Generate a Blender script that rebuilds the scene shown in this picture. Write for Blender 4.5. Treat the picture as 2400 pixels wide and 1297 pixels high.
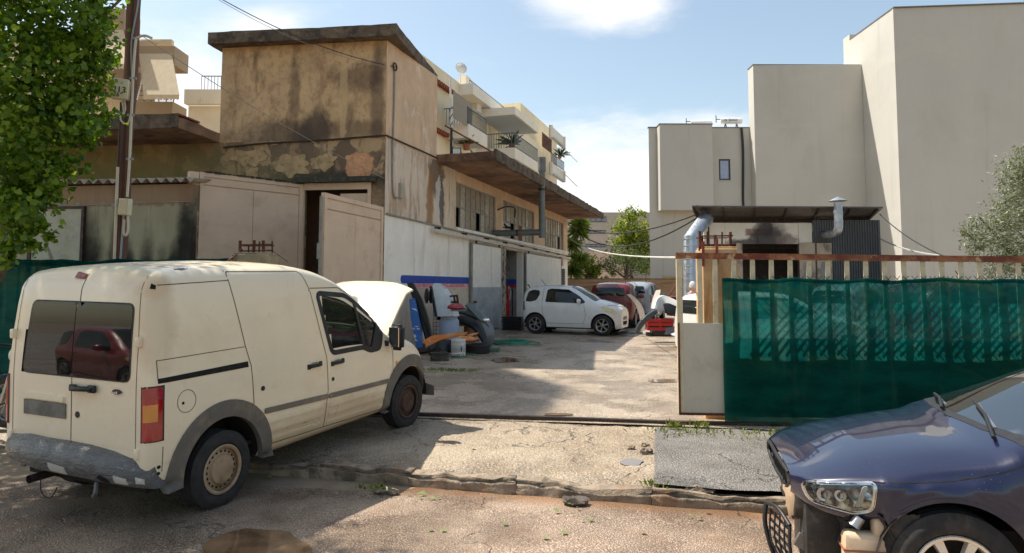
import bpy, bmesh, math, random
from mathutils import Vector, Matrix, noise, geometry
from mathutils.bvhtree import BVHTree
R = random.Random(7)
pi = math.pi
rad = math.radians
S = bpy.context.scene
for o in list(bpy.data.objects):
    bpy.data.objects.remove(o)
COL = S.collection

# ------------------------------------------------------------------ camera
FPX, CX, CY, EYE = 1620.0, 1200.0, 555.0, 1.85
PITCH = math.atan((670 - CY) / FPX)
ROLL = rad(0.13)
cd = bpy.data.cameras.new('camera')
cam = bpy.data.objects.new('camera', cd)
COL.objects.link(cam)
cam.location = (0, 0, EYE)
cam.rotation_euler = (Matrix.Rotation(pi / 2 + PITCH, 3, 'X') @ Matrix.Rotation(ROLL, 3, 'Z')).to_euler()
cd.sensor_fit = 'HORIZONTAL'
cd.sensor_width = 36
cd.lens = FPX / 2400 * 36
cd.shift_y = -(648.5 - CY) / 2400
cd.clip_end = 3000
S.camera = cam

def ray(px, py):
    x, y = px - CX, CY - py
    c, s = math.cos(ROLL), math.sin(ROLL)
    x, y = x * c - y * s, x * s + y * c
    c, s = math.cos(PITCH), math.sin(PITCH)
    return Vector((x / FPX, c - y / FPX * s, s + y / FPX * c))

def at(px, py, Y):
    """world point seen at photo pixel (px,py) at depth Y"""
    d = ray(px, py)
    return Vector((0, 0, EYE)) + d * (Y / d.y)

def gnd(px, py, z=0.0):
    d = ray(px, py)
    return Vector((0, 0, EYE)) + d * ((z - EYE) / d.z)

def yz(Y):
    """height of the yard at depth Y"""
    return 0.15 + 0.017 * max(0, min(Y, 40) - 9)

# ------------------------------------------------------------------ light
SUN_DIR = Vector((-0.56, 0.26, 1)).normalized()
elev = math.asin(SUN_DIR.z)
azim = math.atan2(SUN_DIR.x, SUN_DIR.y)
sd = bpy.data.lights.new('sun', 'SUN')
sun = bpy.data.objects.new('sun', sd)
COL.objects.link(sun)
sun.rotation_euler = SUN_DIR.to_track_quat('Z', 'Y').to_euler()
sun.location = (0, 0, 60)
sd.energy = 5.0
sd.angle = rad(0.53)
sd.color = (1.0, 0.94, 0.85)
W = bpy.data.worlds.new('World')
S.world = W
W.use_nodes = True
wn, wl = W.node_tree.nodes, W.node_tree.links
wn.clear()

def sky_world():
    def N(t, **k):
        n = wn.new(t)
        for a, b in k.items():
            setattr(n, a, b)
        return n
    def math_(op, a, b=None, clamp=False):
        n = N('ShaderNodeMath', operation=op, use_clamp=clamp)
        for i, v in enumerate((a, b)):
            if v is None: continue
            if isinstance(v, (int, float)): n.inputs[i].default_value = v
            else: wl.new(v, n.inputs[i])
        return n.outputs[0]
    out = N('ShaderNodeOutputWorld')
    bg = N('ShaderNodeBackground')
    bg.inputs[1].default_value = 0.14
    sky = N('ShaderNodeTexSky', sky_type='NISHITA', sun_disc=False)
    sky.sun_elevation = elev
    sky.sun_rotation = azim
    sky.altitude = 100
    sky.air_density = 1.1
    sky.dust_density = 1.6
    sky.ozone_density = 1.6
    tc = N('ShaderNodeTexCoord')
    sep = N('ShaderNodeSeparateXYZ')
    wl.new(tc.outputs['Generated'], sep.inputs[0])
    zc = math_('MAXIMUM', sep.outputs[2], 0.03)
    # clouds lie on a flat layer: project the view direction on it
    u = math_('DIVIDE', sep.outputs[0], math_('ADD', zc, 0.12))
    v = math_('DIVIDE', sep.outputs[1], math_('ADD', zc, 0.12))
    cb = N('ShaderNodeCombineXYZ')
    wl.new(u, cb.inputs[0]); wl.new(v, cb.inputs[1])
    cb.inputs[2].default_value = 4.7
    n1 = N('ShaderNodeTexNoise'); n1.inputs['Scale'].default_value = 1.9
    n1.inputs['Detail'].default_value = 9; n1.inputs['Roughness'].default_value = 0.58
    n1.inputs['Distortion'].default_value = 0.25
    wl.new(cb.outputs[0], n1.inputs['Vector'])
    # cloud banks: directions (x/y slope, z/y slope) of the banks in the sky, with soft ragged borders
    def bank(dx, dz, rx, rz, amp):
        yy = math_('MAXIMUM', sep.outputs[1], 0.05)
        a = math_('DIVIDE', math_('SUBTRACT', math_('DIVIDE', sep.outputs[0], yy), dx), rx)
        b = math_('DIVIDE', math_('SUBTRACT', math_('DIVIDE', sep.outputs[2], yy), dz), rz)
        d = math_('SQRT', math_('ADD', math_('MULTIPLY', a, a), math_('MULTIPLY', b, b)))
        return math_('MULTIPLY', math_('SUBTRACT', 1.0, d, True), amp)
    m = bank(0.19, 0.10, 0.34, 0.22, 0.8)
    for bk in ((0.125, 0.425, 0.17, 0.075, 0.6), (-0.52, 0.27, 0.26, 0.13, 0.7), (-0.35, 0.39, 0.14, 0.05, 0.5), (-0.9, 0.2, 0.5, 0.2, 0.5), (0.9, 0.16, 0.6, 0.2, 0.4)):
        m = math_('MAXIMUM', m, bank(*bk))
    s = math_('ADD', n1.outputs[0], m)
    mr = N('ShaderNodeMapRange', interpolation_type='SMOOTHSTEP')
    wl.new(s, mr.inputs[0])
    mr.inputs[1].default_value = 0.60; mr.inputs[2].default_value = 1.02
    mr.inputs[3].default_value = 0.07; mr.inputs[4].default_value = 0.95
    mx = N('ShaderNodeMixRGB')
    wl.new(mr.outputs[0], mx.inputs[0])
    gm = N('ShaderNodeMixRGB'); gm.blend_type = 'MULTIPLY'; gm.inputs[0].default_value = 1
    gm.inputs[2].default_value = (1.07, 1.03, .90, 1)
    wl.new(sky.outputs[0], gm.inputs[1])
    wl.new(gm.outputs[0], mx.inputs[1])
    n2 = N('ShaderNodeTexNoise'); n2.inputs['Scale'].default_value = 2.6; n2.inputs['Detail'].default_value = 6
    wl.new(cb.outputs[0], n2.inputs['Vector'])
    cr = N('ShaderNodeMixRGB')
    wl.new(n2.outputs[0], cr.inputs[0])
    cr.inputs[1].default_value = (4.9, 5.1, 5.4, 1); cr.inputs[2].default_value = (6.6, 6.4, 6.2, 1)
    wl.new(cr.outputs[0], mx.inputs[2])
    wl.new(mx.outputs[0], bg.inputs[0])
    wl.new(bg.outputs[0], out.inputs[0])
sky_world()
S.view_settings.view_transform = 'Standard'
S.view_settings.look = 'None'
S.view_settings.exposure = 0.50
S.view_settings.gamma = 1
S.view_settings.use_curve_mapping = False
S.cycles.max_bounces = 8
S.cycles.transparent_max_bounces = 24
S.cycles.caustics_reflective = False
S.cycles.caustics_refractive = False
S.cycles.use_denoising = True
S.cycles.sample_clamp_indirect = 6

# ------------------------------------------------------------------ materials
MATS = {}
def lin(c):
    c /= 255.0
    return c / 12.92 if c <= 0.04045 else ((c + 0.055) / 1.055) ** 2.4
def rgb(r, g, b):
    return (lin(r), lin(g), lin(b), 1)

class G:
    """small node builder"""
    def __init__(s, name):
        s.m = bpy.data.materials.new(name)
        s.m.use_nodes = True
        s.n, s.l = s.m.node_tree.nodes, s.m.node_tree.links
        s.n.clear()
        s.out = s.n.new('ShaderNodeOutputMaterial')
        s.tc = s.n.new('ShaderNodeTexCoord')
        s.co = s.tc.outputs['Object']
    def set(s, inp, v):
        if isinstance(v, bpy.types.NodeSocket): s.l.new(v, inp)
        else: inp.default_value = v
    def math(s, op, a, b=0.0, clamp=False):
        n = s.n.new('ShaderNodeMath'); n.operation = op; n.use_clamp = clamp
        s.set(n.inputs[0], a); s.set(n.inputs[1], b)
        return n.outputs[0]
    def vscale(s, co, sc, off=(0, 0, 0)):
        n = s.n.new('ShaderNodeMapping')
        s.l.new(co, n.inputs[0]); n.inputs[3].default_value = sc if not isinstance(sc, (int, float)) else (sc, sc, sc)
        n.inputs[1].default_value = off
        return n.outputs[0]
    def noise(s, sc=5.0, det=4, rough=.55, dist=0, off=(0, 0, 0), co=None):
        n = s.n.new('ShaderNodeTexNoise')
        s.l.new(s.vscale(co or s.co, sc, off), n.inputs[0])
        n.inputs['Scale'].default_value = 1; n.inputs['Detail'].default_value = det
        n.inputs['Roughness'].default_value = rough; n.inputs['Distortion'].default_value = dist
        return n.outputs[0]
    def voro(s, sc, feat='F1', off=(0, 0, 0)):
        n = s.n.new('ShaderNodeTexVoronoi'); n.feature = feat
        s.l.new(s.vscale(s.co, sc, off), n.inputs[0]); n.inputs['Scale'].default_value = 1
        return n.outputs['Distance']
    def ramp(s, v, lo, hi, a=0.0, b=1.0):
        n = s.n.new('ShaderNodeMapRange'); n.interpolation_type = 'SMOOTHSTEP'
        s.l.new(v, n.inputs[0])
        for i, q in enumerate((lo, hi, a, b)): n.inputs[i + 1].default_value = q
        return n.outputs[0]
    def mix(s, f, a, b, mode='MIX'):
        n = s.n.new('ShaderNodeMixRGB'); n.blend_type = mode
        s.set(n.inputs[0], f); s.set(n.inputs[1], a); s.set(n.inputs[2], b)
        return n.outputs[0]
    def blob(s, c, r, amp=.5, nsc=3.0, soft=.35, nz=None):
        """mask of a stain with its own place: centre c, radii r, ragged border"""
        n = s.n.new('ShaderNodeMapping'); s.l.new(s.co, n.inputs[0])
        n.inputs[3].default_value = tuple(1 / q for q in r)
        n.inputs[1].default_value = tuple(-a / b for a, b in zip(c, r))
        ln = s.n.new('ShaderNodeVectorMath'); ln.operation = 'LENGTH'
        s.l.new(n.outputs[0], ln.inputs[0])
        nz_ = s.noise(nsc, 5, .6, 0, c)
        v = s.math('ADD', ln.outputs['Value'], s.math('MULTIPLY', s.math('SUBTRACT', nz_, .5), amp * 4))
        return s.ramp(v, 1.0 + soft * .5, 1.0 - soft * .5)
    def bsdf(s, col, rough=.6, metal=0, spec=.5, bump=None, bstr=.3, bdist=.01, coat=0, **kw):
        b = s.n.new('ShaderNodeBsdfPrincipled')
        s.set(b.inputs['Base Color'], col); s.set(b.inputs['Roughness'], rough)
        s.set(b.inputs['Metallic'], metal); b.inputs['Specular IOR Level'].default_value = spec
        b.inputs['Coat Weight'].default_value = coat; b.inputs['Coat Roughness'].default_value = .03
        for k, v in kw.items(): s.set(b.inputs[k.replace('_', ' ')], v)
        if bump is not None:
            n = s.n.new('ShaderNodeBump'); n.inputs['Strength'].default_value = bstr
            n.inputs['Distance'].default_value = bdist
            s.l.new(bump, n.inputs['Height']); s.l.new(n.outputs[0], b.inputs['Normal'])
        s.l.new(b.outputs[0], s.out.inputs[0])
        return b

def mat(name, col, rough=.6, metal=0, var=.12, vs=4.0, layers=(), bump=.25, bs=60, bd=.004, coat=0, spec=.5, rvar=.1):
    """colour with two octaves of variation, optional dirt layers (colour, scale, lo, hi, amount), fine relief"""
    if name in MATS: return MATS[name]
    g = G(name)
    c = g.mix(g.ramp(g.noise(vs, 5, .6), .3, .7), tuple(v * (1 - var) for v in col[:3]) + (1,), tuple(min(1, v * (1 + var)) for v in col[:3]) + (1,))
    for ly in layers:
        if ly[0] == 'blob':
            _, lc, cc, rr, amp, nsc, soft, am = ly
            k = g.blob(cc, rr, amp, nsc, soft)
            c = g.mix(g.math('MULTIPLY', k, am), c, lc)
        else:
            lc, sc, lo, hi, am = ly[:5]
            k = g.ramp(g.noise(sc, 6, .62, .3, ly[5] if len(ly) > 5 else (0, 0, 0)), lo, hi)
            c = g.mix(g.math('MULTIPLY', k, am), c, lc)
    rg = g.ramp(g.noise(tuple(q * 2.3 for q in vs) if isinstance(vs, tuple) else vs * 2.3, 4), .3, .7, max(0, rough - rvar), min(1, rough + rvar)) if rvar else rough
    g.bsdf(c, rg, metal, spec, g.noise(bs, 5, .65) if bump else None, bump, bd, coat)
    MATS[name] = g.m
    return g.m

def plain(name, col, rough=.5, metal=0, **k):
    return mat(name, col, rough, metal, k.pop('var', .08), k.pop('vs', 6), bump=k.pop('bump', .1), **k)

def glass(name, tint, trans=.7, rough=.02, dirt=.0):
    """thin pane: tinted see-through mixed with a mirror reflection by fresnel, and a little dust"""
    if name in MATS: return MATS[name]
    g = G(name)
    t = g.n.new('ShaderNodeBsdfTransparent'); t.inputs[0].default_value = tint
    d = g.n.new('ShaderNodeBsdfDiffuse'); d.inputs[0].default_value = (.012, .016, .015, 1)
    m0 = g.n.new('ShaderNodeMixShader'); m0.inputs[0].default_value = trans
    g.l.new(d.outputs[0], m0.inputs[1]); g.l.new(t.outputs[0], m0.inputs[2])
    gl = g.n.new('ShaderNodeBsdfGlossy'); gl.inputs['Roughness'].default_value = rough
    fr = g.n.new('ShaderNodeFresnel'); fr.inputs[0].default_value = 1.6
    m1 = g.n.new('ShaderNodeMixShader')
    g.l.new(fr.outputs[0], m1.inputs[0]); g.l.new(m0.outputs[0], m1.inputs[1]); g.l.new(gl.outputs[0], m1.inputs[2])
    last = m1
    if dirt:
        dd_ = g.n.new('ShaderNodeBsdfDiffuse'); dd_.inputs[0].default_value = (.4, .37, .32, 1)
        m2 = g.n.new('ShaderNodeMixShader')
        g.l.new(g.math('MULTIPLY', g.ramp(g.noise(9, 8, .7), .35, .8), dirt), m2.inputs[0])
        g.l.new(m1.outputs[0], m2.inputs[1]); g.l.new(dd_.outputs[0], m2.inputs[2]); last = m2
    g.l.new(last.outputs[0], g.out.inputs[0])
    MATS[name] = g.m
    return g.m

def leafmat(name, a, b, trans=.35, rough=.45):
    g = G(name)
    oi = g.n.new('ShaderNodeNewGeometry')
    rnd = oi.outputs['Random Per Island']
    c = g.mix(rnd, a, b)
    p = g.bsdf(c, rough, 0, .4)
    tr = g.n.new('ShaderNodeBsdfTranslucent')
    g.l.new(g.mix(1.0, c, (1.25, 1.25, .45, 1), 'MULTIPLY'), tr.inputs[0])
    m = g.n.new('ShaderNodeMixShader'); m.inputs[0].default_value = trans
    g.l.new(p.outputs[0], m.inputs[1]); g.l.new(tr.outputs[0], m.inputs[2])
    g.l.new(m.outputs[0], g.out.inputs[0])
    return g.m

# ------------------------------------------------------------------ objects
def tag(o, label=None, cat=None, group=None, kind=None):
    for k, v in (('label', label), ('category', cat), ('group', group), ('kind', kind)):
        if v: o[k] = v
    return o

def thing(name, label, cat, loc=(0, 0, 0), rz=0.0, group=None, M=None):
    o = bpy.data.objects.new(name, None)
    COL.objects.link(o)
    o.empty_display_size = .2
    if M is not None: o.matrix_world = M
    else:
        o.location = loc; o.rotation_euler = (0, 0, rz)
    return tag(o, label, cat, group)

def mk(name, verts, faces, m, parent=None, smooth=None, kind=None, label=None):
    me = bpy.data.meshes.new(name)
    me.from_pydata([tuple(v) for v in verts], [], faces)
    me.update()
    if smooth is not None:
        me.shade_smooth()
        if smooth < 180: me.set_sharp_from_angle(angle=rad(smooth))
    o = bpy.data.objects.new(name, me)
    COL.objects.link(o)
    if m: me.materials.append(m)
    if parent is not None: o.parent = parent
    if kind: o['kind'] = kind
    if label: o['label'] = label
    return o

def dup(o, parent=None, loc=None, rz=None):
    """copy of a thing (or part) with copies of its children; mesh data shared"""
    c = o.copy(); COL.objects.link(c)
    if parent is not None: c.parent = parent
    if loc is not None: c.location = loc
    if rz is not None: c.rotation_euler = (0, 0, rz)
    for ch in list(o.children): dup(ch, c)
    return c

class MB:
    """collects shapes and builds ONE mesh object"""
    def __init__(s): s.v, s.f = [], []
    def add(s, vs, fs, M=None):
        k = len(s.v)
        s.v += [(M @ Vector(v)) if M else Vector(v) for v in vs]
        s.f += [tuple(i + k for i in f) for f in fs]
        return s
    def box(s, c, d, M=None, rot=None, bev=0.0):
        x, y, z = (q / 2 for q in d)
        if rot is not None:
            RM = Matrix.Translation(c) @ rot.to_4x4()
            M = (M @ RM) if M else RM
            c = (0, 0, 0)
        if bev <= 0 or bev * 2.05 > min(d):
            vs = [(c[0] + i * x, c[1] + j * y, c[2] + k * z) for i in (-1, 1) for j in (-1, 1) for k in (-1, 1)]
            fs = [(0, 1, 3, 2), (4, 6, 7, 5), (0, 4, 5, 1), (2, 3, 7, 6), (0, 2, 6, 4), (1, 5, 7, 3)]
        else:
            bm = bmesh.new(); bmesh.ops.create_cube(bm, size=1)
            for v in bm.verts: v.co = Vector((v.co.x * d[0], v.co.y * d[1], v.co.z * d[2]))
            bmesh.ops.bevel(bm, geom=bm.edges[:], offset=bev, segments=2, affect='EDGES', profile=.5)
            for v in bm.verts: v.co += Vector(c)
            bm.verts.index_update()
            vs = [v.co.copy() for v in bm.verts]; fs = [tuple(v.index for v in f.verts) for f in bm.faces]
            bm.free()
        return s.add(vs, fs, M)
    def span(s, a, b, M=None, bev=0.0):
        a, b = Vector(a), Vector(b)
        return s.box((a + b) / 2, [abs(q) for q in (b - a)], M, bev=bev)
    def beam(s, a, b, w, h=None, up=(0, 0, 1), M=None):
        """square bar from a to b"""
        a, b = Vector(a), Vector(b); h = h or w
        d = (b - a); L = d.length; d.normalize()
        u = Vector(up)
        if abs(d.dot(u)) > .98: u = Vector((0, 1, 0))
        x = d.cross(u).normalized(); z = x.cross(d)
        rot = Matrix((x, d, z)).transposed()
        return s.box((a + b) / 2, (w, L, h), M, rot)
    def tube(s, pts, r, n=8, M=None, caps=True, r2=None):
        pts = [Vector(p) for p in pts]
        N = len(pts); vs, fs = [], []
        prev = None
        for i, p in enumerate(pts):
            d = (pts[min(i + 1, N - 1)] - pts[max(i - 1, 0)])
            if d.length < 1e-9: d = Vector((0, 0, 1))
            d.normalize()
            if prev is None:
                a = d.orthogonal().normalized()
            else:
                a = (prev - d * prev.dot(d))
                a = a.normalized() if a.length > 1e-6 else d.orthogonal().normalized()
            prev = a; b = d.cross(a)
            rr = r if r2 is None else r + (r2 - r) * i / max(1, N - 1)
            if isinstance(r, (list, tuple)): rr = r[i]
            vs += [p + (a * math.cos(t) + b * math.sin(t)) * rr for t in (2 * pi * k / n for k in range(n))]
        for i in range(N - 1):
            for k in range(n):
                k2 = (k + 1) % n
                fs.append((i * n + k, i * n + k2, (i + 1) * n + k2, (i + 1) * n + k))
        if caps:
            fs.append(tuple(range(n - 1, -1, -1))); fs.append(tuple((N - 1) * n + k for k in range(n)))
        return s.add(vs, fs, M)
    def lathe(s, prof, n=24, M=None, axis='Z', cap=False):
        """prof: (radius, height) pairs turned round an axis"""
        vs, fs = [], []
        for (r, h) in prof:
            for k in range(n):
                t = 2 * pi * k / n
                x, y = r * math.cos(t), r * math.sin(t)
                vs.append((x, y, h) if axis == 'Z' else ((x, h, y) if axis == 'Y' else (h, x, y)))
        for i in range(len(prof) - 1):
            for k in range(n):
                k2 = (k + 1) % n
                q = (i * n + k, i * n + k2, (i + 1) * n + k2, (i + 1) * n + k)
                fs.append(q if axis != 'Y' else q[::-1])
        if cap:
            fs.append(tuple(range(n))); fs.append(tuple((len(prof) - 1) * n + k for k in range(n)))
        return s.add(vs, fs, M)
    def prism(s, poly, a, b, axis='Y', M=None):
        """2D polygon swept from a to b along an axis; poly in the two other axes"""
        n = len(poly); vs = []
        for t in (a, b):
            for (p, q) in poly:
                vs.append((p, t, q) if axis == 'Y' else ((p, q, t) if axis == 'Z' else (t, p, q)))
        fs = [tuple(range(n)), tuple(range(2 * n - 1, n - 1, -1))]
        fs += [(i, i + n, (i + 1) % n + n, (i + 1) % n) for i in range(n)]
        return s.add(vs, fs, M)
    def quad(s, a, b, c, d, M=None): return s.add([a, b, c, d], [(0, 1, 2, 3)], M)
    def build(s, name, m, parent=None, smooth=None, **k):
        return mk(name, s.v, s.f, m, parent, smooth, **k)

def normals_out(o):
    bm = bmesh.new(); bm.from_mesh(o.data)
    bmesh.ops.recalc_face_normals(bm, faces=bm.faces[:])
    bm.to_mesh(o.data); bm.free()
    return o

def catenary(a, b, sag, n=16):
    a, b = Vector(a), Vector(b)
    return [a.lerp(b, i / n) - Vector((0, 0, sag * 4 * (i / n) * (1 - i / n))) for i in range(n + 1)]

def spline(pts, n=6):
    """Catmull-Rom through the points"""
    P = [Vector(p) for p in pts]; out = []
    for i in range(len(P) - 1):
        p0, p1, p2, p3 = P[max(i - 1, 0)], P[i], P[i + 1], P[min(i + 2, len(P) - 1)]
        for k in range(n):
            t = k / n
            out.append(.5 * ((2 * p1) + (p2 - p0) * t + (2 * p0 - 5 * p1 + 4 * p2 - p3) * t * t + (3 * p1 - p0 - 3 * p2 + p3) * t ** 3))
    out.append(P[-1]); return out

def inpoly(p, poly):
    x, y = p; c = False; n = len(poly)
    for i in range(n):
        x1, y1 = poly[i]; x2, y2 = poly[i - 1]
        if (y1 > y) != (y2 > y) and x < (x2 - x1) * (y - y1) / (y2 - y1) + x1: c = not c
    return c

def densify(poly, step, closed=True):
    out = []; n = len(poly)
    for i in range(n if closed else n - 1):
        a, b = Vector(poly[i]), Vector(poly[(i + 1) % n])
        k = max(1, int((b - a).length / step))
        out += [tuple(a.lerp(b, j / k)) for j in range(k)]
    if not closed: out.append(tuple(poly[-1]))
    return out

def rounded(poly, r, n=4):
    """round the corners of a 2D polygon"""
    out = []; N = len(poly)
    for i in range(N):
        p, a, b = Vector(poly[i]), Vector(poly[i - 1]), Vector(poly[(i + 1) % N])
        q = min(r, (a - p).length * .45, (b - p).length * .45)
        s, e = p + (a - p).normalized() * q, p + (b - p).normalized() * q
        for k in range(n + 1):
            t = k / n
            out.append(tuple(s * (1 - t) ** 2 + p * 2 * t * (1 - t) + e * t * t))
    return out

def fill2d(poly, holes=(), step=.05):
    """constrained triangulation of a polygon with holes and an inner grid: points and triangles"""
    vs, es = [], []
    for lp in [poly] + list(holes):
        lp = densify(lp, step); k = len(vs)
        vs += [Vector(p) for p in lp]
        es += [(k + i, k + (i + 1) % len(lp)) for i in range(len(lp))]
    xs = [v.x for v in vs]; ys = [v.y for v in vs]
    x = min(xs) + step * .5
    while x < max(xs):
        y = min(ys) + step * .5
        while y < max(ys):
            if inpoly((x, y), poly) and not any(inpoly((x, y), h) for h in holes): vs.append(Vector((x, y)))
            y += step
        x += step
    ov, _, of, *_r = geometry.delaunay_2d_cdt(vs, es, [], 0, 1e-5)
    tris = []
    for f in of:
        c = sum((ov[i] for i in f), Vector((0, 0))) / len(f)
        if inpoly(c, poly) and not any(inpoly(c, h) for h in holes): tris.append(tuple(f))
    return ov, tris

def bvh(o): 
    return BVHTree.FromPolygons([v.co.copy() for v in o.data.vertices], [tuple(p.vertices) for p in o.data.polygons])

VIEWS = {'right': ((1, 0, 0), (0, 0, 1), (0, 1, 0)), 'left': ((1, 0, 0), (0, 0, 1), (0, -1, 0)), 'rear': ((0, 1, 0), (0, 0, 1), (1, 0, 0)),
         'front': ((0, 1, 0), (0, 0, 1), (-1, 0, 0)), 'top': ((1, 0, 0), (0, 1, 0), (0, 0, -1)),
         'rr': ((.7071, -.7071, 0), (0, 0, 1), (.7071, .7071, 0)), 'rl': ((.7071, .7071, 0), (0, 0, 1), (.7071, -.7071, 0)),
         'fl': ((.7071, -.7071, 0), (0, 0, 1), (-.7071, -.7071, 0)), 'fr': ((.7071, .7071, 0), (0, 0, 1), (-.7071, .7071, 0))}

def decal(tree, poly, view, name, m, parent, off=.004, step=.05, holes=(), deep=.012, far=6.0, bulge=0.0, smooth=50, label=None, fb=None):
    """a panel laid on a body: polygon in the two axes of a view, cast on the surface, with its own thickness"""
    U, V, D = (Vector(q) for q in VIEWS[view])
    pts, tris = fill2d(poly, holes, step)
    vs, bad = [], set()
    for i, p in enumerate(pts):
        o = U * p.x + V * p.y
        hit = tree.ray_cast(o - D * far, D, far * 2)
        if hit[0] is None:
            if fb is not None: vs.append(o - D * (fb + off)); continue
            bad.add(i); vs.append(Vector((0, 0, 0))); continue
        vs.append(hit[0] - D * off)
    tris = [t for t in tris if not any(i in bad for i in t)]
    if bulge:
        bb = densify(poly, step)
        for i, p in enumerate(pts):
            if i in bad: continue
            d = min((Vector(q) - p).length for q in bb)
            vs[i] = vs[i] - D * bulge * min(1, d / .08) ** .5
    nrm = lambda a, b, c: (vs[b] - vs[a]).cross(vs[c] - vs[a])
    fs = []
    for t in tris:
        fs.append(t if nrm(*t).dot(D) < 0 else t[::-1])
    cnt = {}
    for t in fs:
        for i in range(3):
            e = (t[i], t[(i + 1) % 3]); cnt[e] = cnt.get(e, 0) + 1
    edge = [e for e in cnt if (e[1], e[0]) not in cnt]
    mp = {}
    for e in edge:
        for i in e:
            if i not in mp:
                mp[i] = len(vs); vs.append(vs[i].copy())
    lo = {}
    for i in list(mp):
        lo[i] = len(vs); vs.append(vs[i] + D * (off + deep))
    for a, b in edge: fs.append((mp[b], mp[a], lo[a], lo[b]))
    return mk(name, vs, fs, m, parent, smooth, label=label)

def seam(tree, path, view, width, name, m, parent, off=.002, step=.04, far=6.0, closed=False):
    """a narrow line laid on a body"""
    U, V, D = (Vector(q) for q in VIEWS[view])
    P = [Vector(p) for p in densify(path, step, closed)]
    if closed: P.append(P[0])
    vs, fs = [], []
    ok = []
    for i, p in enumerate(P):
        t = (P[min(i + 1, len(P) - 1)] - P[max(0, i - 1)]); t = t.normalized() if t.length > 1e-9 else Vector((1, 0))
        n = Vector((-t.y, t.x)) * width / 2
        good = True
        for q in (p + n, p - n):
            hit = tree.ray_cast(U * q.x + V * q.y - D * far, D, far * 2)
            if hit[0] is None: good = False; vs.append(Vector((0, 0, 0)))
            else: vs.append(hit[0] - D * off)
        ok.append(good)
    for i in range(len(P) - 1):
        if ok[i] and ok[i + 1] and (vs[2 * i] - vs[2 * i + 2]).length < .4:
            f = (2 * i, 2 * i + 1, 2 * i + 3, 2 * i + 2)
            a, b, c = (vs[k] for k in f[:3])
            fs.append(f if (b - a).cross(c - a).dot(D) < 0 else f[::-1])
    return mk(name, vs, fs, m, parent)

def text(body, size, m, parent, name, M, depth=.002):
    """flat lettering as a mesh; M places its local XY plane"""
    cu = bpy.data.curves.new('t', 'FONT'); cu.body = body; cu.size = size; cu.extrude = depth
    cu.align_x = 'CENTER'; cu.align_y = 'CENTER'; cu.resolution_u = 2
    t = bpy.data.objects.new('t', cu); COL.objects.link(t)
    me = bpy.data.meshes.new_from_object(t.evaluated_get(bpy.context.evaluated_depsgraph_get()))
    bpy.data.objects.remove(t); bpy.data.curves.remove(cu)
    me.transform(M); me.name = name
    me.materials.clear(); me.materials.append(m)
    o = bpy.data.objects.new(name, me); COL.objects.link(o); o.parent = parent
    return o
def facing(right, up, pos):
    """matrix of a text plane whose reading direction is right and upper side up"""
    r, u = Vector(right).normalized(), Vector(up).normalized()
    n = r.cross(u)
    m = Matrix((r, u, n)).transposed().to_4x4(); m.translation = Vector(pos)
    return m

# ================================================================== ground
def yk(x): return 5.88 + (1.953 - x) * 0.2417          # kerb line
def yt(x): return 9.0 - 0.161 * x                       # gate threshold line
def nz(x, y, s, k=0.0): return noise.noise(Vector((x * s, y * s, k)))

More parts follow.
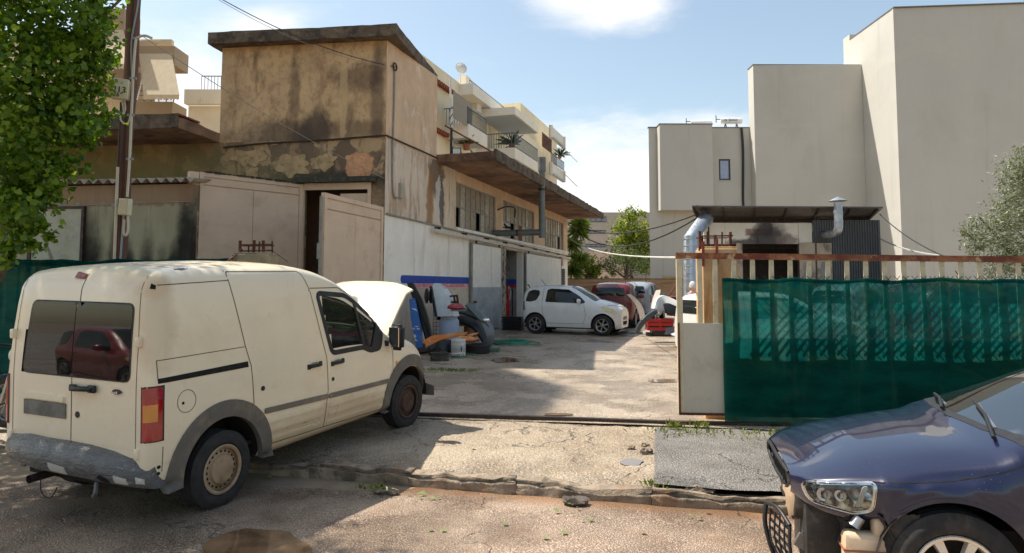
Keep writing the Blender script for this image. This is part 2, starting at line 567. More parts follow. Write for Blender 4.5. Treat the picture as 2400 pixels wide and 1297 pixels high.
def ground_mat(name, base, dark, mud, mudmask, rough, specks, bumpd, wet=(.42, .6), spk=1.0, stony=False):
    g = G(name)
    c = g.mix(g.ramp(g.noise(1.3, 6, .6), .3, .7), dark, base)
    # stones of the wearing course
    v = g.noise(specks, 2, .7)
    c = g.mix(g.ramp(v, .54, .64, 0, min(1, .6 * spk)), c, tuple(min(1, q * 2.3) for q in base[:3]) + (1,))
    c = g.mix(g.ramp(v, .46, .36, 0, min(1, .6 * spk)), c, tuple(q * .3 for q in dark[:3]) + (1,))
    c = g.mix(g.math('MULTIPLY', g.ramp(g.noise(2.2, 6, .65, .4, (3, 1, 0)), .5, .74), .38), c, mud)
    if mudmask is not None:
        sx = g.n.new('ShaderNodeSeparateXYZ'); g.l.new(g.co, sx.inputs[0])
        d = g.math('ADD', sx.outputs[1], g.math('MULTIPLY', sx.outputs[0], .2417))
        d = g.math('ADD', d, g.math('MULTIPLY', g.noise(1.6, 5, .6), .5))
        c = g.mix(g.math('MULTIPLY', g.ramp(d, mudmask[0], mudmask[1]), .9), c, mud)
    w = g.ramp(g.noise(.9, 6, .65, .3, (8, 2, 0)), wet[0], wet[1])
    c = g.mix(g.math('MULTIPLY', w, .35), c, tuple(q * .45 for q in dark[:3]) + (1,))
    r = g.math('SUBTRACT', rough, g.math('MULTIPLY', w, rough * .55))
    h = g.math('ADD', g.noise(specks * .8, 3, .7), g.math('MULTIPLY', g.noise(6, 5, .6), .8))
    if True:
        e = g.n.new('ShaderNodeTexVoronoi'); e.feature = 'DISTANCE_TO_EDGE'; e.inputs['Scale'].default_value = 1.15 if stony else .42
        ww = g.n.new('ShaderNodeVectorMath'); g.l.new(g.co, ww.inputs[0])
        nn = g.n.new('ShaderNodeTexNoise'); nn.inputs['Scale'].default_value = 3.5; nn.inputs['Detail'].default_value = 5; g.l.new(g.co, nn.inputs[0])
        sc_ = g.n.new('ShaderNodeVectorMath'); sc_.operation = 'SCALE'; sc_.inputs['Scale'].default_value = .55; g.l.new(nn.outputs['Color'], sc_.inputs[0]); g.l.new(sc_.outputs[0], ww.inputs[1]); g.l.new(ww.outputs[0], e.inputs[0])
        k = g.ramp(e.outputs['Distance'], .016 if stony else .006, .003 if stony else .001)
        k = g.math('MULTIPLY', k, g.ramp(g.noise(1.1, 3, .5, 0, (5, 5, 5)), .46, .56))
        c = g.mix(g.math('MULTIPLY', k, .55), c, (.045, .038, .03, 1))
        st = g.voro(26 if stony else 80); st2 = g.voro(60, 'F1', (3, 1, 2))
        h = g.math('SUBTRACT', g.math('ADD', h, g.math('MULTIPLY', g.math('ADD', g.math('SUBTRACT', .6, st), g.math('MULTIPLY', g.math('SUBTRACT', .6, st2), .5)), 1.0)), g.math('MULTIPLY', k, 3.0))
    g.bsdf(c, r, 0, .5, h, .75, bumpd)
    return g.m

M_street = ground_mat('street_asphalt', rgb(164, 143, 122), rgb(118, 99, 83), rgb(146, 108, 76), (6.25, 6.6), .42, 85, .006, (.40, .6), 1.4)
M_apron = ground_mat('apron_concrete', rgb(172, 156, 133), rgb(132, 115, 93), rgb(150, 122, 90), None, .66, 60, .016, (.5, .7), .7, True)
M_patch = ground_mat('asphalt_patch', rgb(124, 119, 112), rgb(90, 86, 81), rgb(120, 106, 88), None, .6, 75, .01, (.5, .7), 1.8)
M_yard = ground_mat('yard_asphalt', rgb(180, 164, 144), rgb(142, 125, 104), rgb(150, 116, 82), None, .42, 60, .006, (.42, .6), 1.2)
M_ground = mat('bare_ground', rgb(140, 122, 100), .9, bump=.5, bs=8)

def sheet(name, xs, ys, fz, m, inside=None):
    vs = [(x, y, fz(x, y)) for y in ys for x in xs]
    n = len(xs); fs = []
    for j in range(len(ys) - 1):
        for i in range(n - 1):
            fs.append((j * n + i, j * n + i + 1, (j + 1) * n + i + 1, (j + 1) * n + i))
    return mk(name, vs, fs, m, None, 180, 'structure')

def frange(a, b, s):
    n = max(1, int(round((b - a) / s))); return [a + (b - a) * i / n for i in range(n + 1)]

def z_base(x, y):
    return -.06 if y < 5 else (-.06 + .033 * (y - 5) if y < 9.5 else (.09 + .017 * (y - 9.5) if y < 40 else .605))
sheet('ground', [-1500, -300, -60, -20, 0, 20, 60, 300, 1500], [-1500, -200, 0, 5, 9.5, 40, 200, 1500], z_base, M_ground)

def strip(name, xs, f0, f1, rows, fz, m, kind='structure'):
    """sheet between two border lines"""
    vs, fs = [], []
    n = len(xs)
    for j in range(rows + 1):
        t = j / rows
        for x in xs:
            y = f0(x) * (1 - t) + f1(x) * t
            vs.append((x, y, fz(x, y, t)))
    for j in range(rows):
        for i in range(n - 1):
            fs.append((j * n + i, j * n + i + 1, (j + 1) * n + i + 1, (j + 1) * n + i))
    return mk(name, vs, fs, m, None, 180, kind)

street_x = frange(-60, -8, 4) + frange(-8, 5, .13)[1:] + frange(5, 60, 4)[1:]
strip('street', street_x, lambda x: -14.0, lambda x: yk(x) + .03, 130,
      lambda x, y, t: .006 * nz(x, y, 1.1) + (.004 * nz(x, y, 4) if abs(x) < 9 else 0) - .012 * max(0, 1 - abs(y - yk(x) + .15) / .5), M_street)

def apron_z(x, y, t):
    w = 1 if -7 < x < 4 else 0
    z = .105 + .03 * t + .014 * nz(x, y, 1.3, 2) * w
    e = y - yk(x) - .12
    z -= max(0, .055 * (1 - e / (.35 + .35 * nz(x, y, 1.1, 5)))) * w if e < .55 else 0
    n = nz(x, y, 7, 3) + .6 * nz(x, y, 17, 1)
    return z + (.010 * n + .007 * nz(x, y, 31, 9)) * w
apron_x = frange(-40, -7, 3) + frange(-7, 1.44, .06)[1:]
def ax(f): return lambda x: f(x)
AP = strip('apron_pavement', apron_x, lambda x: yk(x) + .10, lambda x: max(yt(x), 9.0) if x > -3.4 else 10.6, 55, apron_z, M_apron)
patch_x = frange(1.44, 5, .12) + frange(5, 40, 3)[1:]
PA = strip('asphalt_pavement_patch', patch_x, lambda x: yk(x) + .12 + (.07 * nz(x, 0, 2.3) if x < 5 else 0), lambda x: 8.75 - .05 * min(x, 20), 24,
      lambda x, y, t: .135 + .006 * nz(x, y, 3), M_patch)
for o in (AP, PA):
    for v in o.data.vertices: v.co.x += .21 * (v.co.y - 7.1) * math.exp(-((v.co.x - 1.44) / .8) ** 2)
yard_x = frange(-24, -4, 2) + frange(-4, 9, .25)[1:] + frange(9, 40, 3)[1:]
strip('yard', yard_x, lambda x: yt(min(x, 4)) - .12, lambda x: 46, 130,
      lambda x, y, t: yz(y) + .012 * nz(x, y, .5) + .004 * nz(x, y, 2.2), M_yard)

# kerb: worn concrete stones, each a piece of its own
M_kerb = mat('kerb_concrete', rgb(148, 132, 112), .85, var=.3, vs=5, layers=[(rgb(84, 72, 60), 6, .5, .65, .75), (rgb(150, 105, 70), 4, .52, .7, .6, (4, 4, 4))], bump=.9, bs=28, bd=.02)
M_kerb2 = None
kerb = thing('kerb', 'worn and crumbling concrete kerb along the street edge', 'kerb', (0, yk(0), 0), -math.atan(.2417))
x = -9.0
while x < 7.0:
    L = R.uniform(.75, 1.2)
    bm = bmesh.new(); bmesh.ops.create_cube(bm, size=1)
    bmesh.ops.subdivide_edges(bm, edges=bm.edges[:], cuts=9, use_grid_fill=True)
    lift = R.uniform(-.012, .012)
    for v in bm.verts:
        p = Vector((x + L / 2 + v.co.x * (L - .004), .06 + v.co.y * .17, .02 + v.co.z * .165 + lift))
        if v.co.z > .4 and v.co.y < -.4: p.z -= .03 + .05 * max(0, nz(p.x, 0, 1.7, 4)); p.y += .04 + .06 * max(0, nz(p.x, 0, 2.6, 8))
        q = noise.noise_vector(p * 6) * .026 + noise.noise_vector(p * 17) * .014 + noise.noise_vector(p * 2) * .03
        bm.verts.index_update(); v.co = p + q
    me = bpy.data.meshes.new('kerb_stone'); bm.to_mesh(me); bm.free(); me.shade_smooth(); me.materials.append(M_kerb)
    o = bpy.data.objects.new('kerb_stone', me); COL.objects.link(o); o.parent = kerb
    x += L

# steel threshold of the sliding gate
M_rust = mat('rusty_steel', rgb(92, 52, 36), .75, .2, .3, 14, [(rgb(150, 88, 54), 11, .5, .66, .6), (rgb(40, 26, 22), 7, .52, .7, .7)], .5, 90)
M_darksteel = mat('dark_steel', rgb(62, 52, 46), .6, .4, .25, 8, [(rgb(110, 74, 52), 9, .52, .68, .6)], .3, 60)
b = MB()
pts = [(-3.6, yt(-3.6) - .02, .155), (-1.2, yt(-1.2), .165), (.6, yt(.6) + .01, .168), (2.0, yt(2.0) + .01, .162), (3.4, yt(3.4) + .14, .158)]
for p, q in zip(pts, pts[1:]): b.beam(p, q, .075, .05)
tag(b.build('gate_rail', M_darksteel), 'dark steel gate rail across the yard entrance at ground level', 'rail')

# puddles
M_puddle = G('muddy_water')
M_puddle.bsdf(M_puddle.mix(M_puddle.ramp(M_puddle.noise(5), .3, .7), rgb(96, 74, 54), rgb(134, 104, 74)), .06, 0, .6)
M_puddle = M_puddle.m
M_clear = G('shallow_water')
M_clear.bsdf(rgb(120, 104, 90), .04, 0, .7); M_clear = M_clear.m
def puddle(px0, px1, py0, py1, z, m, label):
    pts = []
    for i in range(28):
        t = 2 * pi * i / 28
        r = 1 + .28 * noise.noise(Vector((math.cos(t) * 1.6 + px0, math.sin(t) * 1.6, 3)))
        cx, cy = (px0 + px1) / 2, (py0 + py1) / 2
        q = (cx + math.cos(t) * r * (px1 - px0) / 2, cy + math.sin(t) * r * (py1 - py0) / 2)
        zz = z
        for _ in range(4):
            p = gnd(q[0], q[1], zz); zz = (yz(p.y) + .012) if z > .2 else z
        pts.append(p)
    mid = sum(pts, Vector()) / len(pts)
    mk('puddle', pts + [mid], [(i, (i + 1) % 28, 28) for i in range(28)], m, None, 180, 'structure')
puddle(490, 720, 1240, 1330, .011, M_puddle, 'muddy')
puddle(1515, 1600, 889, 896, .21, M_puddle, '')
puddle(1455, 1505, 1074, 1092, .122, M_clear, '')
puddle(1270, 1345, 968, 974, .21, M_clear, '')
puddle(1150, 1215, 838, 850, .21, M_puddle, '')

# ================================================================== warehouse
K = .92
def ZZ(z): return 1.85 + (z - 1.85) * K
C0 = Vector((-2.936, 15.847, 0))
DD = Vector((.2949, .9555, 0))
MW = Matrix.Translation(C0) @ Matrix.Rotation(math.atan2(DD.y, DD.x), 4, 'Z')
MWI = MW.inverted()
ware = thing('warehouse', 'weathered two storey garage building with stained plaster and a wide concrete canopy', 'building', M=MW)
# frame of the front wall: x to the left along the wall, y out to the street, z up
MF = MWI @ Matrix(((-.9912, -.1323, 0, C0.x), (.1323, -.9912, 0, C0.y), (0, 0, 1, 0), (0, 0, 0, 1)))
def wl_(p): return MWI @ Vector(p)          # world -> warehouse

dark = rgb(58, 47, 40)
M_front = mat('stained_plaster', rgb(202, 168, 126), .9, var=.16, vs=1.1, layers=[
    (rgb(206, 172, 124), (1.0, 1.0, 1.4), .5, .6, .55, (2, 5, 1)),
    (rgb(120, 86, 58), (1.7, 1.7, 1.0), .52, .68, .6, (7, 1, 0)),
    (rgb(84, 68, 54), (2.6, 2.6, .7), .55, .7, .5, (1, 1, 9)),
    (rgb(62, 52, 44), (5, 5, 4), .58, .7, .35), (rgb(150, 112, 78), (9, 9, 7), .5, .6, .35),
    ('blob', rgb(66, 56, 50), tuple(MF @ Vector((2.6, 0, 5.35))), (1.1, 1.1, .42), .5, 2.2, .9, .7),
    ('blob', rgb(66, 56, 50), tuple(MF @ Vector((1.75, 0, 5.45))), (.45, .45, .5), .4, 3, .8, .8),
    ('blob', rgb(74, 58, 46), tuple(MF @ Vector((2.25, 0, 6.35))), (.14, .14, .85), .35, 4, .9, .55),
    ('blob', rgb(92, 70, 56), tuple(MF @ Vector((.75, 0, 6.7))), (.6, .6, .35), .5, 3, .9, .6),
    ('blob', rgb(78, 62, 54), tuple(MF @ Vector((.22, 0, 6.2))), (.16, .16, 1.5), .3, 3, .8, .6),
    ('blob', rgb(88, 70, 56), tuple(MF @ Vector((.7, 0, 5.5))), (.9, .9, .22), .5, 3, .9, .6),
    ('blob', rgb(206, 176, 130), tuple(MF @ Vector((1.05, 0, 6.3))), (.1, .1, 1.1), .4, 5, .4, .6),
], bump=.6, bs=22, bd=.015)
M_low = mat('peeling_plaster', rgb(150, 122, 94), .9, var=.2, vs=1.6, layers=[
    (rgb(104, 88, 72), (1.3, 1.3, 1.1), .47, .53, .8, (3, 2, 1)),
    (rgb(188, 158, 118), (1.5, 1.5, 1.6), .56, .59, .85, (9, 4, 2)),
    (rgb(58, 54, 44), (6, 6, 1.6), .55, .7, .7),
    ('blob', rgb(52, 52, 44), tuple(MF @ Vector((1.3, 0, 4.32))), (1.5, 1.5, .2), .45, 4, .8, .85),
    ('blob', rgb(206, 152, 112), tuple(MF @ Vector((.62, 0, 4.62))), (.33, .33, .34), .22, 3.5, .12, .95),
    ('blob', rgb(142, 132, 84), tuple(MF @ Vector((8.0, 0, 4.0))), (4.4, 4.4, 1.6), .25, 1, 1.2, .9),
], bump=.6, bs=18, bd=.02)
M_side = mat('pink_plaster', rgb(214, 184, 152), .9, var=.1, vs=1.5, layers=[
    (rgb(180, 142, 110), (3, 3, .6), .5, .7, .5), (rgb(236, 222, 200), (2, 2, 1.2), .55, .66, .6, (4, 4, 4)),
    (rgb(120, 96, 78), (7, 7, .5), .6, .74, .45)], bump=.5, bs=25, bd=.012)
M_white = mat('whitewashed_plaster', rgb(246, 238, 224), .85, var=.06, vs=1.2, layers=[
    (rgb(196, 172, 150), (2.2, 2.2, .5), .5, .72, .55), (rgb(170, 132, 112), (6, 6, .35), .6, .75, .35),
    (rgb(140, 128, 110), 5, .6, .75, .3), (rgb(238, 232, 222), 1.7, .55, .62, .5, (5, 1, 2))], bump=.4, bs=20, bd=.01)
M_mid = mat('streaked_plaster', rgb(216, 198, 176), .9, var=.1, vs=1.4, layers=[
    (rgb(170, 140, 112), (2.6, 2.6, .7), .5, .62, .7), (rgb(104, 86, 70), (5, 5, .5), .58, .7, .7),
    ('blob', rgb(92, 70, 54), (2.95, 0, 4.95), (.5, .5, .7), .5, 3, .5, .8),
    ('blob', rgb(206, 204, 200), (3.15, 0, 4.2), (.24, .24, .6), .5, 4, .1, .8),
    ('blob', rgb(150, 106, 62), (2.55, 0, 4.0), (.22, .22, .9), .5, 3, .6, .8),
    ('blob', rgb(70, 62, 56), (3.35, 0, 4.0), (.16, .16, .7), .5, 5, .3, .8)], bump=.6, bs=20, bd=.015)
M_conc = mat('old_concrete', rgb(104, 90, 74), .95, var=.3, vs=3, layers=[(rgb(58, 52, 46), 4, .45, .65, .8), (rgb(150, 136, 112), 7, .58, .7, .6)], bump=.9, bs=16, bd=.03)
M_soffit = mat('sooty_soffit', rgb(150, 118, 94), .95, var=.2, vs=1.2, layers=[
    (rgb(78, 56, 44), .8, .42, .62, .75), (rgb(48, 40, 36), 1.3, .55, .7, .7, (3, 3, 1)), (rgb(186, 160, 134), 3, .6, .7, .5)], bump=.6, bs=14, bd=.02)

def rough_slab(name, M, dims, mtl, parent, amp=.03, cuts=14):
    """slab with a worn, uneven edge"""
    (x0, x1), (y0, y1), (z0, z1) = dims
    bm = bmesh.new(); bmesh.ops.create_cube(bm, size=1)
    L = max(x1 - x0, y1 - y0)
    ex = [e for e in bm.edges if abs((e.verts[0].co - e.verts[1].co).x) > .5]
    ey = [e for e in bm.edges if abs((e.verts[0].co - e.verts[1].co).y) > .5]
    bmesh.ops.subdivide_edges(bm, edges=ex, cuts=max(1, int((x1 - x0) / .22)), use_grid_fill=True)
    ey = [e for e in bm.edges if abs((e.verts[0].co - e.verts[1].co).y) > .5]
    bmesh.ops.subdivide_edges(bm, edges=ey, cuts=max(1, min(40, int((y1 - y0) / .3))), use_grid_fill=True)
    vs = []
    bm.verts.index_update()
    for v in bm.verts:
        p = M @ Vector(((x0 + x1) / 2 + v.co.x * (x1 - x0), (y0 + y1) / 2 + v.co.y * (y1 - y0), (z0 + z1) / 2 + v.co.z * (z1 - z0)))
        q = noise.noise_vector(p * 2.3) * amp + noise.noise_vector(p * 7) * amp * .5
        vs.append(p + q)
    fs = [tuple(v.index for v in f.verts) for f in bm.faces]; bm.free()
    return mk(name, vs, fs, mtl, parent, 40)

TOP = ZZ(8.08)
# front wall: upper storey, lower storey with the gateway, and the annexe to the left
DO0, DO1, DOZ = .33, 2.0, 4.21
MB().span((0, 0, 5.26), (4.13, -.25, TOP), MF).build('wall', M_front, ware)
w = MB()
w.span((0, 0, 0), (DO0, -.25, DOZ), MF).span((DO1, 0, 0), (11.0, -.25, DOZ), MF).span((0, 0, DOZ), (11.0, -.25, 5.26), MF)
w.build('wall', M_low, ware)
# plaster patches proud of the lower wall
def chip(cx, cz, rx, rz, mtl, seed, name='plaster_patch', out=.014, M=MF):
    pts = []
    for i in range(44):
        t = 2 * pi * i / 44
        r = 1 + .6 * noise.noise(Vector((math.cos(t) * 1.7 + seed, math.sin(t) * 1.7, seed))) + .16 * noise.noise(Vector((math.cos(t) * 4 + seed, math.sin(t) * 4, seed)))
        pts.append((cx + rx * r * math.cos(t), cz + rz * r * math.sin(t)))
    MB().prism(pts, .002, out, 'Y', M).build(name, mtl, ware)
M_patchpl = mat('bare_render', rgb(208, 156, 116), .95, var=.14, vs=7, layers=[(rgb(178, 120, 84), 12, .5, .66, .6)], bump=.8, bs=40, bd=.01)
M_chip = mat('old_render', rgb(178, 152, 112), .95, var=.18, vs=5, layers=[(rgb(110, 94, 72), 9, .52, .68, .6)], bump=.7, bs=30, bd=.01)
chip(.60, 4.63, .33, .30, M_patchpl, 3)
chip(3.35, 4.85, .45, .17, M_chip, 5); chip(2.25, 4.66, .42, .26, M_chip, 8); chip(3.3, 4.5, .16, .22, M_chip, 11); chip(1.5, 4.72, .3, .2, M_chip, 14)
# side walls of the tower
MB().span((0, 0, 5.26), (2.95, .25, TOP)).build('wall', M_side, ware)
MB().span((0, 0, 3.46), (4.40, .25, 5.26)).build('wall', M_mid, ware)
hid = MB()
hid.span((2.70, .25, 5.4), (2.95, 4.2, TOP)); hid.span((.2, 4.0, 5.4), (2.95, 4.25, TOP)); hid.span((0, .1, 7.4), (2.8, 4.1, TOP - .01))
hid.span((19.05, .25, 0), (19.3, 11, 5.2)); hid.span((2, 11, 0), (19.3, 11.25, 5.2)); hid.span((-1.8, 10.8, 0), (2, 11.05, 5.2))
hid.build('wall', M_side, ware)
# lower side wall, whitewashed
lw = MB()
lw.span((0, 0, 0), (9.08, .25, 3.46)).span((11.37, 0, 0), (19.3, .25, 3.46)).span((9.08, 0, 3.16), (11.37, .25, 3.46))
lw.build('wall', M_white, ware)
pw = MB()
for a, c in ((8.07, 8.88), (13.05, 14.65), (18.4, 19.3)): pw.span((a, 0, 3.54), (c, .25, 4.88))
pw.span((4.40, 0, 4.88), (19.3, .25, 5.20))
pw.build('wall', M_side, ware)
sl = MB(); sl.span((4.40, -.06, 3.46), (19.35, .25, 3.54)); sl.build('window_sill', M_white, ware)
# cornice and canopies
CO = rough_slab('cornice', MF, ((-.32, 4.32), (-3.6, .32), (TOP, TOP + .27)), M_conc, ware, .018)
rough_slab('canopy', Matrix.Identity(4), ((2.95, 19.7), (-1.65, 11.3), (5.20, 5.42)), M_soffit, ware, .03)
b = MB()
rough_slab('canopy_edge', Matrix.Identity(4), ((2.9, 19.75), (-1.74, -1.655), (5.17, 5.46)), M_conc, ware, .035)
rough_slab('canopy', MF, ((4.13, 11.2), (-.2, 1.65), (5.26, 5.50)), M_soffit, ware, .03)
rough_slab('canopy_edge', MF, ((4.10, 11.2), (1.655, 1.72), (5.24, 5.54)), M_conc, ware, .03)
hr = MB(); hr.span((4.13, -.2, 5.26), (11, -8, 5.5), MF); hr.build('roof', M_conc, ware)
# roof tiles edge on the annexe canopy
M_tile = mat('red_clay', rgb(142, 78, 58), .9, var=.25, vs=8, layers=[(rgb(70, 60, 50), 6, .5, .66, .7)], bump=.4)
b = MB()
for i in range(30): b.box((4.25 + i * .23, 1.2 - .004 * (i % 2), 5.555 + R.uniform(-.01, .01)), (.21, .8, .04), MF)
b.build('roof_tiles', M_tile, ware, kind='stuff')
# painted stripes (flat paint on the wall)
M_blue = mat('blue_paint', rgb(44, 74, 160), .7, var=.1, layers=[(rgb(90, 110, 170), 5, .6, .75, .4)])
M_pink = mat('faded_red_paint', rgb(214, 128, 132), .8, var=.12, vs=3, layers=[(rgb(226, 208, 200), 2.2, .5, .6, .7)])
M_redp = mat('red_paint_stripe', rgb(170, 50, 56), .7)
pts = [(.86 + .1 - .1 * math.cos(t), 2.0 + .1 * math.sin(t)) for t in (pi * k / 8 - pi / 2 for k in range(9))]
MB().prism([(5.5, 1.9), (5.5, 2.1)] + pts[::-1], -.004, 0, 'Y').build('painted_stripe', M_blue, ware)
MB().span((1.6, -.003, 1.795), (5.5, 0, 1.893)).build('painted_stripe', M_pink, ware)
MB().span((8.6, -.003, 1.92), (9.08, 0, 2.10)).build('painted_stripe', M_blue, ware)
M_lowbeige = mat('beige_dado', rgb(204, 188, 168), .85, layers=[(rgb(150, 134, 114), 3, .5, .7, .5)], bump=.3)
MB().span((.0, -.003, .1), (5.5, 0, 1.79)).build('painted_dado', M_lowbeige, ware)
# sliding doors
M_doorw = mat('white_door_paint', rgb(238, 231, 218), .6, var=.05, layers=[(rgb(188, 172, 152), (4, 4, .6), .55, .7, .4), (rgb(120, 90, 66), 12, .68, .76, .6)], bump=.15, bs=12)
M_doorg = mat('grey_blue_door_paint', rgb(164, 170, 172), .6, var=.1, layers=[(rgb(196, 192, 184), 3, .5, .64, .6), (rgb(110, 84, 64), 9, .64, .74, .7), (rgb(128, 136, 142), 1.5, .5, .6, .5)], bump=.2, bs=12)
M_frame = mat('grey_frame_paint', rgb(150, 146, 138), .6, .2, .15, layers=[(rgb(120, 84, 60), 9, .6, .72, .6)])
def sliding_door(a, c, z0, z1, split):
    d = MB().span((a, -.11, z0), (c, -.07, z1), bev=.006).build('sliding_door', M_doorw, ware)
    MB().span((a + .01, -.116, z0 + .01), (c - .01, -.11, split)).build('lower_panel', M_doorg, d)
    f = MB()
    for x in (a, c): f.span((x - .025, -.125, z0), (x + .025, -.065, z1))
    f.span((a + .025, -.122, z1 - .04), (c - .025, -.068, z1))
    f.build('door_frame', M_frame, d)
    for x in (a + .3, c - .3): MB().box((x, -.13, z1 + .05), (.06, .05, .14)).build('hanger', M_darksteel, d)
    # raised creases of the pressed sheet
    cr = MB()
    for q in (.38, .62):
        x = a + (c - a) * q
        cr.add([(x - .3, -.1165, z0 + 1.9), (x, -.127, (z0 + z1) / 2 + .6), (x + .05, -.1165, z1 - .1), (x - .05, -.1165, z1 - .1)], [(0, 1, 3), (1, 2, 3)])
    return d
d1 = sliding_door(5.5, 8.35, .42, 3.17, 1.80)
d2 = sliding_door(11.47, 17.45, .45, 3.14, 1.74)
MB().box((5.72, -.13, 1.35), (.2, .05, .07), bev=.01).build('door_latch', M_rust, d1)
MB().tube(spline([(11.62, -.13, 1.9), (11.66, -.2, 1.8), (11.62, -.2, 1.62), (11.66, -.13, 1.55)], 4), .02, 6).build('door_handle', M_darksteel, d2)
t = MB(); t.beam((2.48, -.16, 3.30), (19.2, -.16, 3.20), .09, .09)
t.build('door_track', mat('track_paint', rgb(206, 196, 180), .6, .1, .1, layers=[(rgb(120, 84, 60), 6, .58, .7, .6)]), ware)
for i in range(9): MB().box((2.9 + i * 2.0, -.07, 3.36 - i * .012), (.06, .18, .12)).build('track_bracket', M_darksteel, ware)
t = MB(); t.tube([(.05, -.03, 3.50), (4.4, -.035, 3.44), (19.2, -.035, 3.33)], .025, 6); t.build('conduit', M_frame, ware)
# gateway on the side: jambs and dark room behind
M_rustjamb = mat('flaking_jamb', rgb(170, 160, 140), .8, .0, .2, 6, [(rgb(98, 62, 44), 7, .48, .6, .85), (rgb(178, 170, 60), 9, .64, .7, .4)])
j = MB(); j.span((8.80, -.05, .4), (9.08, -.004, 3.2)); j.span((9.0, .25, .4), (9.08, .5, 3.16)); j.build('door_jamb', M_rustjamb, ware)
M_room = mat('room_wall', rgb(150, 146, 140), .8, layers=[(rgb(90, 80, 74), 2, .5, .7, .6)])
MB().span((11.37, .25, .4), (11.45, 2.6, 3.3)).build('room_wall', M_room, ware)
MB().span((11.362, .25, 1.9), (11.37, 2.6, 2.1)).build('painted_stripe', M_blue, ware)
MB().span((11.362, .25, 1.78), (11.37, 2.6, 1.895)).build('painted_stripe', M_redp, ware)
MB().span((11.3, .3, 1.78), (11.36, 2.6, 1.9)).build('painted_stripe', M_redp, ware)
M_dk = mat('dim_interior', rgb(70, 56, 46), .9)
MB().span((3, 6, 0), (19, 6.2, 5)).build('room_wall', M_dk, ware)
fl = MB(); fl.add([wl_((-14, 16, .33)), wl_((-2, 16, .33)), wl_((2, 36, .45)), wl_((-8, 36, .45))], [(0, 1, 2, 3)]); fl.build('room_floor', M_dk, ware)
# windows of many small panes
M_pane = mat('dusty_pane', rgb(150, 138, 118), .35, var=.1, vs=2, layers=[(rgb(110, 100, 86), (6, 6, 2), .5, .7, .5)], spec=.6, bump=.1)
M_pane2 = mat('cleaner_pane', rgb(170, 162, 146), .25, var=.08, vs=2, layers=[(rgb(200, 196, 184), (4, 4, 2), .5, .7, .4)], spec=.6, bump=.05)
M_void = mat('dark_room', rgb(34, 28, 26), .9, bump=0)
M_orange_pane = mat('brown_board', rgb(120, 70, 46), .8)
def win(a, c, gaps):
    z0, z1, zm = 3.54, 4.88, ZZ(4.375)
    n = 8; fr = MB()
    fr.span((a, .04, z0), (a + .04, .11, z1)).span((c - .04, .04, z0), (c, .11, z1)).span((a + .04, .04, z1 - .04), (c - .04, .11, z1)).span((a + .04, .04, z0), (c - .04, .11, z0 + .04))
    fr.span((a + .04, .045, zm - .018), (c - .04, .105, zm + .018))
    st = (c - a - .08) / n
    for i in range(1, n): 
        fr.span((a + .04 + st * i - .012, .05, z0 + .04), (a + .04 + st * i + .012, .1, zm - .018))
        fr.span((a + .04 + st * i - .012, .05, zm + .018), (a + .04 + st * i + .012, .1, z1 - .04))
    f = fr.build('window', M_frame, ware)
    for r, (p, q) in enumerate(((z0 + .04, zm - .018), (zm + .018, z1 - .04))):
        for i in range(n):
            k = gaps.get((r, i))
            if k == 0: continue
            m = M_pane if (i * 7 + r * 3) % 5 else M_pane2
            if k == 2: m = M_orange_pane
            if k == 3: m = M_pane2
            MB().span((a + .04 + st * i + .012, .07 + R.uniform(-.004, .004), p), (a + .04 + st * (i + 1) - .012, .076, q)).build('pane', m, f)
    return f
win(4.40, 8.07, {(0, 0): 0, (0, 1): 3, (0, 4): 0, (0, 5): 3})
win(8.88, 13.05, {(0, 2): 0, (0, 4): 2})
win(14.65, 18.4, {(0, 6): 0, (0, 5): 3})
MB().span((4.3, .9, 3.5), (18.5, .95, 5.0)).build('dark_room_backing', M_void, ware)  # near-black sheet stands for the unlit room behind the missing panes
# exhaust duct
M_duct = mat('grey_duct_paint', rgb(112, 116, 112), .55, .3, .12, 5, [(rgb(80, 70, 62), 4, .55, .7, .5)])
d = MB(); zq = at(1160, 547, 23.4).z
a0 = wl_(at(1165, 547, 23.4)); a1 = wl_(at(1270, 549, 22.95)); a1.z = a0.z
top = wl_(at(1270, 378, 22.95)); top.x, top.y = a1.x, a1.y
d.tube([a0 + Vector((0, .9, 0)), a1], .105, 14); d.tube([a1 - Vector((0, 0, .18)), top], .105, 14)
d.tube([top - Vector((0, 0, .35)), top + Vector((0, 0, .12))], .135, 14)
d.build('exhaust_duct', M_duct, ware, 35)
MB().tube([top - Vector((0, 0, 1.0)), top - Vector((0, 0, .93))], .115, 14).build('duct_clamp', M_darksteel, ware, 35); MB().tube([a0.lerp(a1, .45), a0.lerp(a1, .48)], .115, 14).build('duct_clamp', M_darksteel, ware, 35)
# floodlights
M_black = plain('black_plastic', rgb(34, 34, 36), .5)
M_lens = plain('lamp_glass', rgb(220, 222, 216), .15, spec=.8)
def flood(pos, name='floodlight', sz=.24, tilt=0.0, yaw=0.0):
    M = MWI @ Matrix.Translation(pos) @ Matrix.Rotation(yaw, 4, 'Z') @ Matrix.Rotation(tilt, 4, 'X')
    f = MB(); f.box((0, .03, 0), (sz, .07, sz), M, bev=.012)
    f.box((0, .04, -sz * .62), (sz * .8, .03, .02), M); f.box((-sz * .52, .04, -sz * .3), (.015, .03, sz * .7), M); f.box((sz * .52, .04, -sz * .3), (.015, .03, sz * .7), M)
    o = f.build(name, M_black, ware)
    MB().box((0, -.008, 0), (sz * .8, .01, sz * .78), M).build('lens', M_lens, o)
flood(at(1070, 357, 18.9), sz=.25)
flood(at(1190, 528, 23.5), sz=.2, tilt=-.9, yaw=.7)
m_ = MB(); m_.beam(wl_(at(1178, 533, 23.5)), wl_(at(1195, 536, 23.6)), .03); m_.build('lamp_bracket', M_black, ware)
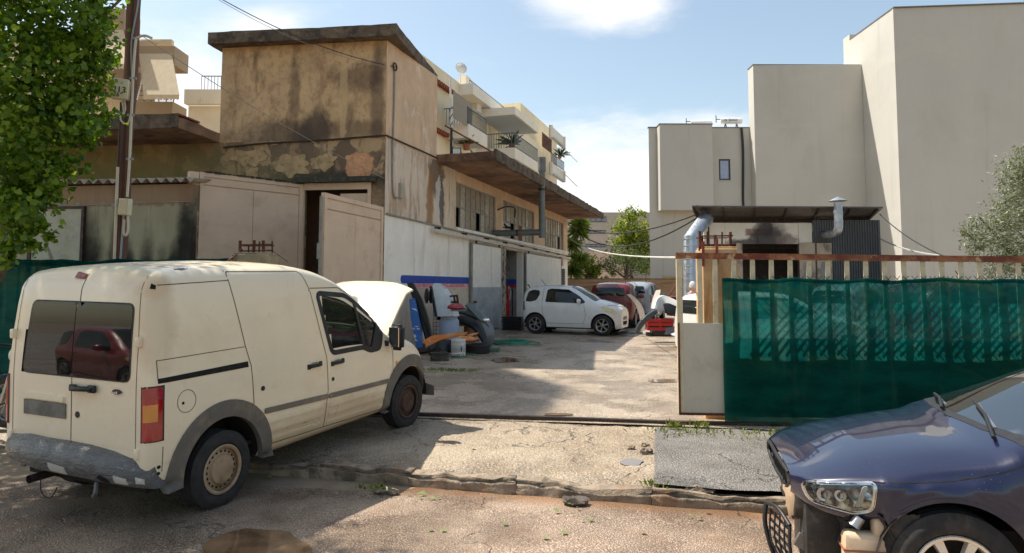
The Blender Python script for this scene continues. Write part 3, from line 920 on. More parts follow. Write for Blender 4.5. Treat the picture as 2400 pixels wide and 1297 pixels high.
# flagpole with a wound rope, rusty rod and weeds on the canopy
M_polew = plain('white_pole_paint', rgb(220, 216, 206), .5)
p0, p1 = wl_(at(1060, 358, 19.0)), wl_(at(1055, 183, 19.2))
MB().tube([p0, p1], .03, 8).build('flagpole', M_polew, ware, 40)
hl = [p0.lerp(p1, t) + Vector((math.cos(t * 60) * .036, math.sin(t * 60) * .036, 0)) for t in [k / 90 * .62 for k in range(90)]]
MB().tube(hl, .016, 5).build('wound_rope', plain('blue_rope', rgb(70, 110, 160), .8), ware)
MB().tube([wl_(at(1043, 295, 18.6)), wl_(at(1165, 363, 20.0)), wl_(at(1188, 368, 20.3))], .022, 6).build('rusty_rod', M_rust, ware)
MB().tube([wl_(at(1058, 300, 18.9)), wl_(at(1057, 368, 18.9))], .035, 6).build('rod_post', M_darksteel, ware)
# cables on the facade
M_cable = plain('black_cable', rgb(44, 42, 40), .6)
M_gcable = plain('grey_cable', rgb(150, 142, 130), .6)
MB().tube([MF @ Vector((4.0, .03, ZZ(5.42))), MF @ Vector((3.0, .03, ZZ(5.5))), MF @ Vector((1.5, .03, ZZ(5.54))), MF @ Vector((.05, .03, ZZ(5.62))), Vector((-.02, -.03, ZZ(5.62)))] + [Vector((s, -.03, ZZ(5.62) - .01 * math.sin(s * 3))) for s in (1, 2, 3, 4.1)], .022, 6).build('conduit', M_darksteel, ware)
MB().tube(spline([(.34, -.03, 7.0), (.34, -.03, 6.3), (.32, -.03, 5.5), (.3, -.03, 5.1), (.32, -.03, 4.3), (.42, -.03, 3.95), (.62, -.03, 3.95)], 5), .02, 6).build('conduit', M_frame, ware)
MB().tube([(.34 + .09 * math.sin(t), -.04, 7.05 + .09 * math.cos(t)) for t in (2 * pi * k / 12 for k in range(13))], .018, 6).build('cable_hook', M_darksteel, ware)
MB().box((.74, -.04, 4.12), (.12, .08, .38), bev=.01).build('junction_box', plain('box_grey', rgb(170, 164, 146), .5), ware)
MB().tube(spline([(8.2, -.03, 4.45), (8.6, -.2, 4.6), (9.3, -.3, 4.62), (9.8, -.15, 4.35)], 6), .025, 6).build('conduit', M_cable, ware)
# alarm siren and dark vent near the far end
a = MB(); a.box((17.55, -.08, 3.16), (.34, .16, .2), bev=.03); a.box((17.6, -.09, 2.92), (.22, .14, .28), bev=.03); a.build('siren', plain('siren_beige', rgb(190, 160, 140), .6), ware)
v = MB()
for i in range(7): v.box((18.1, -.02, 1.95 + i * .11), (.9, .05, .095), rot=Matrix.Rotation(.35, 3, 'X'))
v.build('vent', plain('vent_grey', rgb(72, 76, 78), .6), ware)
# lintel, gateway frame and the inner room at the front
M_pinkleaf = mat('pinkish_steel_paint', rgb(220, 192, 164), .6, var=.05, vs=1.5, layers=[(rgb(182, 150, 126), 2.0, .5, .72, .5), (rgb(126, 104, 90), 8, .66, .76, .5), (rgb(196, 170, 152), (1, 1, 6), .5, .7, .3)], bump=.1, bs=20)
M_moss = mat('mossy_concrete', rgb(66, 64, 54), .95, var=.3, vs=6, layers=[(rgb(128, 122, 104), 9, .55, .68, .6)], bump=.8, bs=20, bd=.02)
rough_slab('lintel', MF, ((.2, 2.1), (.0, .22), (DOZ + .02, DOZ + .14)), M_moss, ware, .012)
fr = MB(); fr.span((DO0, -.02, DOZ - .14), (DO1, .05, DOZ + .015), MF); fr.span((DO0, -.02, 0), (DO0 + .07, .05, DOZ - .14), MF); fr.span((DO1 - .06, -.02, 0), (DO1, .05, DOZ - .14), MF)
fr.build('door_frame', M_pinkleaf, ware)
MB().span((DO0 + .07, -.06, 3.72), (1.08, -.02, 3.98), MF).build('transom_panel', M_pinkleaf, ware)
MB().span((-.2, -1.7, 0), (4, -1.6, 4.6), MF).build('room_wall', mat('brown_room_wall', rgb(116, 86, 62), .9), ware)
# small red notice inside
sg = MB().box((0, 0, 0), (.2, .02, .26)).build('notice', plain('notice_red', rgb(170, 30, 44), .5), ware)
sg.matrix_local = MF @ Matrix.Translation((1.12, -1.585, at(764, 592, 17.6).z))
nt = MB()
for k in range(3): nt.box((-.045, .011, .075 - .07 * k), (.07, .004, .03))
nt.box((.04, .011, 0), (.05, .004, .2)); nt.build('notice_print', plain('notice_white', rgb(225, 200, 200), .6), sg)

def gate_leaf(a, b, z0, z1, rows, name, depth=.06):
    """steel door leaf between two ground points (world), facing the street; rows: sheets of the cladding"""
    a, b = Vector((a[0], a[1], 0)), Vector((b[0], b[1], 0))
    d = (b - a); L = d.length; d.normalize()
    n = Vector((d.y, -d.x, 0))
    M = MWI @ Matrix(((d.x, n.x, 0, a.x), (d.y, n.y, 0, a.y), (0, 0, 1, 0), (0, 0, 0, 1)))
    f = MB()
    t = .09
    f.span((0, -depth / 2, z0), (t, depth / 2 + .02, z1), M).span((L - t, -depth / 2, z0), (L, depth / 2 + .02, z1), M)
    f.span((t, -depth / 2, z1 - t), (L - t, depth / 2 + .015, z1), M).span((t, -depth / 2, z0), (L - t, depth / 2 + .015, z0 + t), M)
    f.span((t, -depth / 2, z0 + t), (L - t, -depth / 2 + .02, z1 - t), M)
    o = f.build(name, M_pinkleaf, ware)
    for (u0, u1, v0, v1) in rows:
        x0, x1 = t + (L - 2 * t) * u0 + .004, t + (L - 2 * t) * u1 - .004
        s0, s1 = z0 + t + (z1 - z0 - 2 * t) * v0 + .004, z0 + t + (z1 - z0 - 2 * t) * v1 - .004
        MB().span((x0, .0, s0), (x1, .022, s1), M, bev=.004).build('sheet', M_pinkleaf, o)
    return o, M, L
lf, LM, LL = gate_leaf((-6.56, 14.35), (-4.92, 16.08), .28, 4.21, [(0, .5, .46, .95), (.5, 1, .45, .95), (0, 1, 0, .45), (0, 1, .955, 1)], 'door_leaf')
MB().span((-.2, -.08, .28), (-.02, .06, 4.2), LM).build('door_frame', M_pinkleaf, lf)
b = MB()
for i in range(24):
    b.box((.15 + i * .1 + R.uniform(-.03, .03), .02, 4.225), (R.uniform(.06, .16), .09, R.uniform(.02, .06)), LM)
b.build('crumbled_cap', M_moss, lf, kind='stuff')
lf2, LM2, _ = gate_leaf((-3.62, 13.13), (-2.96, 15.6), .25, 3.62, [(0, .5, .42, .93), (.5, 1, .40, .93), (0, 1, 0, .40), (0, 1, .935, 1)], 'door_leaf')
MB().tube([LM2 @ Vector((-.03, -.02, .25)), LM2 @ Vector((-.03, -.02, 3.55))], .025, 6).build('bolt_bar', M_frame, lf2)
MB().box((-.05, -.03, 2.5), (.05, .06, .3), LM2).build('latch', M_frame, lf2)

# ================================================================== shed at the left
SO = Vector((-6.55, 14.05, 0))
MS = Matrix.Translation(SO) @ Matrix(((-.9912, -.1323, 0, 0), (.1323, -.9912, 0, 0), (0, 0, 1, 0), (0, 0, 0, 1)))
shed = thing('shed', 'low mould streaked shed with a corrugated roof behind the wooden pole', 'shed', M=MS)
SZ = at(400, 432, 14.1).z
ssk = [(rgb(92, 84, 62), (2, 2, .5), .48, .68, .7), (rgb(52, 48, 36), (4, 4, .3), .55, .7, .7)]
for (L, w_, h, top) in ((.1, .16, 2.4, 3.9), (.95, .13, 1.3, 2.7), (.62, .12, 1.0, 2.45), (1.6, .16, 1.3, 2.95), (2.25, .25, 1.5, 2.95), (1.35, .1, .7, 2.6), (.35, .1, .6, 2.6), (3.1, .12, .5, 3.3)):
    ssk.append(('blob', rgb(24, 20, 16), (L, 0, top - h), (w_ * 1.5, .5, h * 1.05), .16, 3.2, .8, .95))
ssk.append(('blob', rgb(150, 118, 92), (1.5, 0, SZ), (4, .5, .42), .3, 4, .1, .8))
MB().span((0, 0, 0), (5.2, -.2, SZ)).build('wall', mat('mouldy_render', rgb(164, 156, 128), .9, var=.12, vs=1.4, layers=ssk, bump=.5, bs=22, bd=.012), shed)
MB().span((0, -.2, 0), (.2, -1.6, SZ)).build('wall', M_low, shed)
# corrugated roof sheets
vs, fs = [], []
N = 260
for i in range(N + 1):
    x = -.12 + i * 5.5 / N
    zc = .045 * math.sin(2 * pi * x / .215)
    for (y, zz) in ((.16, SZ + .02), (-1.9, SZ + .28)):
        vs += [(x, y, zz + zc + .05), (x, y, zz + zc + .038)]
for i in range(N):
    a = i * 4
    fs += [(a, a + 4, a + 6, a + 2), (a + 1, a + 3, a + 7, a + 5), (a, a + 1, a + 5, a + 4)]
mk('corrugated_roof', vs, fs, mat('fibre_cement', rgb(176, 162, 146), .9, var=.2, vs=4, layers=[(rgb(96, 74, 58), 5, .52, .68, .6)], bump=.5), shed, 60)
M_shdoor = mat('pale_sheet_door', rgb(176, 172, 152), .7, var=.08, layers=[(rgb(140, 136, 112), 2, .5, .7, .6), (rgb(110, 96, 70), 7, .62, .74, .5)])
L0, L1 = 2.42, 3.55
dz = at(160, 490, 14.4).z
dr = MB().span((L0, .01, .3), (L1, .05, dz), bev=.008).build('door', M_shdoor, shed)
cr = MB(); cr.add([(L0 + .03, .051, 1.2), (L1 - .05, .051, dz - .05), ((L0 + L1) / 2, .066, 2.1)], [(0, 1, 2), (2, 1, 0)])
cr.build('door_crease', M_shdoor, dr)
f = MB(); f.span((L0 - .06, 0, .3), (L0, .07, dz + .05)).span((L1, 0, .3), (L1 + .08, .07, dz + .05)).span((L0, 0, dz), (L1, .07, dz + .05)); f.build('door_frame', M_darksteel, shed)
MB().box((3.0, .08, 1.98), (.2, .06, .12), bev=.01).build('door_handle', M_black, dr)
MB().tube([(0, .02, dz + .12), (1.2, .03, dz + .1), (2.4, .02, dz + .07)], .008, 5).build('conduit', M_frame, shed)

# ================================================================== gate, pillars, shade cloth
M_gatep = mat('rusting_cream_paint', rgb(206, 190, 156), .6, var=.12, vs=6, layers=[(rgb(150, 80, 44), (5, 5, 5), .55, .68, .85), (rgb(96, 46, 30), 9, .62, .72, .8, (4, 2, 1)), (rgb(178, 150, 104), 3, .5, .7, .5)], bump=.35, bs=50)
M_gaterail = mat('rusted_rail_paint', rgb(150, 96, 62), .75, var=.25, vs=7, layers=[(rgb(104, 44, 28), (3, 3, 3), .42, .56, .9), (rgb(202, 170, 130), 4, .6, .68, .75), (rgb(70, 34, 24), 13, .6, .7, .6)], bump=.5, bs=60)
M_sheet = mat('faded_grey_sheet', rgb(196, 184, 164), .55, var=.05, vs=2, layers=[(rgb(170, 150, 122), 3, .5, .7, .5), (rgb(130, 84, 52), 10, .66, .74, .8), (rgb(150, 160, 168), ( 3, 3, 6), .6, .72, .5), (rgb(120, 104, 86), (9, 9, 1.2), .64, .76, .5)], bump=.1, bs=15)
GY = 8.78
g0 = at(1589, 594, GY); g1 = at(2400, 603, 8.48)
gd = (g1 - g0); gd.z = 0; gd.normalize()
gate = thing('sliding_gate', 'rusty cream steel gate with upright bars and a sheet metal base', 'gate', (g0.x, g0.y, 0), math.atan2(gd.y, gd.x))
GL = 8.2
zt = g0.z; dzt = (g1.z - g0.z) / ((g1 - g0).length)
def gx(px): # distance along the gate of a pixel column
    d = ray(px, 640); 
    # intersect with gate line in plan
    k = d.x / d.y
    return (k * g0.y - g0.x) / (gd.x - k * gd.y)
b = MB(); b.beam((-.03, 0, zt - .03), (GL, 0, zt - .03 + dzt * GL), .06, .075); b.build('top_rail', M_gaterail, gate)
zs = at(1640, 757, GY).z; zb = at(1640, 970, GY).z; zs2 = at(1900, 792, GY).z
b = MB(); b.box((.01, 0, (zb + zt - .07) / 2), (.07, .06, zt - .07 - zb)); b.build('end_post', M_gatep, gate)
bar = None
i = 0
xs_b = [gx(1640)] + [gx(1676 + 43.9 * k + .035 * k * k) for k in range(30)]
for xb in xs_b:
    if xb > GL - .05: break
    ztop = zt - .068 + dzt * xb
    o = MB().box((0, 0, 0), (.060, .012, ztop - zs2 + .02)).build('bar', M_gatep, gate) if bar is None else None
    if bar is None: bar = o
    else:
        o = bar.copy(); COL.objects.link(o)
    o.location = (xb, 0, (ztop + zs2 - .02) / 2)
sh = MB().span((.045, -.034, zb), (gx(1692), -.026, zs), bev=.003).build('base_sheet', M_sheet, gate)
MB().span((gx(1692) + .004, -.028, zb - .02), (GL, -.02, zs2)).build('base_sheet', M_sheet, gate)
b = MB(); b.span((.045, -.02, zb), (GL, .03, zb + .06)); b.span((.045, -.02, zs2 - .05), (GL, .03, zs2)); b.build('bottom_rail', M_gaterail, gate)
b = MB(); b.span((-.02, -.045, zb), (.0, -.03, zs)); b.span((-.02, -.045, zb - .01), (gx(1690), -.03, zb + .02)); b.build('edge_strip', M_rust, gate)
# chain link behind the cloth
b = MB(); x0 = gx(1716); zz0, zz1 = zs2, 1.98
st = .105; h = zz1 - zz0
k = x0 - h
while k < GL:
    for s in (1, -1):
        pa, pb = (k, zz0), (k + h * .9, zz1)
        if s < 0: pa, pb = (k + h * .9, zz0), (k, zz1)
        q = [p for p in (pa, pb)]
        if min(pa[0], pb[0]) < x0 or max(pa[0], pb[0]) > GL: continue
        b.beam((pa[0], -.035 - .004 * s, pa[1]), (pb[0], -.035 - .004 * s, pb[1]), .006)
    k += st
b.build('wire_mesh', plain('wire', rgb(70, 66, 58), .5, .6), gate, kind='stuff')

# shade cloth (see-through woven plastic)
g = G('shade_cloth')
c = g.mix(g.ramp(g.noise((2, 2, 5), 5, .6), .35, .7), rgb(6, 55, 55), rgb(12, 78, 74))
c = g.mix(g.math('MULTIPLY', g.ramp(g.noise((1.2, 1.2, 3), 5, .6, 1), .52, .72), .5), c, rgb(50, 84, 58))
c = g.mix(g.math('MULTIPLY', g.ramp(g.noise((5, 5, .5), 5, .6, 0, (2, 7, 1)), .55, .75), .22), c, rgb(96, 120, 104))
c = g.mix(g.math('MULTIPLY', g.ramp(g.noise(1.6, 7, .65, .6, (4, 2, 9)), .6, .68), .35), c, rgb(70, 74, 58))
d_ = g.n.new('ShaderNodeBsdfDiffuse'); g.l.new(c, d_.inputs[0])
t_ = g.n.new('ShaderNodeBsdfTranslucent'); g.l.new(g.mix(1.0, c, (3.8, 3.8, 3.8, 1), 'MULTIPLY'), t_.inputs[0])
p_ = g.n.new('ShaderNodeBsdfTransparent'); p_.inputs[0].default_value = (.42, .86, .76, 1)
m0 = g.n.new('ShaderNodeMixShader'); m0.inputs[0].default_value = .68
g.l.new(d_.outputs[0], m0.inputs[1]); g.l.new(t_.outputs[0], m0.inputs[2])
m1 = g.n.new('ShaderNodeMixShader')
g.l.new(g.math('ADD', .05, g.math('MULTIPLY', g.noise((30, 30, 260), 2), .18)), m1.inputs[0])
g.l.new(m0.outputs[0], m1.inputs[1]); g.l.new(p_.outputs[0], m1.inputs[2]); g.l.new(m1.outputs[0], g.out.inputs[0])
M_cloth = g.m
def cloth(name, parent_M, x0, x1, z0, z1, label, y=-.085, top_wave=.018):
    vs, fs = [], []
    nx, nzv = int((x1 - x0) / .06), 34
    for j in range(nzv + 1):
        t = j / nzv
        for i in range(nx + 1):
            x = x0 + (x1 - x0) * i / nx
            sg = abs(math.sin((x - x0) * 3.6)) * top_wave * (1.4 + 2 * nz(x, 0, 1.1, 7)) + .025 * nz(x, 0, .8, 2) - .0 * t
            zq_ = z0 + .05 * nz(x, 0, 1.7, 5) + .03 * nz(x, 0, 6, 5)
            z = zq_ + (z1 - sg - zq_) * t + .006 * nz(x, z0 + t, 6)
            yy = y + .016 * nz(x * .6, t * 1.6, 1.8, 4) + .003 * nz(x, t * .6, 6, 1) - (.05 * max(0, .12 - t) / .12 * (1 + nz(x, 0, 3)))
            vs.append((x, yy, z))
    for j in range(nzv):
        for i in range(nx): fs.append((j * (nx + 1) + i, j * (nx + 1) + i + 1, (j + 1) * (nx + 1) + i + 1, (j + 1) * (nx + 1) + i))
    k = len(vs)
    # rolled upper hem
    for i in range(nx + 1):
        p = vs[nzv * (nx + 1) + i]
        vs += [(p[0], p[1] - .018, p[2] + .012 + .008 * nz(p[0], 0, 9)), (p[0], p[1] - .02, p[2] - .035 - .012 * nz(p[0], 3, 5))]
    for i in range(nx):
        a = nzv * (nx + 1) + i
        fs += [(a, a + 1, k + 2 * i + 2, k + 2 * i), (k + 2 * i, k + 2 * i + 2, k + 2 * i + 3, k + 2 * i + 1)]
    o = mk(name, vs, fs, M_cloth, None, 180)
    o.matrix_world = parent_M
    return tag(o, label, 'shade cloth')
MG = Matrix.Translation((g0.x, g0.y, 0)) @ Matrix.Rotation(math.atan2(gd.y, gd.x), 4, 'Z')
cloth('shade_cloth', MG, gx(1688), GL - .1, .10, at(1800, 654, 8.75).z, 'dark green shade cloth tied over the rusty sliding gate')
# left fence, mostly behind the van
FM = Matrix.Translation((-4.05, 9.95, 0)) @ Matrix.Rotation(pi - .16, 4, 'Z')
fence = thing('fence', 'steel bar fence running behind the white van', 'fence', M=FM)
FZ = 2.16
b = MB(); b.beam((0, 0, FZ), (7, 0, FZ), .06, .07); b.beam((0, 0, .5), (7, 0, .5), .05, .06); b.build('rail', M_gaterail, fence)
for i in range(24):
    MB().box((.15 + i * .3, 0, 1.32), (.05, .05, 1.6)).build('bar', M_gatep, fence)
cloth('shade_cloth', FM, .0, 6.9, .2, 2.22, 'green shade cloth on the fence behind the van', y=.07)

M_pillar = mat('ochre_pillar_render', rgb(200, 166, 122), .9, var=.14, vs=4, layers=[(rgb(150, 120, 92), (6, 6, 1), .5, .68, .6), (rgb(178, 104, 52), (9, 9, .8), .56, .68, .6), (rgb(92, 74, 58), 16, .66, .74, .6)], bump=.7, bs=45, bd=.012)
M_pillar2 = mat('grey_pillar_render', rgb(150, 136, 110), .95, var=.2, vs=5, layers=[(rgb(70, 64, 54), (7, 7, 1.6), .5, .64, .7), (rgb(196, 186, 166), 7, .6, .7, .6)], bump=.7, bs=40, bd=.012)
def pillar(cx, cy, w, z1, m, label):
    t = thing('gate_pillar', label, 'pillar', (cx, cy, 0), -.05)
    MB().box((0, 0, z1 / 2), (w, w, z1), bev=.012).build('shaft', m, t)
    MB().box((.01, .01, z1 + .012), (w * .96, w * .95, .03), bev=.008).build('rough_top', m, t)
    return t
pr0 = at(1678, 590, 9.25)
pillar(pr0.x, pr0.y, .45, at(1678, 585, 9.25).z, M_pillar, 'ochre concrete gate pillar beside the steel gate at the yard entrance')
pl0 = at(602, 592, 9.75)
pillar(pl0.x, pl0.y, .5, at(602, 596, 9.5).z, M_pillar2, 'grey stained gate pillar behind the roof of the white van')
def rebar(cx, cy, z, w, d, h, label, rz=0, posts=6):
    t = thing('rebar_cage', label, 'rebar cage', (cx, cy, z), rz)
    for i in range(posts):
        x = -w / 2 + w * i / (posts - 1) + R.uniform(-.02, .02); y = R.uniform(-.05, .05) if 0 < i < posts - 1 else 0
        thick = .02 if i % 2 == 0 else .011
        MB().beam((x, y, -.04), (x + R.uniform(-.01, .01), y, h + R.uniform(-.02, .05)), thick * 1.6).build('upright', M_rust, t)
    for zz in (.03, h * .86):
        b = MB(); b.beam((-w / 2 - .02, -.02, zz), (w / 2 + .03, -.02, zz + .01), .018); b.build('crossbar', M_rust, t)
    b = MB(); b.beam((-w / 2, d, h * .8), (w / 2, d, h * .84), .014); b.beam((-w / 2, -.02, h * .84), (-w / 2, d, h * .82), .014); b.beam((w / 2, -.02, h * .84), (w / 2, d, h * .82), .014); b.build('rear_crossbar', M_rust, t)
    return t
t = rebar(pr0.x - .02, pr0.y - .05, at(1678, 585, 9.25).z + .02, .40, .2, .175, 'rusty welded cage above the ochre pillar at the gate', 0, 5)
for px, tp, bt in ((1648, 566, 625), (1680, 560, 620)):
    a, c = at(px, tp, 9.0), at(px, bt, 9.0)
    MI = t.matrix_world.inverted() if False else Matrix.Rotation(0, 4, 'Z') @ Matrix.Translation(-Vector(t.location))
    MB().beam(MI @ a, MI @ c, .035, .012).build('flat_bar', mat('red_oxide', rgb(134, 60, 44), .7, var=.2, layers=[(rgb(80, 44, 34), 9, .5, .66, .7)]), t)
t = rebar(pl0.x + .01, pl0.y - .05, at(602, 596, 9.5).z + .02, .43, .1, .135, 'dark rusty cage on the grey pillar behind the van roof')
MI = Matrix.Translation(-Vector(t.location))
MB().tube([MI @ at(568, 585, 9.6), MI @ at(530, 616, 9.4)], .013, 6).build('stay_rod', M_rust, t)
MB().tube([MI @ at(641, 590, 9.6), MI @ at(675, 614, 9.4)], .005, 5).build('stay_wire', M_rust, t)

# ================================================================== spray booth shelter in the yard
M_blackwall = mat('shaded_bay_wall', rgb(52, 48, 46), .9, var=.2)  # near-black colour stands for the shade in the open bay and roof gap
M_clad = mat('dark_grey_cladding', rgb(92, 94, 96), .5, .3, .1, 2, [(rgb(120, 118, 114), (6, 6, .7), .55, .7, .4)], .1)
M_panelw = mat('white_booth_panel', rgb(226, 218, 202), .6, var=.05, vs=2)
M_sootp = None
bo = at(1622, 482, 18.0)
booth = thing('spray_booth', 'open fronted metal shelter with soot stained white panels and a chimney pipe', 'shelter', (bo.x, bo.y, 0))
BI = Matrix.Translation((-bo.x, -bo.y, 0))
def bp(px, py, Y): return BI @ at(px, py, Y)
RZ = bo.z
RW = bp(2070, 487, 18.0).x
rf = MB(); rf.add([(0, 0, RZ), (RW, 0, RZ - .02), (RW + 1.0, 3.6, RZ - .45), (1.25, 3.6, RZ - .45), (0, 0, RZ - .035), (RW, 0, RZ - .055), (RW + 1.0, 3.6, RZ - .485), (1.25, 3.6, RZ - .485)],
       [(0, 1, 2, 3), (7, 6, 5, 4), (0, 4, 5, 1), (1, 5, 6, 2), (2, 6, 7, 3), (3, 7, 4, 0)])
rf.build('roof', mat('roof_sheet', rgb(96, 92, 88), .5, .3, .1), booth)
for k in range(7):
    x = RW * k / 6
    MB().beam((min(max(x, .05), RW - .12), .06, RZ - .07), (min(max(x, .2), RW - .16) + 1.1, 3.5, RZ - .52), .05, .07).build('rafter', M_darksteel, booth)
MB().beam((.6, 1.2, RZ - .27), (RW + .2, 1.2, RZ - .27), .06, .1).build('purlin', M_darksteel, booth)
pY = 18.75
gsoot = [('blob', rgb(50, 42, 42), (bp(1800, 558, pY).x, pY - bo.y, bp(1800, 556, pY).z), (.50, .6, .40), .28, 4, .7, .95),
         ('blob', rgb(60, 50, 48), (bp(1797, 530, pY).x, pY - bo.y, bp(1800, 530, pY).z), (.14, .6, .32), .3, 5, .8, .9),
         ('blob', rgb(70, 60, 56), (bp(1745, 566, pY).x, pY - bo.y, bp(1745, 570, pY).z), (.45, .6, .12), .4, 6, .6, .9),
         ('blob', rgb(120, 100, 92), (bp(1842, 560, pY).x, pY - bo.y, bp(1842, 565, pY).z), (.3, .6, .18), .5, 6, .7, .8)]
M_sootp = mat('sooted_booth_panel', rgb(226, 218, 202), .6, var=.05, vs=2, layers=gsoot)
edges = [1650, 1700, 1776, 1872, 1904]
for a, c in zip(edges, edges[1:]):
    p, q = bp(a, 572, pY), bp(c, 572, pY)
    z1 = bp(1780, 523, pY).z
    MB().span((p.x + .004, pY - bo.y, p.z), (q.x - .004, pY - bo.y + .06, z1)).build('wall_panel', M_sootp, booth)
p, q = bp(1748, 552, pY), bp(1810, 537, pY)
MB().span((p.x, pY - bo.y - .012, p.z), (q.x, pY - bo.y, q.z)).build('patch_panel', mat('brownish_patch', rgb(176, 148, 130), .7, var=.1, layers=[gsoot[0], gsoot[1]]), booth)
# corrugated cladding to the right
x0, x1 = bp(1904, 520, pY).x, bp(2058, 520, pY).x
nrib = 26; z1c = bp(1980, 516, pY).z
cl = MB(); vs = []; ycl = pY - bo.y
for i in range(nrib):
    a = x0 + (x1 - x0) * i / nrib; w = (x1 - x0) / nrib
    for dx, dy in ((0, .0), (.55 * w, .0), (.65 * w, -.03), (.9 * w, -.03)): vs.append((a + dx, ycl + dy))
vs.append((x1, ycl))
cl.add([(x, y, z) for z in (.2, z1c) for x, y in vs], [(i, i + 1, len(vs) + i + 1, len(vs) + i) for i in range(len(vs) - 1)])
cl.build('corrugated_cladding', M_clad, booth)
MB().span((x1, ycl, .2), (x1 + .05, ycl + 2.0, z1c)).build('side_cladding', M_clad, booth)
# dark bay, door panels
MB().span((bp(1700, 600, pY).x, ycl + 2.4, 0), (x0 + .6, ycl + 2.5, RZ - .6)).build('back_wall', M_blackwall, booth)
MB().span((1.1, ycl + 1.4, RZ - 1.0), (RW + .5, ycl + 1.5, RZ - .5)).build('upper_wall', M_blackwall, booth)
M_dp = mat('stained_beige_door', rgb(178, 160, 138), .6, var=.1, layers=[(rgb(92, 80, 74), 3, .5, .66, .7), (rgb(150, 92, 60), 9, .62, .72, .5)])
for a, c in ((1724, 1738), (1871, 1908), (1912, 1947)):
    p, q = bp(a, 570, pY), bp(c, 570, pY)
    d = MB().span((p.x, ycl - .06, .3), (q.x, ycl - .01, p.z), bev=.01).build('door_panel', M_dp, booth)
    if c - a > 20:
        pts = rounded([(p.x + .1, .7), (q.x - .1, .7), (q.x - .1, p.z - .5), (p.x + .1, p.z - .5)], .14)
        MB().prism(pts, ycl - .066, ycl - .06, 'Y').build('door_window', plain('murky_glass', rgb(120, 124, 126), .2, spec=.8), d)
for px, z0 in ((1738, 0), (1871, 0)):
    MB().beam((bp(px, 600, pY).x, ycl - .02, .2), (bp(px, 600, pY).x, ycl - .02, bp(px, 572, pY).z), .05).build('post', M_darksteel, booth)
# lattice post at the left
xa = bp(1634, 520, 18.3).x
b = MB(); b.beam((xa, .3, .2), (xa, .3, RZ - .12), .035); b.beam((xa + .3, .3, .2), (xa + .3, .3, RZ - .14), .035)
for k in range(9):
    z = .4 + k * .4; s = (xa, xa + .3) if k % 2 else (xa + .3, xa)
    b.beam((s[0], .3, z), (s[1], .3, z + .4), .025)
b.build('lattice_post', M_darksteel, booth)
# galvanised ducts
M_galv = mat('galvanised_steel', rgb(176, 182, 186), .42, .75, .1, 5, [(rgb(140, 146, 150), 3, .5, .7, .4)], .03)
d = MB(); a, c, e = bp(1619, 720, 17.5), bp(1619, 557, 17.5), bp(1652, 516, 18.2)
d.tube([a - Vector((0, 0, 1.5)), c, e, e + Vector((.12, .3, .05))], .19, 20)
o = d.build('ventilation_duct', M_galv, booth, 50)
b = MB()
for k in range(16): b.lathe([(.192, 0), (.197, .012), (.192, .024)], 20, Matrix.Translation((c.x, c.y, c.z - .06 - k * .17)))
b.build('duct_seam', M_galv, booth, 50)
d = MB(); a, c = bp(1966, 540, 17.75), bp(1964, 478, 17.75)
d.tube(spline([a + Vector((.05, 1.05, -.05)), a + Vector((.01, .25, -.05)), a + Vector((0, .03, .03)), a + Vector((0, 0, .2)), c], 4), .105, 18)
o = d.build('chimney_pipe', M_galv, booth, 50)
MB().lathe([(.235, 0), (.02, .11), (.0, .115)], 18, Matrix.Translation((c.x, c.y, c.z + .07))).build('chimney_cap', M_galv, booth, 30)
b = MB()
for k in range(3): b.beam((c.x + .1 * math.cos(k * 2.1), c.y + .1 * math.sin(k * 2.1), c.z - .02), (c.x + .12 * math.cos(k * 2.1), c.y + .12 * math.sin(k * 2.1), c.z + .085), .012)
b.build('cap_bracket', M_galv, booth)
b = MB(); b.lathe([(.109, 0), (.115, .03), (.109, .06)], 18, Matrix.Translation((c.x, c.y, c.z - .25))); b.lathe([(.109, 0), (.115, .02), (.109, .04)], 18, Matrix.Translation((a.x, a.y, a.z + .2))); b.build('pipe_collar', M_galv, booth, 40)

# ================================================================== modern buildings at the right
M_stucco = mat('beige_stucco', rgb(190, 187, 178), .95, var=.03, vs=.35, layers=[(rgb(176, 171, 157), (.5, .5, .25), .5, .7, .4), (rgb(158, 152, 138), (2.2, 2.2, .09), .56, .76, .30), (rgb(200, 195, 182), (.25, .25, .6), .55, .62, .3)], bump=.35, bs=14, bd=.012)
M_alu = plain('dark_window_frame', rgb(52, 52, 54), .4)
M_wglass = glass('window_glass', (.35, .42, .5, 1), .35)
tc = at(2093, 20, 36)
def block(name, m, parent, foot, z0, z1):
    return normals_out(MB().prism(foot, z0, z1, 'Z').build(name, m, parent))
tall = thing('modern_apartment_block', 'tall plain beige apartment block with a blank stucco side wall', 'building', (tc.x, 36, 0))
foot = [(0, 0), (24, -2.3), (24, 20), (6, 20), (0, 4.75)]
block('wall', M_stucco, tall, foot, 0, tc.z)
mid = at(1765, 153, 39.6); mx = mid.x - tc.x
block('wall', M_stucco, tall, [(mx, 3.6), (-.01, 3.45), (.0, 24), (mx + 5, 16), (mx, 4.5)], 0, mid.z)
M_cope = plain('coping_metal', rgb(120, 116, 108), .5, .4)
b = MB(); b.span((mx - .03, 3.57, mid.z), (-.02, 3.75, mid.z + .05)); b.span((mx - .03, 3.75, mid.z), (mx + .15, 4.5, mid.z + .05)); b.build('coping', M_cope, tall)
b = MB(); b.beam((-.02, .0, tc.z + .03), (24, -2.3, tc.z + .03), .2, .05); b.span((-.03, .12, tc.z), (.15, 4.75, tc.z + .05)); b.build('coping', M_cope, tall)
MB().span((.02, 4.8, mid.z - 1), (2, 5.6, at(1985, 84, 41).z)).build('parapet', M_stucco, tall)
low0 = at(1520, 300, 40.4); lowb = at(1545, 293, 39.7); lowe = at(1668, 293, 39.7)
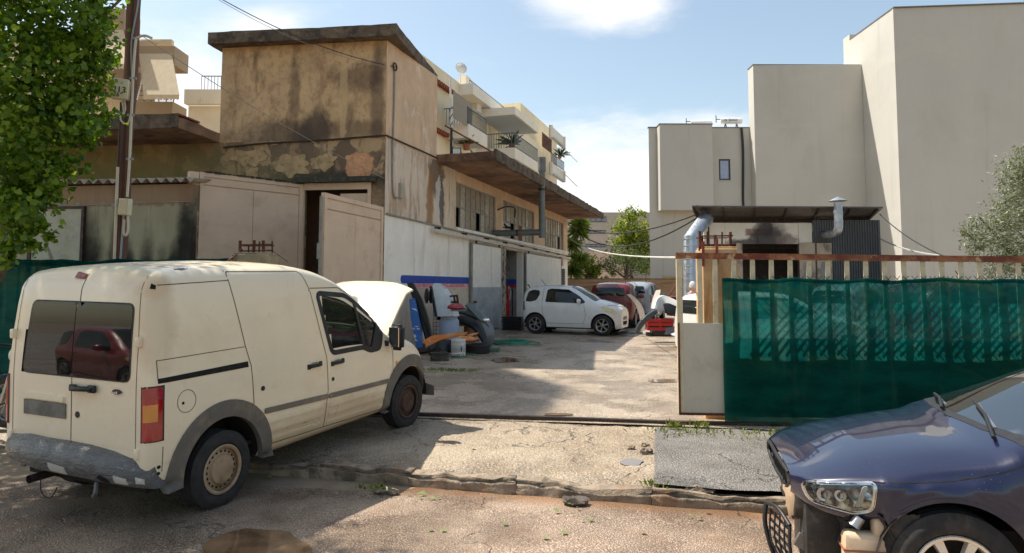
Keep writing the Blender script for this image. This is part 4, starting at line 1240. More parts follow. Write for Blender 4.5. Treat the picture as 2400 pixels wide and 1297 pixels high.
low = thing('modern_apartment_block', 'low beige apartment block with a projecting bay and a solar water heater on top', 'building', (low0.x, 40.4, 0))
LW = tc.x + mx - low0.x + .6
zl = low0.z
wz0, wz1 = at(1698, 423, 40.4).z, at(1698, 373, 40.4).z
wx0, wx1 = at(1685, 400, 40.4).x - low0.x, at(1712, 400, 40.4).x - low0.x
b = MB(); b.prism([(0, 0), (wx0, 0), (wx0, 10), (3.2, 10)], 0, zl, 'Z').span((wx1, 0, 0), (LW, 10, zl)).span((wx0, 0, 0), (wx1, 10, wz0)).span((wx0, 0, wz1), (wx1, 10, zl)).span((wx0, .5, wz0), (wx1, 10, wz1))
b.build('wall', M_stucco, low)
MB().span((lowb.x - low0.x, -.8, at(1600, 493, 39.7).z), (lowe.x - low0.x, 0, lowb.z)).build('bay', M_stucco, low)
b = MB(); b.span((-.03, -.03, zl), (lowb.x - low0.x - .03, .2, zl + .06)); b.span((lowe.x - low0.x + .03, -.03, zl), (LW - .1, .2, zl + .06)); b.span((lowb.x - low0.x - .03, -.83, lowb.z), (lowe.x - low0.x + .03, .4, lowb.z + .06)); b.build('coping', M_cope, low)
f = MB(); f.span((wx0, .02, wz0), (wx0 + .09, .12, wz1)).span((wx1 - .09, .02, wz0), (wx1, .12, wz1)).span((wx0 + .09, .02, wz0), (wx1 - .09, .12, wz0 + .09)).span((wx0 + .09, .02, wz1 - .09), (wx1 - .09, .12, wz1))
w = f.build('window', M_alu, low)
MB().span((wx0 + .09, .06, wz0 + .09), (wx1 - .09, .07, wz1 - .09)).build('pane', plain('bluish_pane', rgb(150, 160, 185), .1, spec=.8), w)
MB().span((wx0 - .05, -.05, wz0 - .05), (wx1 + .05, .1, wz0)).build('window_sill', M_stucco, w)
MB().tube(spline([(at(1738, 292, 40.3).x - low0.x, -.08, zl), (at(1738, 340, 40.3).x - low0.x + .08, -.1, zl - 1.5), (at(1741, 420, 40.3).x - low0.x, -.06, zl - 4), (at(1743, 480, 40.3).x - low0.x, -.06, zl - 5.6), (at(1743, 600, 40.3).x - low0.x, -.06, 1)], 5), .07, 6).build('cable_conduit', M_cable, low)
b = MB(); b.span((at(1553, 654, 40.3).x - low0.x, -.05, 1.4), (at(1600, 654, 40.3).x - low0.x, 0, at(1570, 649, 40.4).z)); b.build('lintel_band', mat('yellow_band', rgb(186, 160, 96), .8), low)
M_boiler = plain('boiler_white', rgb(226, 228, 230), .35, .2)
def heater(px0, px1, pyc, rpx, Y, label, word):
    a, c = at(px0, pyc, Y), at(px1, pyc, Y)
    t = thing('solar_water_heater', label, 'water heater', (a.x, Y, a.z))
    L = c.x - a.x; r = rpx * Y / FPX
    MB().lathe([(0, 0), (r * .9, 0), (r, .05), (r, L - .05), (r * .9, L), (0, L)], 24, Matrix.Rotation(0, 4, 'Z'), 'X').build('tank', M_boiler, t, 40)
    b = MB(); z = zl - a.z + .02
    for x in (.3, L - .3): b.beam((x, -.3, z), (x, 0, -r * .8), .05); b.beam((x, .3, z), (x, 0, -r * .8), .05)
    b.build('stand', M_alu, t)
    b = MB(); b.beam((-.25, 0, -.1), (-.25, 0, r + .15), .04); b.beam((-.25, 0, .1), (0, 0, .1), .04); b.build('pipe', M_alu, t)
    if word:
        text(word, r * 1.1, plain('ink', rgb(40, 42, 50), .6), t, 'lettering', facing((1, 0, 0), (0, 0, 1), (L * .55, -r - .01, .02)))
        MB().lathe([(r * .22, 0), (r * .36, 0)], 20, Matrix.Translation((L * .21, -r - .012, .0)) @ Matrix.Rotation(pi / 2, 4, 'X')).build('emblem', plain('ink', rgb(40, 42, 50), .6), t)
heater(1688, 1738, 284, 7.5, 41.0, 'white solar water heater with dark lettering on the low block roof', 'Sonne')
heater(1618, 1668, 289, 6, 42.0, 'white water heater partly hidden behind the parapet of the low block', '')

# board marked concrete wall at the end of the yard
M_board = mat('board_marked_concrete', rgb(150, 122, 96), .95, var=.12, vs=1.5, layers=[(rgb(96, 74, 56), (.7, .7, 7), .5, .64, .6), (rgb(182, 156, 126), (.5, .5, 5), .55, .7, .5), (rgb(74, 58, 46), (2.5, 2.5, 1.2), .6, .72, .5)], bump=.5, bs=20)
bw = thing('yard_wall', 'brown board marked concrete wall closing the back of the yard', 'wall', (2.2, 38.4, 0))
z0 = .4; zt_ = at(1450, 655, 38.4).z
nb = 9
for k in range(nb):
    a, c = z0 + (zt_ - z0) * k / nb, z0 + (zt_ - z0) * (k + 1) / nb
    MB().span((0, R.uniform(-.012, .012), a + .006), (20, .25, c - .006)).build('board_course', M_board, bw)
MB().span((0, .03, z0 - .3), (20, .22, zt_ - .02)).build('core', M_board, bw)
MB().span((-.02, -.03, zt_), (20, .28, zt_ + .05)).build('coping', M_conc, bw)

# ================================================================== apartments in the middle
M_cream = mat('cream_render', rgb(236, 222, 190), .9, var=.05, vs=.8, layers=[(rgb(206, 186, 146), (1.5, 1.5, .3), .55, .75, .4)], bump=.2)
M_apw = mat('white_parapet', rgb(232, 224, 208), .9, var=.05, vs=.8, layers=[(rgb(150, 134, 112), (3, 3, .6), .6, .74, .5)], bump=.25)
M_soff = mat('blue_grey_soffit', rgb(186, 194, 200), .9, var=.04)
M_awn = mat('grey_awning', rgb(150, 142, 128), .9, var=.05, vs=(.4, .4, 8))
M_rail = plain('railing_steel', rgb(96, 104, 114), .5, .4)
aq = at(1140, 245, 46)
MA = Matrix.Translation((aq.x, aq.y, 0)) @ Matrix.Rotation(math.atan2(DD.y, DD.x), 4, 'Z')
MAI = MA.inverted()
apt = thing('apartment_building', 'cream apartment building with deep white balconies rising behind the garage', 'building', M=MA)
def ap(px, py, o=0.0):
    d = MAI.to_3x3() @ ray(px, py); c = MAI @ Vector((0, 0, EYE))
    t = (-o - c.y) / d.y
    return c + d * t
xL, xR = ap(1022, 300).x, ap(1262, 330).x
zr = ap(1140, 243).z
MB().span((xL - 4, 0, 0), (xR, 9, zr)).build('wall', M_cream, apt)
x2 = ap(1300, 350, -1.6).x
MB().span((xR, 1.6, 0), (x2 + 1.0, 9, ap(1275, 290, -1.6).z)).build('wall', M_cream, apt)
def parapet(px0, px1, py0, py1, o, name='balcony_parapet', dz=None):
    """balcony slab with a solid white front, seen between pixel columns"""
    a, c = ap(px0, py0, o), ap(px1, (py0 + py1) / 2, o)
    z1 = a.z; z0 = ap(px0, py1, o).z
    b = MB(); b.span((a.x, -o, z0), (c.x, -o + .14, z1)).span((a.x, -o + .14, z0), (a.x + .14, 2.5 if False else 0, z1)).span((c.x - .14, -o + .14, z0), (c.x, 0, z1))
    t = b.build(name, M_apw, apt)
    MB().span((a.x + .14, -o + .14, z0 + .02), (c.x - .14, 0, z0 + .2)).build('slab', M_soff, t)
    return a.x, c.x, z0, z1
def railing(x0, x1, z, h, o, side=True):
    b = MB(); b.beam((x0, -o, z + h), (x1, -o, z + h), .05); b.beam((x0, -o, z + .1), (x1, -o, z + .1), .035)
    n = int((x1 - x0) / .16)
    for i in range(n + 1): b.beam((x0 + (x1 - x0) * i / n, -o, z), (x0 + (x1 - x0) * i / n, -o, z + h), .022)
    if side:
        b.beam((x0, -o, z + h), (x0, 0, z + h), .05)
        m = int(o / .16)
        for i in range(m): b.beam((x0, -o + o * i / m, z), (x0, -o + o * i / m, z + h), .022)
    return b.build('railing', M_rail, apt)
OB = 2.6
a0, a1, a2, a3 = parapet(1207, 1262, 250, 268, OB); 
b0, b1, b2, b3 = parapet(1207, 1262, 346, 372, OB); railing(b0, b1, b3, .95, OB - .06)
c0_, c1_, c2_, c3_ = b0, b1, b2 - (a2 - b2), b3 - (a3 - b3)
# penthouse and roof things
ph0, ph1 = ap(1026, 200).x, ap(1076, 200).x
MB().span((ph0 - 3, .6, zr - .3), (ph1, 7, ap(1060, 168).z)).build('penthouse', M_apw, apt)
MB().span((ap(1076, 215).x, -.9, ap(1110, 222, .9).z), (ap(1142, 225).x, .8, ap(1110, 196, .9).z)).build('roof_parapet', M_apw, apt)
e0, e1, e2, e3 = parapet(1098, 1142, 290, 322, 1.5); railing(e0, e1, e3, .95, 1.45)
aw = MB(); p, q = ap(1072, 220, 1.4), ap(1100, 300, 1.4)
aw.span((p.x - .6, -1.42, q.z), (q.x + .4, -1.40, p.z)); aw.build('awning', M_awn, apt)
MB().span((ap(1102, 250).x, -.5, ap(1102, 262).z), (ap(1112, 250).x, 0, ap(1102, 236).z), bev=.05).build('air_conditioner', plain('ac_white', rgb(214, 208, 196), .5), apt)
M_shut = mat('cream_shutter', rgb(226, 214, 186), .7, var=.04, vs=(1, 1, 30))
for px0, px1, py0, py1 in ((1146, 1158, 285, 348), (1168, 1196, 292, 350)):
    p, q = ap(px0, py0), ap(px1, py1)
    w = MB().span((p.x, -.06, q.z - .6), (q.x, 0, p.z + .3)).build('shutter', M_shut, apt)
    b = MB(); n = 16
    for i in range(n): b.span((p.x + .08, -.085, q.z - .5 + (p.z - q.z + .7) * i / n), (q.x - .08, -.06, q.z - .5 + (p.z - q.z + .7) * (i + .6) / n))
    b.build('slat', M_shut, w, kind='stuff')
for k, zz in enumerate((ap(1035, 205).z, ap(1035, 315).z)):
    b = MB()
    for i in range(14): b.tube([(ph0 - 3 + i * .35, -.35, zz - .05), (ph0 - 3 + i * .35, .6, zz + .15)], .13, 6)
    b.build('roof_tiles', M_tile, apt, kind='stuff')
# small balcony at the far end with a lattice
f0, f1, f2, f3 = parapet(1290, 1321, 293, 322, -.2)
h0, h1, h2, h3 = parapet(1290, 1321, 380, 408, -.2); railing(h0, h1, h3, .9, -.15, False)
b = MB(); p, q = ap(1270, 310, -.2), ap(1292, 360, -.2)
n = 9
for i in range(n + 1):
    for s in (1, -1):
        u = i / n
        xa_, xb_ = p.x + (q.x - p.x) * u, p.x + (q.x - p.x) * (1 - u)
        if s > 0: b.beam((p.x, .15, q.z + (p.z - q.z) * u), (p.x + (q.x - p.x) * (1 - u), .15, p.z), .05); b.beam((xa_, .15, q.z), (q.x, .15, q.z + (p.z - q.z) * (1 - u)), .05)
        else: b.beam((p.x, .18, p.z - (p.z - q.z) * u), (xb_, .18, q.z), .05); b.beam((xa_, .18, p.z), (q.x, .18, q.z + (p.z - q.z) * u), .05)
b.build('lattice', plain('brown_wood', rgb(110, 72, 52), .7), apt)
b = MB(); 
for (xx, zz) in ((e1, e3 + 2.2), (h1, h3 + 2.1), (h1, h3 - .4)):
    b.beam((xx - .6, .3, zz + .4), (xx + .3, -1.2, zz - 1.2), .03); b.beam((xx - 1.4, .3, zz + .4), (xx - .5, -1.2, zz - 1.2), .03); b.beam((xx + .3, -1.2, zz - 1.2), (xx - .5, -1.2, zz - 1.2), .03)
b.build('awning_arm', M_polew, apt)
dsh = MB(); dp = ap(1081, 160, -.5)
dsh.lathe([(0, .12), (.2, .09), (.36, .0), (.37, .01)], 20, Matrix.Translation(dp) @ Matrix.Rotation(-.9, 4, 'Z') @ Matrix.Rotation(1.35, 4, 'X'))
dsh.beam(dp + Vector((0, .05, 0)), dp + Vector((0, .05, -1.1)), .05)
dsh.build('satellite_dish', plain('dish_grey', rgb(206, 204, 198), .6), apt, 60)
rb = MB(); rb.span((ap(1092, 190, -.8).x, .8, zr), (ap(1104, 190, -.8).x, 1.3, ap(1098, 180, -.8).z)); rb.build('chimney', M_apw, apt)
r2 = MB(); zq = zr + .05
r2.beam((xL + 6, .3, zq + .9), (xR - 4, .3, zq + .9), .05)
for i in range(40): r2.beam((xL + 6 + (xR - xL - 10) * i / 39, .3, zq), (xL + 6 + (xR - xL - 10) * i / 39, .3, zq + .9), .025)
r2.build('railing', M_rail, apt)
# ================================================================== apartments at the left
M_lbeige = mat('beige_apartment_render', rgb(212, 196, 168), .9, var=.05, vs=.7, bump=.2)
M_lband = mat('taupe_parapet', rgb(158, 142, 120), .9, var=.05, vs=.7, bump=.2)
lq = at(325, 300, 38)
la = thing('apartment_building', 'beige apartment building with taupe balconies and awnings behind the poplar', 'building', (lq.x, 38, 0))
LI = Matrix.Translation((-lq.x, -38, 0))
def lp(px, py, Y=38): return LI @ at(px, py, Y)
xr_ = lp(402, 200, 39).x - .4; normals_out(MB().prism([(-14, 0), (xr_, 0), (xr_ - 6, 10), (-14, 10)], 0, lp(330, 95).z, 'Z').build('wall', M_lbeige, la))
def lbal(px0, px1, py0, py1, name='balcony_parapet', o=1.6):
    p, q = lp(px0, py0, 38 - o), lp(px1, py1, 38 - o)
    b = MB(); b.span((p.x, -o, q.z), (q.x, -o + .15, p.z)).span((q.x - .15, -o + .15, q.z), (q.x, 0, p.z)).span((p.x, -o + .15, q.z), (q.x - .15, 0, q.z + .2))
    b.build(name, M_lband, la)
    return p.x, q.x, q.z, p.z
lbal(318, 408, 108, 152); x0, x1, z0, z1 = lbal(318, 403, 238, 286); lbal(318, 402, 372, 420)
lbal(200, 290, 20, 70); lbal(200, 288, 150, 200)
b = MB(); b.beam((x0, -1.5, z1 + .9), (x1, -1.5, z1 + .9), .05)
for i in range(3): b.beam((x0, -1.5, z1 + .25 * i + .1), (x1, -1.5, z1 + .25 * i + .1), .03)
for i in range(6): b.beam((x0 + (x1 - x0) * i / 5, -1.5, z1), (x0 + (x1 - x0) * i / 5, -1.5, z1 + .9), .04)
b.build('railing', M_rail, la)
M_awn2 = mat('beige_awning', rgb(200, 184, 156), .9, var=.05, vs=(5, 5, .4))
def awning(px, py0, py1, w):
    a, c = lp(px, py0, 36.4), lp(px + 10, py1, 35.0)
    aw = MB(); aw.add([(a.x, a.y, a.z), (a.x + w, a.y, a.z), (c.x + w + .1, c.y, c.z), (c.x, c.y, c.z), (a.x, a.y + .03, a.z - .02), (a.x + w, a.y + .03, a.z - .02), (c.x + w + .1, c.y + .03, c.z - .02), (c.x, c.y + .03, c.z - .02)],
                      [(0, 1, 2, 3), (7, 6, 5, 4), (0, 4, 5, 1), (1, 5, 6, 2), (3, 2, 6, 7), (0, 3, 7, 4)])
    # scalloped valance
    n = 22
    top_ = [(c.x + (w + .1) * i / n, c.y, c.z) for i in range(n + 1)]
    bot_ = [(x, y, z - .22 - .07 * abs(math.sin(i * pi / 2))) for i, (x, y, z) in enumerate(top_)]
    aw.add(top_ + bot_, [(i, i + 1, n + 2 + i, n + 1 + i) for i in range(n)])
    aw.build('awning', M_awn2, la)
    b = MB()
    for x in (a.x + .5, a.x + w - .2): b.beam((x, a.y - .05, a.z - .2), (x + .3, c.y - .06, c.z - .3), .05)
    b.build('awning_arm', M_polew, la)
awning(326, 126, 222, 1.75); awning(318, 268, 330, 1.9)
awning(215, 70, 150, 1.7)
b = MB(); b.span((lp(322, 90).x, .3, lp(322, 100).z), (lp(396, 90).x, .6, lp(350, 88).z)); b.build('roof_parapet', M_lbeige, la)
ml = at(443, 215, 42)
m2 = thing('apartment_building', 'white rendered roof storey with a railing seen between pole and garage tower', 'building', (ml.x, 42, 0))
MB().span((0, 0, 0), (6, 6, ml.z - .9)).build('wall', M_apw, m2)
MB().span((-.05, -.5, at(445, 248, 42).z), (6, 0, ml.z)).build('roof_parapet', M_apw, m2)
b = MB(); zz = ml.z; x0 = at(479, 200, 42).x - ml.x
b.beam((x0, -.4, zz + .85), (6, -.4, zz + .85), .05)
for i in range(20): b.beam((x0 + i * .2, -.4, zz), (x0 + i * .2, -.4, zz + .85), .025)
b.build('railing', M_rail, m2)
# far building over the wall
fb = at(1345, 500, 88)
far = thing('office_building', 'distant grey beige building with ribbon windows above the yard wall', 'building', (fb.x, 88, 0))
MB().span((-6, 0, 0), (14, 10, at(1400, 498, 88).z)).build('wall', mat('grey_beige_render', rgb(176, 168, 156), .9, var=.05), far)
for (py0, py1, px0, px1) in ((508, 521, 1372, 1421), (540, 548, 1368, 1420), (572, 580, 1372, 1421)):
    p, q = at(px0, py0, 88), at(px1, py1, 88)
    w = MB().span((p.x - fb.x, -.05, q.z), (q.x - fb.x, 0.3, p.z)).build('window', M_alu, far)
    for k in range(4):
        u0, u1 = p.x - fb.x + (q.x - p.x) * (k + .06) / 4, p.x - fb.x + (q.x - p.x) * (k + .94) / 4
        MB().span((u0, -.07, q.z + .08), (u1, -.05, p.z - .08)).build('pane', plain('far_pane', rgb(110, 120, 132), .15, spec=.8), w)
MB().span((-7, -3, 0), (6, 0, at(1400, 590, 85).z)).build('lower_wing', mat('pale_pink_render', rgb(206, 186, 168), .9), far)

# unseen tower added out of frame at the left so its top shades the yard
M_tower = M_lbeige
tw = thing('shade_tower', 'unseen beige tower added at the left to shade a patch of the yard', 'building', (-19.5, 20, 0))
pts = [(1.0, .5), (.1, 2.3), (-.6, 4.4), (-11, 5.5), (-11, -2.4), (.4, -1.9)]
block('wall', M_tower, tw, pts, 0, 35)

# ================================================================== utility pole
M_wood = mat('weathered_brown_wood', rgb(116, 82, 66), .85, var=.2, vs=(9, 9, .5), layers=[(rgb(66, 46, 40), (16, 16, .5), .48, .62, .7), (rgb(140, 108, 88), (22, 22, .8), .6, .7, .5)], bump=.8, bs=(40, 40, 2), bd=.015)
YP = 10.7
pb, pt = at(277, 640, YP), at(318, -40, YP)
dirp = (pt - pb).normalized()
pb = pb - dirp * (pb.z - .12) / dirp.z
PM = Matrix.Translation(pb)
pole = thing('utility_pole', 'leaning brown wooden utility pole with meter boxes and conduits', 'utility pole', pb)
rr = Vector((0, 0, 0))
hh = 8.6
MB().tube([dirp * hh * k / 24 + Vector((.012 * math.sin(k), 0, 0)) for k in range(25)], [.112 - .018 * k / 24 for k in range(25)], 18).build('shaft', M_wood, pole, 60)
def pw_(px, py, Y=YP - .135): return at(px, py, Y) - pb
M_cond = mat('cream_conduit', rgb(214, 206, 186), .5, var=.06, layers=[(rgb(160, 146, 120), 6, .6, .72, .5)])
M_condg = mat('blue_grey_conduit', rgb(150, 156, 166), .45, var=.06)
def tube_px(name, pl, r, m, Y=YP - .135, n=8, sp=True, cut=True):
    P = [pw_(px, py, Y) for px, py in pl]
    return MB().tube(spline(P, 5) if sp else P, r, n).build(name, m, pole)
def ext(px, py, px2, py2):  # extend a pixel line to ground
    a, c = pw_(px, py), pw_(px2, py2); d = c - a
    return c + d * ((0.02 - c.z) / d.z)
MB().tube([pw_(276, 392), ext(276, 392, 268, 610)], .022, 8).build('conduit', M_cond, pole)
MB().tube([pw_(290, 505), ext(290, 505, 282, 610)], .016, 8).build('conduit', M_condg, pole)
tube_px('conduit', [(298, 462), (304, 370), (312, 180), (318, 100), (325, 88), (340, 84), (356, 90)], .02, M_cond)
tube_px('cable', [(310, 190), (308, 100), (322, 20), (328, -30)], .012, M_condg)
tube_px('cable', [(286, 235), (290, 262), (282, 275), (286, 286), (300, 290), (306, 270)], .014, M_cond)
tube_px('cable', [(292, 235), (294, 255), (290, 268)], .012, M_cond)
tube_px('cable', [(300, 505), (300, 540), (295, 552), (290, 545), (291, 515)], .02, M_cond)
tube_px('cable', [(283, 240), (281, 300), (277, 392)], .012, M_cable)
b = MB()
for px, py in ((270, 481), (306, 270), (312, 184), (304, 373), (318, 90)): 
    p = pw_(px, py); b.box(p, (.1, .03, .035))
b.build('clip', M_condg, pole)
M_box = plain('cream_box', rgb(216, 206, 176), .5)
def box_at(name, px0, py0, px1, py1, dpt, rz):
    a, c = pw_(px0, py0, YP - .18), pw_(px1, py1, YP - .18)
    w, h = c.x - a.x, a.z - c.z
    M = Matrix.Translation((a + c) / 2) @ Matrix.Rotation(rz, 4, 'Z') @ Matrix.Rotation(.06, 4, 'Y')
    o = MB().box((0, 0, 0), (w, dpt, h), M, bev=.012).build(name, M_box, pole, 40)
    return o, M, w, h
o, M, w, h = box_at('meter_box', 266, 187, 300, 233, .14, .25)
M_ink = plain('black_ink', rgb(30, 34, 40), .6)
text('213', h * .44, M_ink, o, 'lettering', M @ facing((1, 0, 0), (0, 0, 1), (0, -.074, -h * .08)))
text('26°', h * .30, M_ink, o, 'lettering', M @ facing((1, 0, 0), (0, 0, 1), (-w * .06, -.074, -h * .34)))
MB().lathe([(0, 0), (.018, 0)], 12, M @ Matrix.Translation((w * .1, -.074, h * .28)) @ Matrix.Rotation(pi / 2, 4, 'X')).build('emblem', plain('pale_print', rgb(190, 180, 160), .6), o)
o, M, w, h = box_at('junction_box', 281, 466, 306, 505, .10, -.25)
MB().box((0, -.052, 0), (w * .84, .012, h * .88), M, bev=.005).build('lid', M_box, o)

# ================================================================== overhead lines
def cable(a, c, sag, r, m, label, n=18):
    return tag(MB().tube(catenary(a, c, sag, n), r, 5).build('overhead_cable', m), label, 'cable', 'overhead cables')
hook = MW @ Vector((.34, -.06, 7.05))
cable(at(420, -60, 12.0), hook, .25, .009, M_cable, 'thick dark cable from the upper left to the hook on the garage tower')
cable(at(420, -58, 12.0), hook + Vector((0, 0, -.03)), .30, .005, M_gcable, 'grey cable twisted under the thick one at the garage tower')
cable(at(326, 80, YP), MW @ Vector((.02, -.02, 4.3)), .12, .006, M_gcable, 'thin pale wire slanting from the wooden pole across the stained wall')
e1 = at(1640, 500, 18.1)
cable(MW @ Vector((18.9, -.1, 5.0)), e1, .55, .02, M_cable, 'upper black cable between the garage canopy and the metal shelter')
cable(MW @ Vector((18.9, -.1, 4.9)), e1 + Vector((0, 0, -.08)), .95, .022, M_cable, 'lower sagging black cable between the garage canopy and the metal shelter')
cable(at(1330, 555, 33), at(1592, 604, 9.2), .25, .012, plain('white_cable', rgb(220, 216, 206), .5), 'white cable running down to the gate end post')
cable(at(2062, 502, 18.2), at(2215, 602, 12), .1, .014, M_cable, 'black cable from the right end of the metal shelter')
cable(at(2055, 555, 20), at(2210, 600, 14), .1, .02, plain('grey_hose', rgb(170, 168, 160), .5), 'pale hose bending down beside the shelter cladding')

# ================================================================== vegetation
M_bark = mat('bark', rgb(104, 92, 78), .95, var=.3, vs=(10, 10, 2), layers=[(rgb(60, 52, 44), (14, 14, 2), .5, .66, .8)], bump=1, bs=(25, 25, 4), bd=.03)
def leaf_shape(kind):
    if kind == 'poplar': return [(0, 0), (.36, .2), (.45, .45), (0, 1.05), (-.45, .45), (-.36, .2)]
    if kind == 'olive': return [(0, 0), (.12, .35), (0, 1), (-.12, .35)]
    if kind == 'blade': return [(-.05, 0), (.05, 0), (.045, .5), (0, 1), (-.045, .5)]
    return [(0, 0), (.3, .35), (0, 1), (-.3, .35)]
def foliage(name, clumps, n, size, kind, m, parent, rnd, droop=.3, spread=1.0, cs=.22):
    """leaves gathered in clumps through ellipsoids (centre, radii, weight)"""
    shp = leaf_shape(kind); k = len(shp)
    vs, fs = [], []
    tot = sum(c[2] for c in clumps)
    for (cen, rad_, wt) in clumps:
        nl = int(n * wt / tot)
        nc = max(3, nl // 26)
        cl = []
        for _ in range(nc):
            while True:
                d = Vector((rnd.gauss(0, 1), rnd.gauss(0, 1), rnd.gauss(0, 1)))
                if d.length > .01: break
            d.normalize(); rr = rnd.random() ** .45
            cl.append((Vector((cen[0] + d.x * rad_[0] * rr, cen[1] + d.y * rad_[1] * rr, cen[2] + d.z * rad_[2] * rr)), d, min(rad_) * cs * rnd.uniform(.6, 1.6)))
        for _ in range(nl):
            c, d, cr = rnd.choice(cl)
            p = c + Vector((rnd.gauss(0, cr), rnd.gauss(0, cr), rnd.gauss(0, cr * .8)))
            nrm = (d * .5 + Vector((rnd.gauss(0, .6), rnd.gauss(0, .6), rnd.gauss(.35, .6)))).normalized()
            up = Vector((rnd.gauss(0, .7), rnd.gauss(0, .7), rnd.gauss(-droop, .6)))
            x = nrm.cross(up)
            if x.length < .05: continue
            x.normalize(); y = x.cross(nrm) * -1
            s = size * rnd.uniform(.5, 1.35); b0 = len(vs)
            for (u, v) in shp: vs.append(p + x * (u * s) + y * (v * s) - nrm * (abs(u) * s * .25))
            fs.append(tuple(range(b0, b0 + k)))
    return mk(name, vs, fs, m, parent)
def limb(b, a, c, r0, r1, rnd, wob=.12, n=7):
    a, c = Vector(a), Vector(c); L = (c - a).length
    P = [a.lerp(c, t / n) + Vector((rnd.uniform(-1, 1), rnd.uniform(-1, 1), rnd.uniform(-.5, .5))) * wob * L * .2 * (1 if 0 < t < n else 0) for t in range(n + 1)]
    b.tube(spline(P, 2), r0, 8, r2=r1, caps=False)

ML_pop = leafmat('poplar_leaf', rgb(58, 96, 26), rgb(130, 156, 50), .5, .35)
pr = random.Random(11)
tp = Vector((-7.1, 9.2, .1))
pop = thing('poplar_tree', 'large leafy poplar leaning over the white van at the left edge', 'tree', tp)
b = MB(); limb(b, (0, 0, 0), (-.1, .1, 7.5), .17, .06, pr, .05); limb(b, (0, 0, 1.2), (1.2, -.3, 3.4), .06, .015, pr); limb(b, (0, 0, 2.2), (1.9, -.2, 5.6), .07, .015, pr); limb(b, (0, 0, 2.8), (.8, -1.2, 6.5), .06, .015, pr); limb(b, (0, 0, 3.0), (-1.5, -.2, 6.2), .07, .015, pr)
limb(b, (0, 0, .9), (.9, -1.0, 1.9), .03, .008, pr); limb(b, (0, 0, .6), (.55, -1.3, 2.2), .03, .008, pr); limb(b, (.9, -1, 1.9), (1.15, -1.1, 2.35), .01, .004, pr)
b.build('trunk', M_bark, pop, 60)
CL = []
def cl(px, py, Y, rx, rz, ry, w=None):
    p = at(px, py, Y) - tp; k = Y / FPX
    CL.append((p, (rx * k, ry, rz * k), w or rx * rz / 8000))
for q in ((130, 60, 8.6, 135, 90, .8), (60, 190, 8.3, 110, 110, .9), (165, 150, 8.8, 115, 80, .7), (200, 200, 8.9, 60, 62, .5), (110, 300, 8.5, 115, 85, .8), (185, 265, 9.0, 60, 55, .5), (190, 330, 8.9, 38, 40, .3),
          (60, 400, 8.4, 110, 70, .7), (150, 385, 8.8, 50, 38, .4), (30, 490, 8.3, 90, 70, .6), (85, 455, 8.5, 42, 40, .4), (60, 540, 8.2, 46, 26, .3), (118, 556, 8.2, 26, 15, .15), (20, 580, 8.1, 60, 40, .4), (-60, 300, 8.6, 120, 260, 1.1), (236, 60, 9, 42, 62, .4), (244, 125, 9, 40, 30, .3),
          (110, -120, 8.6, 150, 130, 1.0), (-60, -60, 8.6, 150, 180, 1.1), (60, -330, 8.7, 130, 140, .9), (200, -40, 8.8, 60, 50, .5)): cl(*q)
for c_, r_, w_ in (((.2, -2.5, 7.3), (1.6, 1.2, 1.4), 6.0), ((-1.5, -1.3, 7.1), (1.6, 1.3, 1.5), 5.0), ((-.4, -2.6, 9.0), (1.5, 1.2, 1.2), 3.0), ((-.9, -2.5, 6.2), (1.5, 1.2, 1.8), 3.0), ((-1.3, -2.1, 8.8), (1.7, 1.4, 1.7), 3.0), ((-2.2, -3.2, 5.4), (1.5, 1.3, 1.6), 2.5), ((-2.6, -2.4, 7.6), (1.6, 1.4, 1.8), 2.5)): CL.append((Vector(c_), r_, w_))
foliage('crown', CL, 44000, .078, 'poplar', ML_pop, pop, pr, .5)

ML_ol = leafmat('olive_leaf', rgb(80, 88, 62), rgb(150, 156, 124), .2, .45)
orr = random.Random(5)
po = at(2420, 690, 15.5); to = Vector((po.x, 15.5, .2))
ol = thing('olive_tree', 'grey green olive tree behind the gate at the right edge', 'tree', to)
b = MB(); limb(b, (0, 0, 0), (.1, 0, 2.2), .16, .09, orr); limb(b, (.1, 0, 1.8), (-1.1, 0, 3.2), .07, .02, orr); limb(b, (.1, 0, 2), (.3, .2, 4.6), .07, .02, orr); limb(b, (.1, 0, 2), (1.2, .2, 4), .06, .02, orr)
b.build('trunk', M_bark, ol, 60)
CL = []
tp = to
for q in ((2390, 420, 15.2, 48, 75, .5), (2345, 560, 15.2, 75, 50, .6), (2375, 500, 15.3, 50, 50, .6), (2290, 570, 15.1, 42, 28, .35), (2400, 600, 15.2, 80, 60, .7), (2440, 480, 15.5, 60, 120, .8), (2340, 620, 15.2, 50, 36, .5), (2480, 560, 15.6, 80, 120, .9), (2400, 375, 15.3, 36, 34, .35), (2420, 430, 15.3, 60, 60, .6), (2270, 545, 15.1, 30, 20, .3), (2320, 520, 15.2, 40, 30, .4)): cl(*q)
foliage('crown', CL, 17000, .095, 'olive', ML_ol, ol, orr, .0)

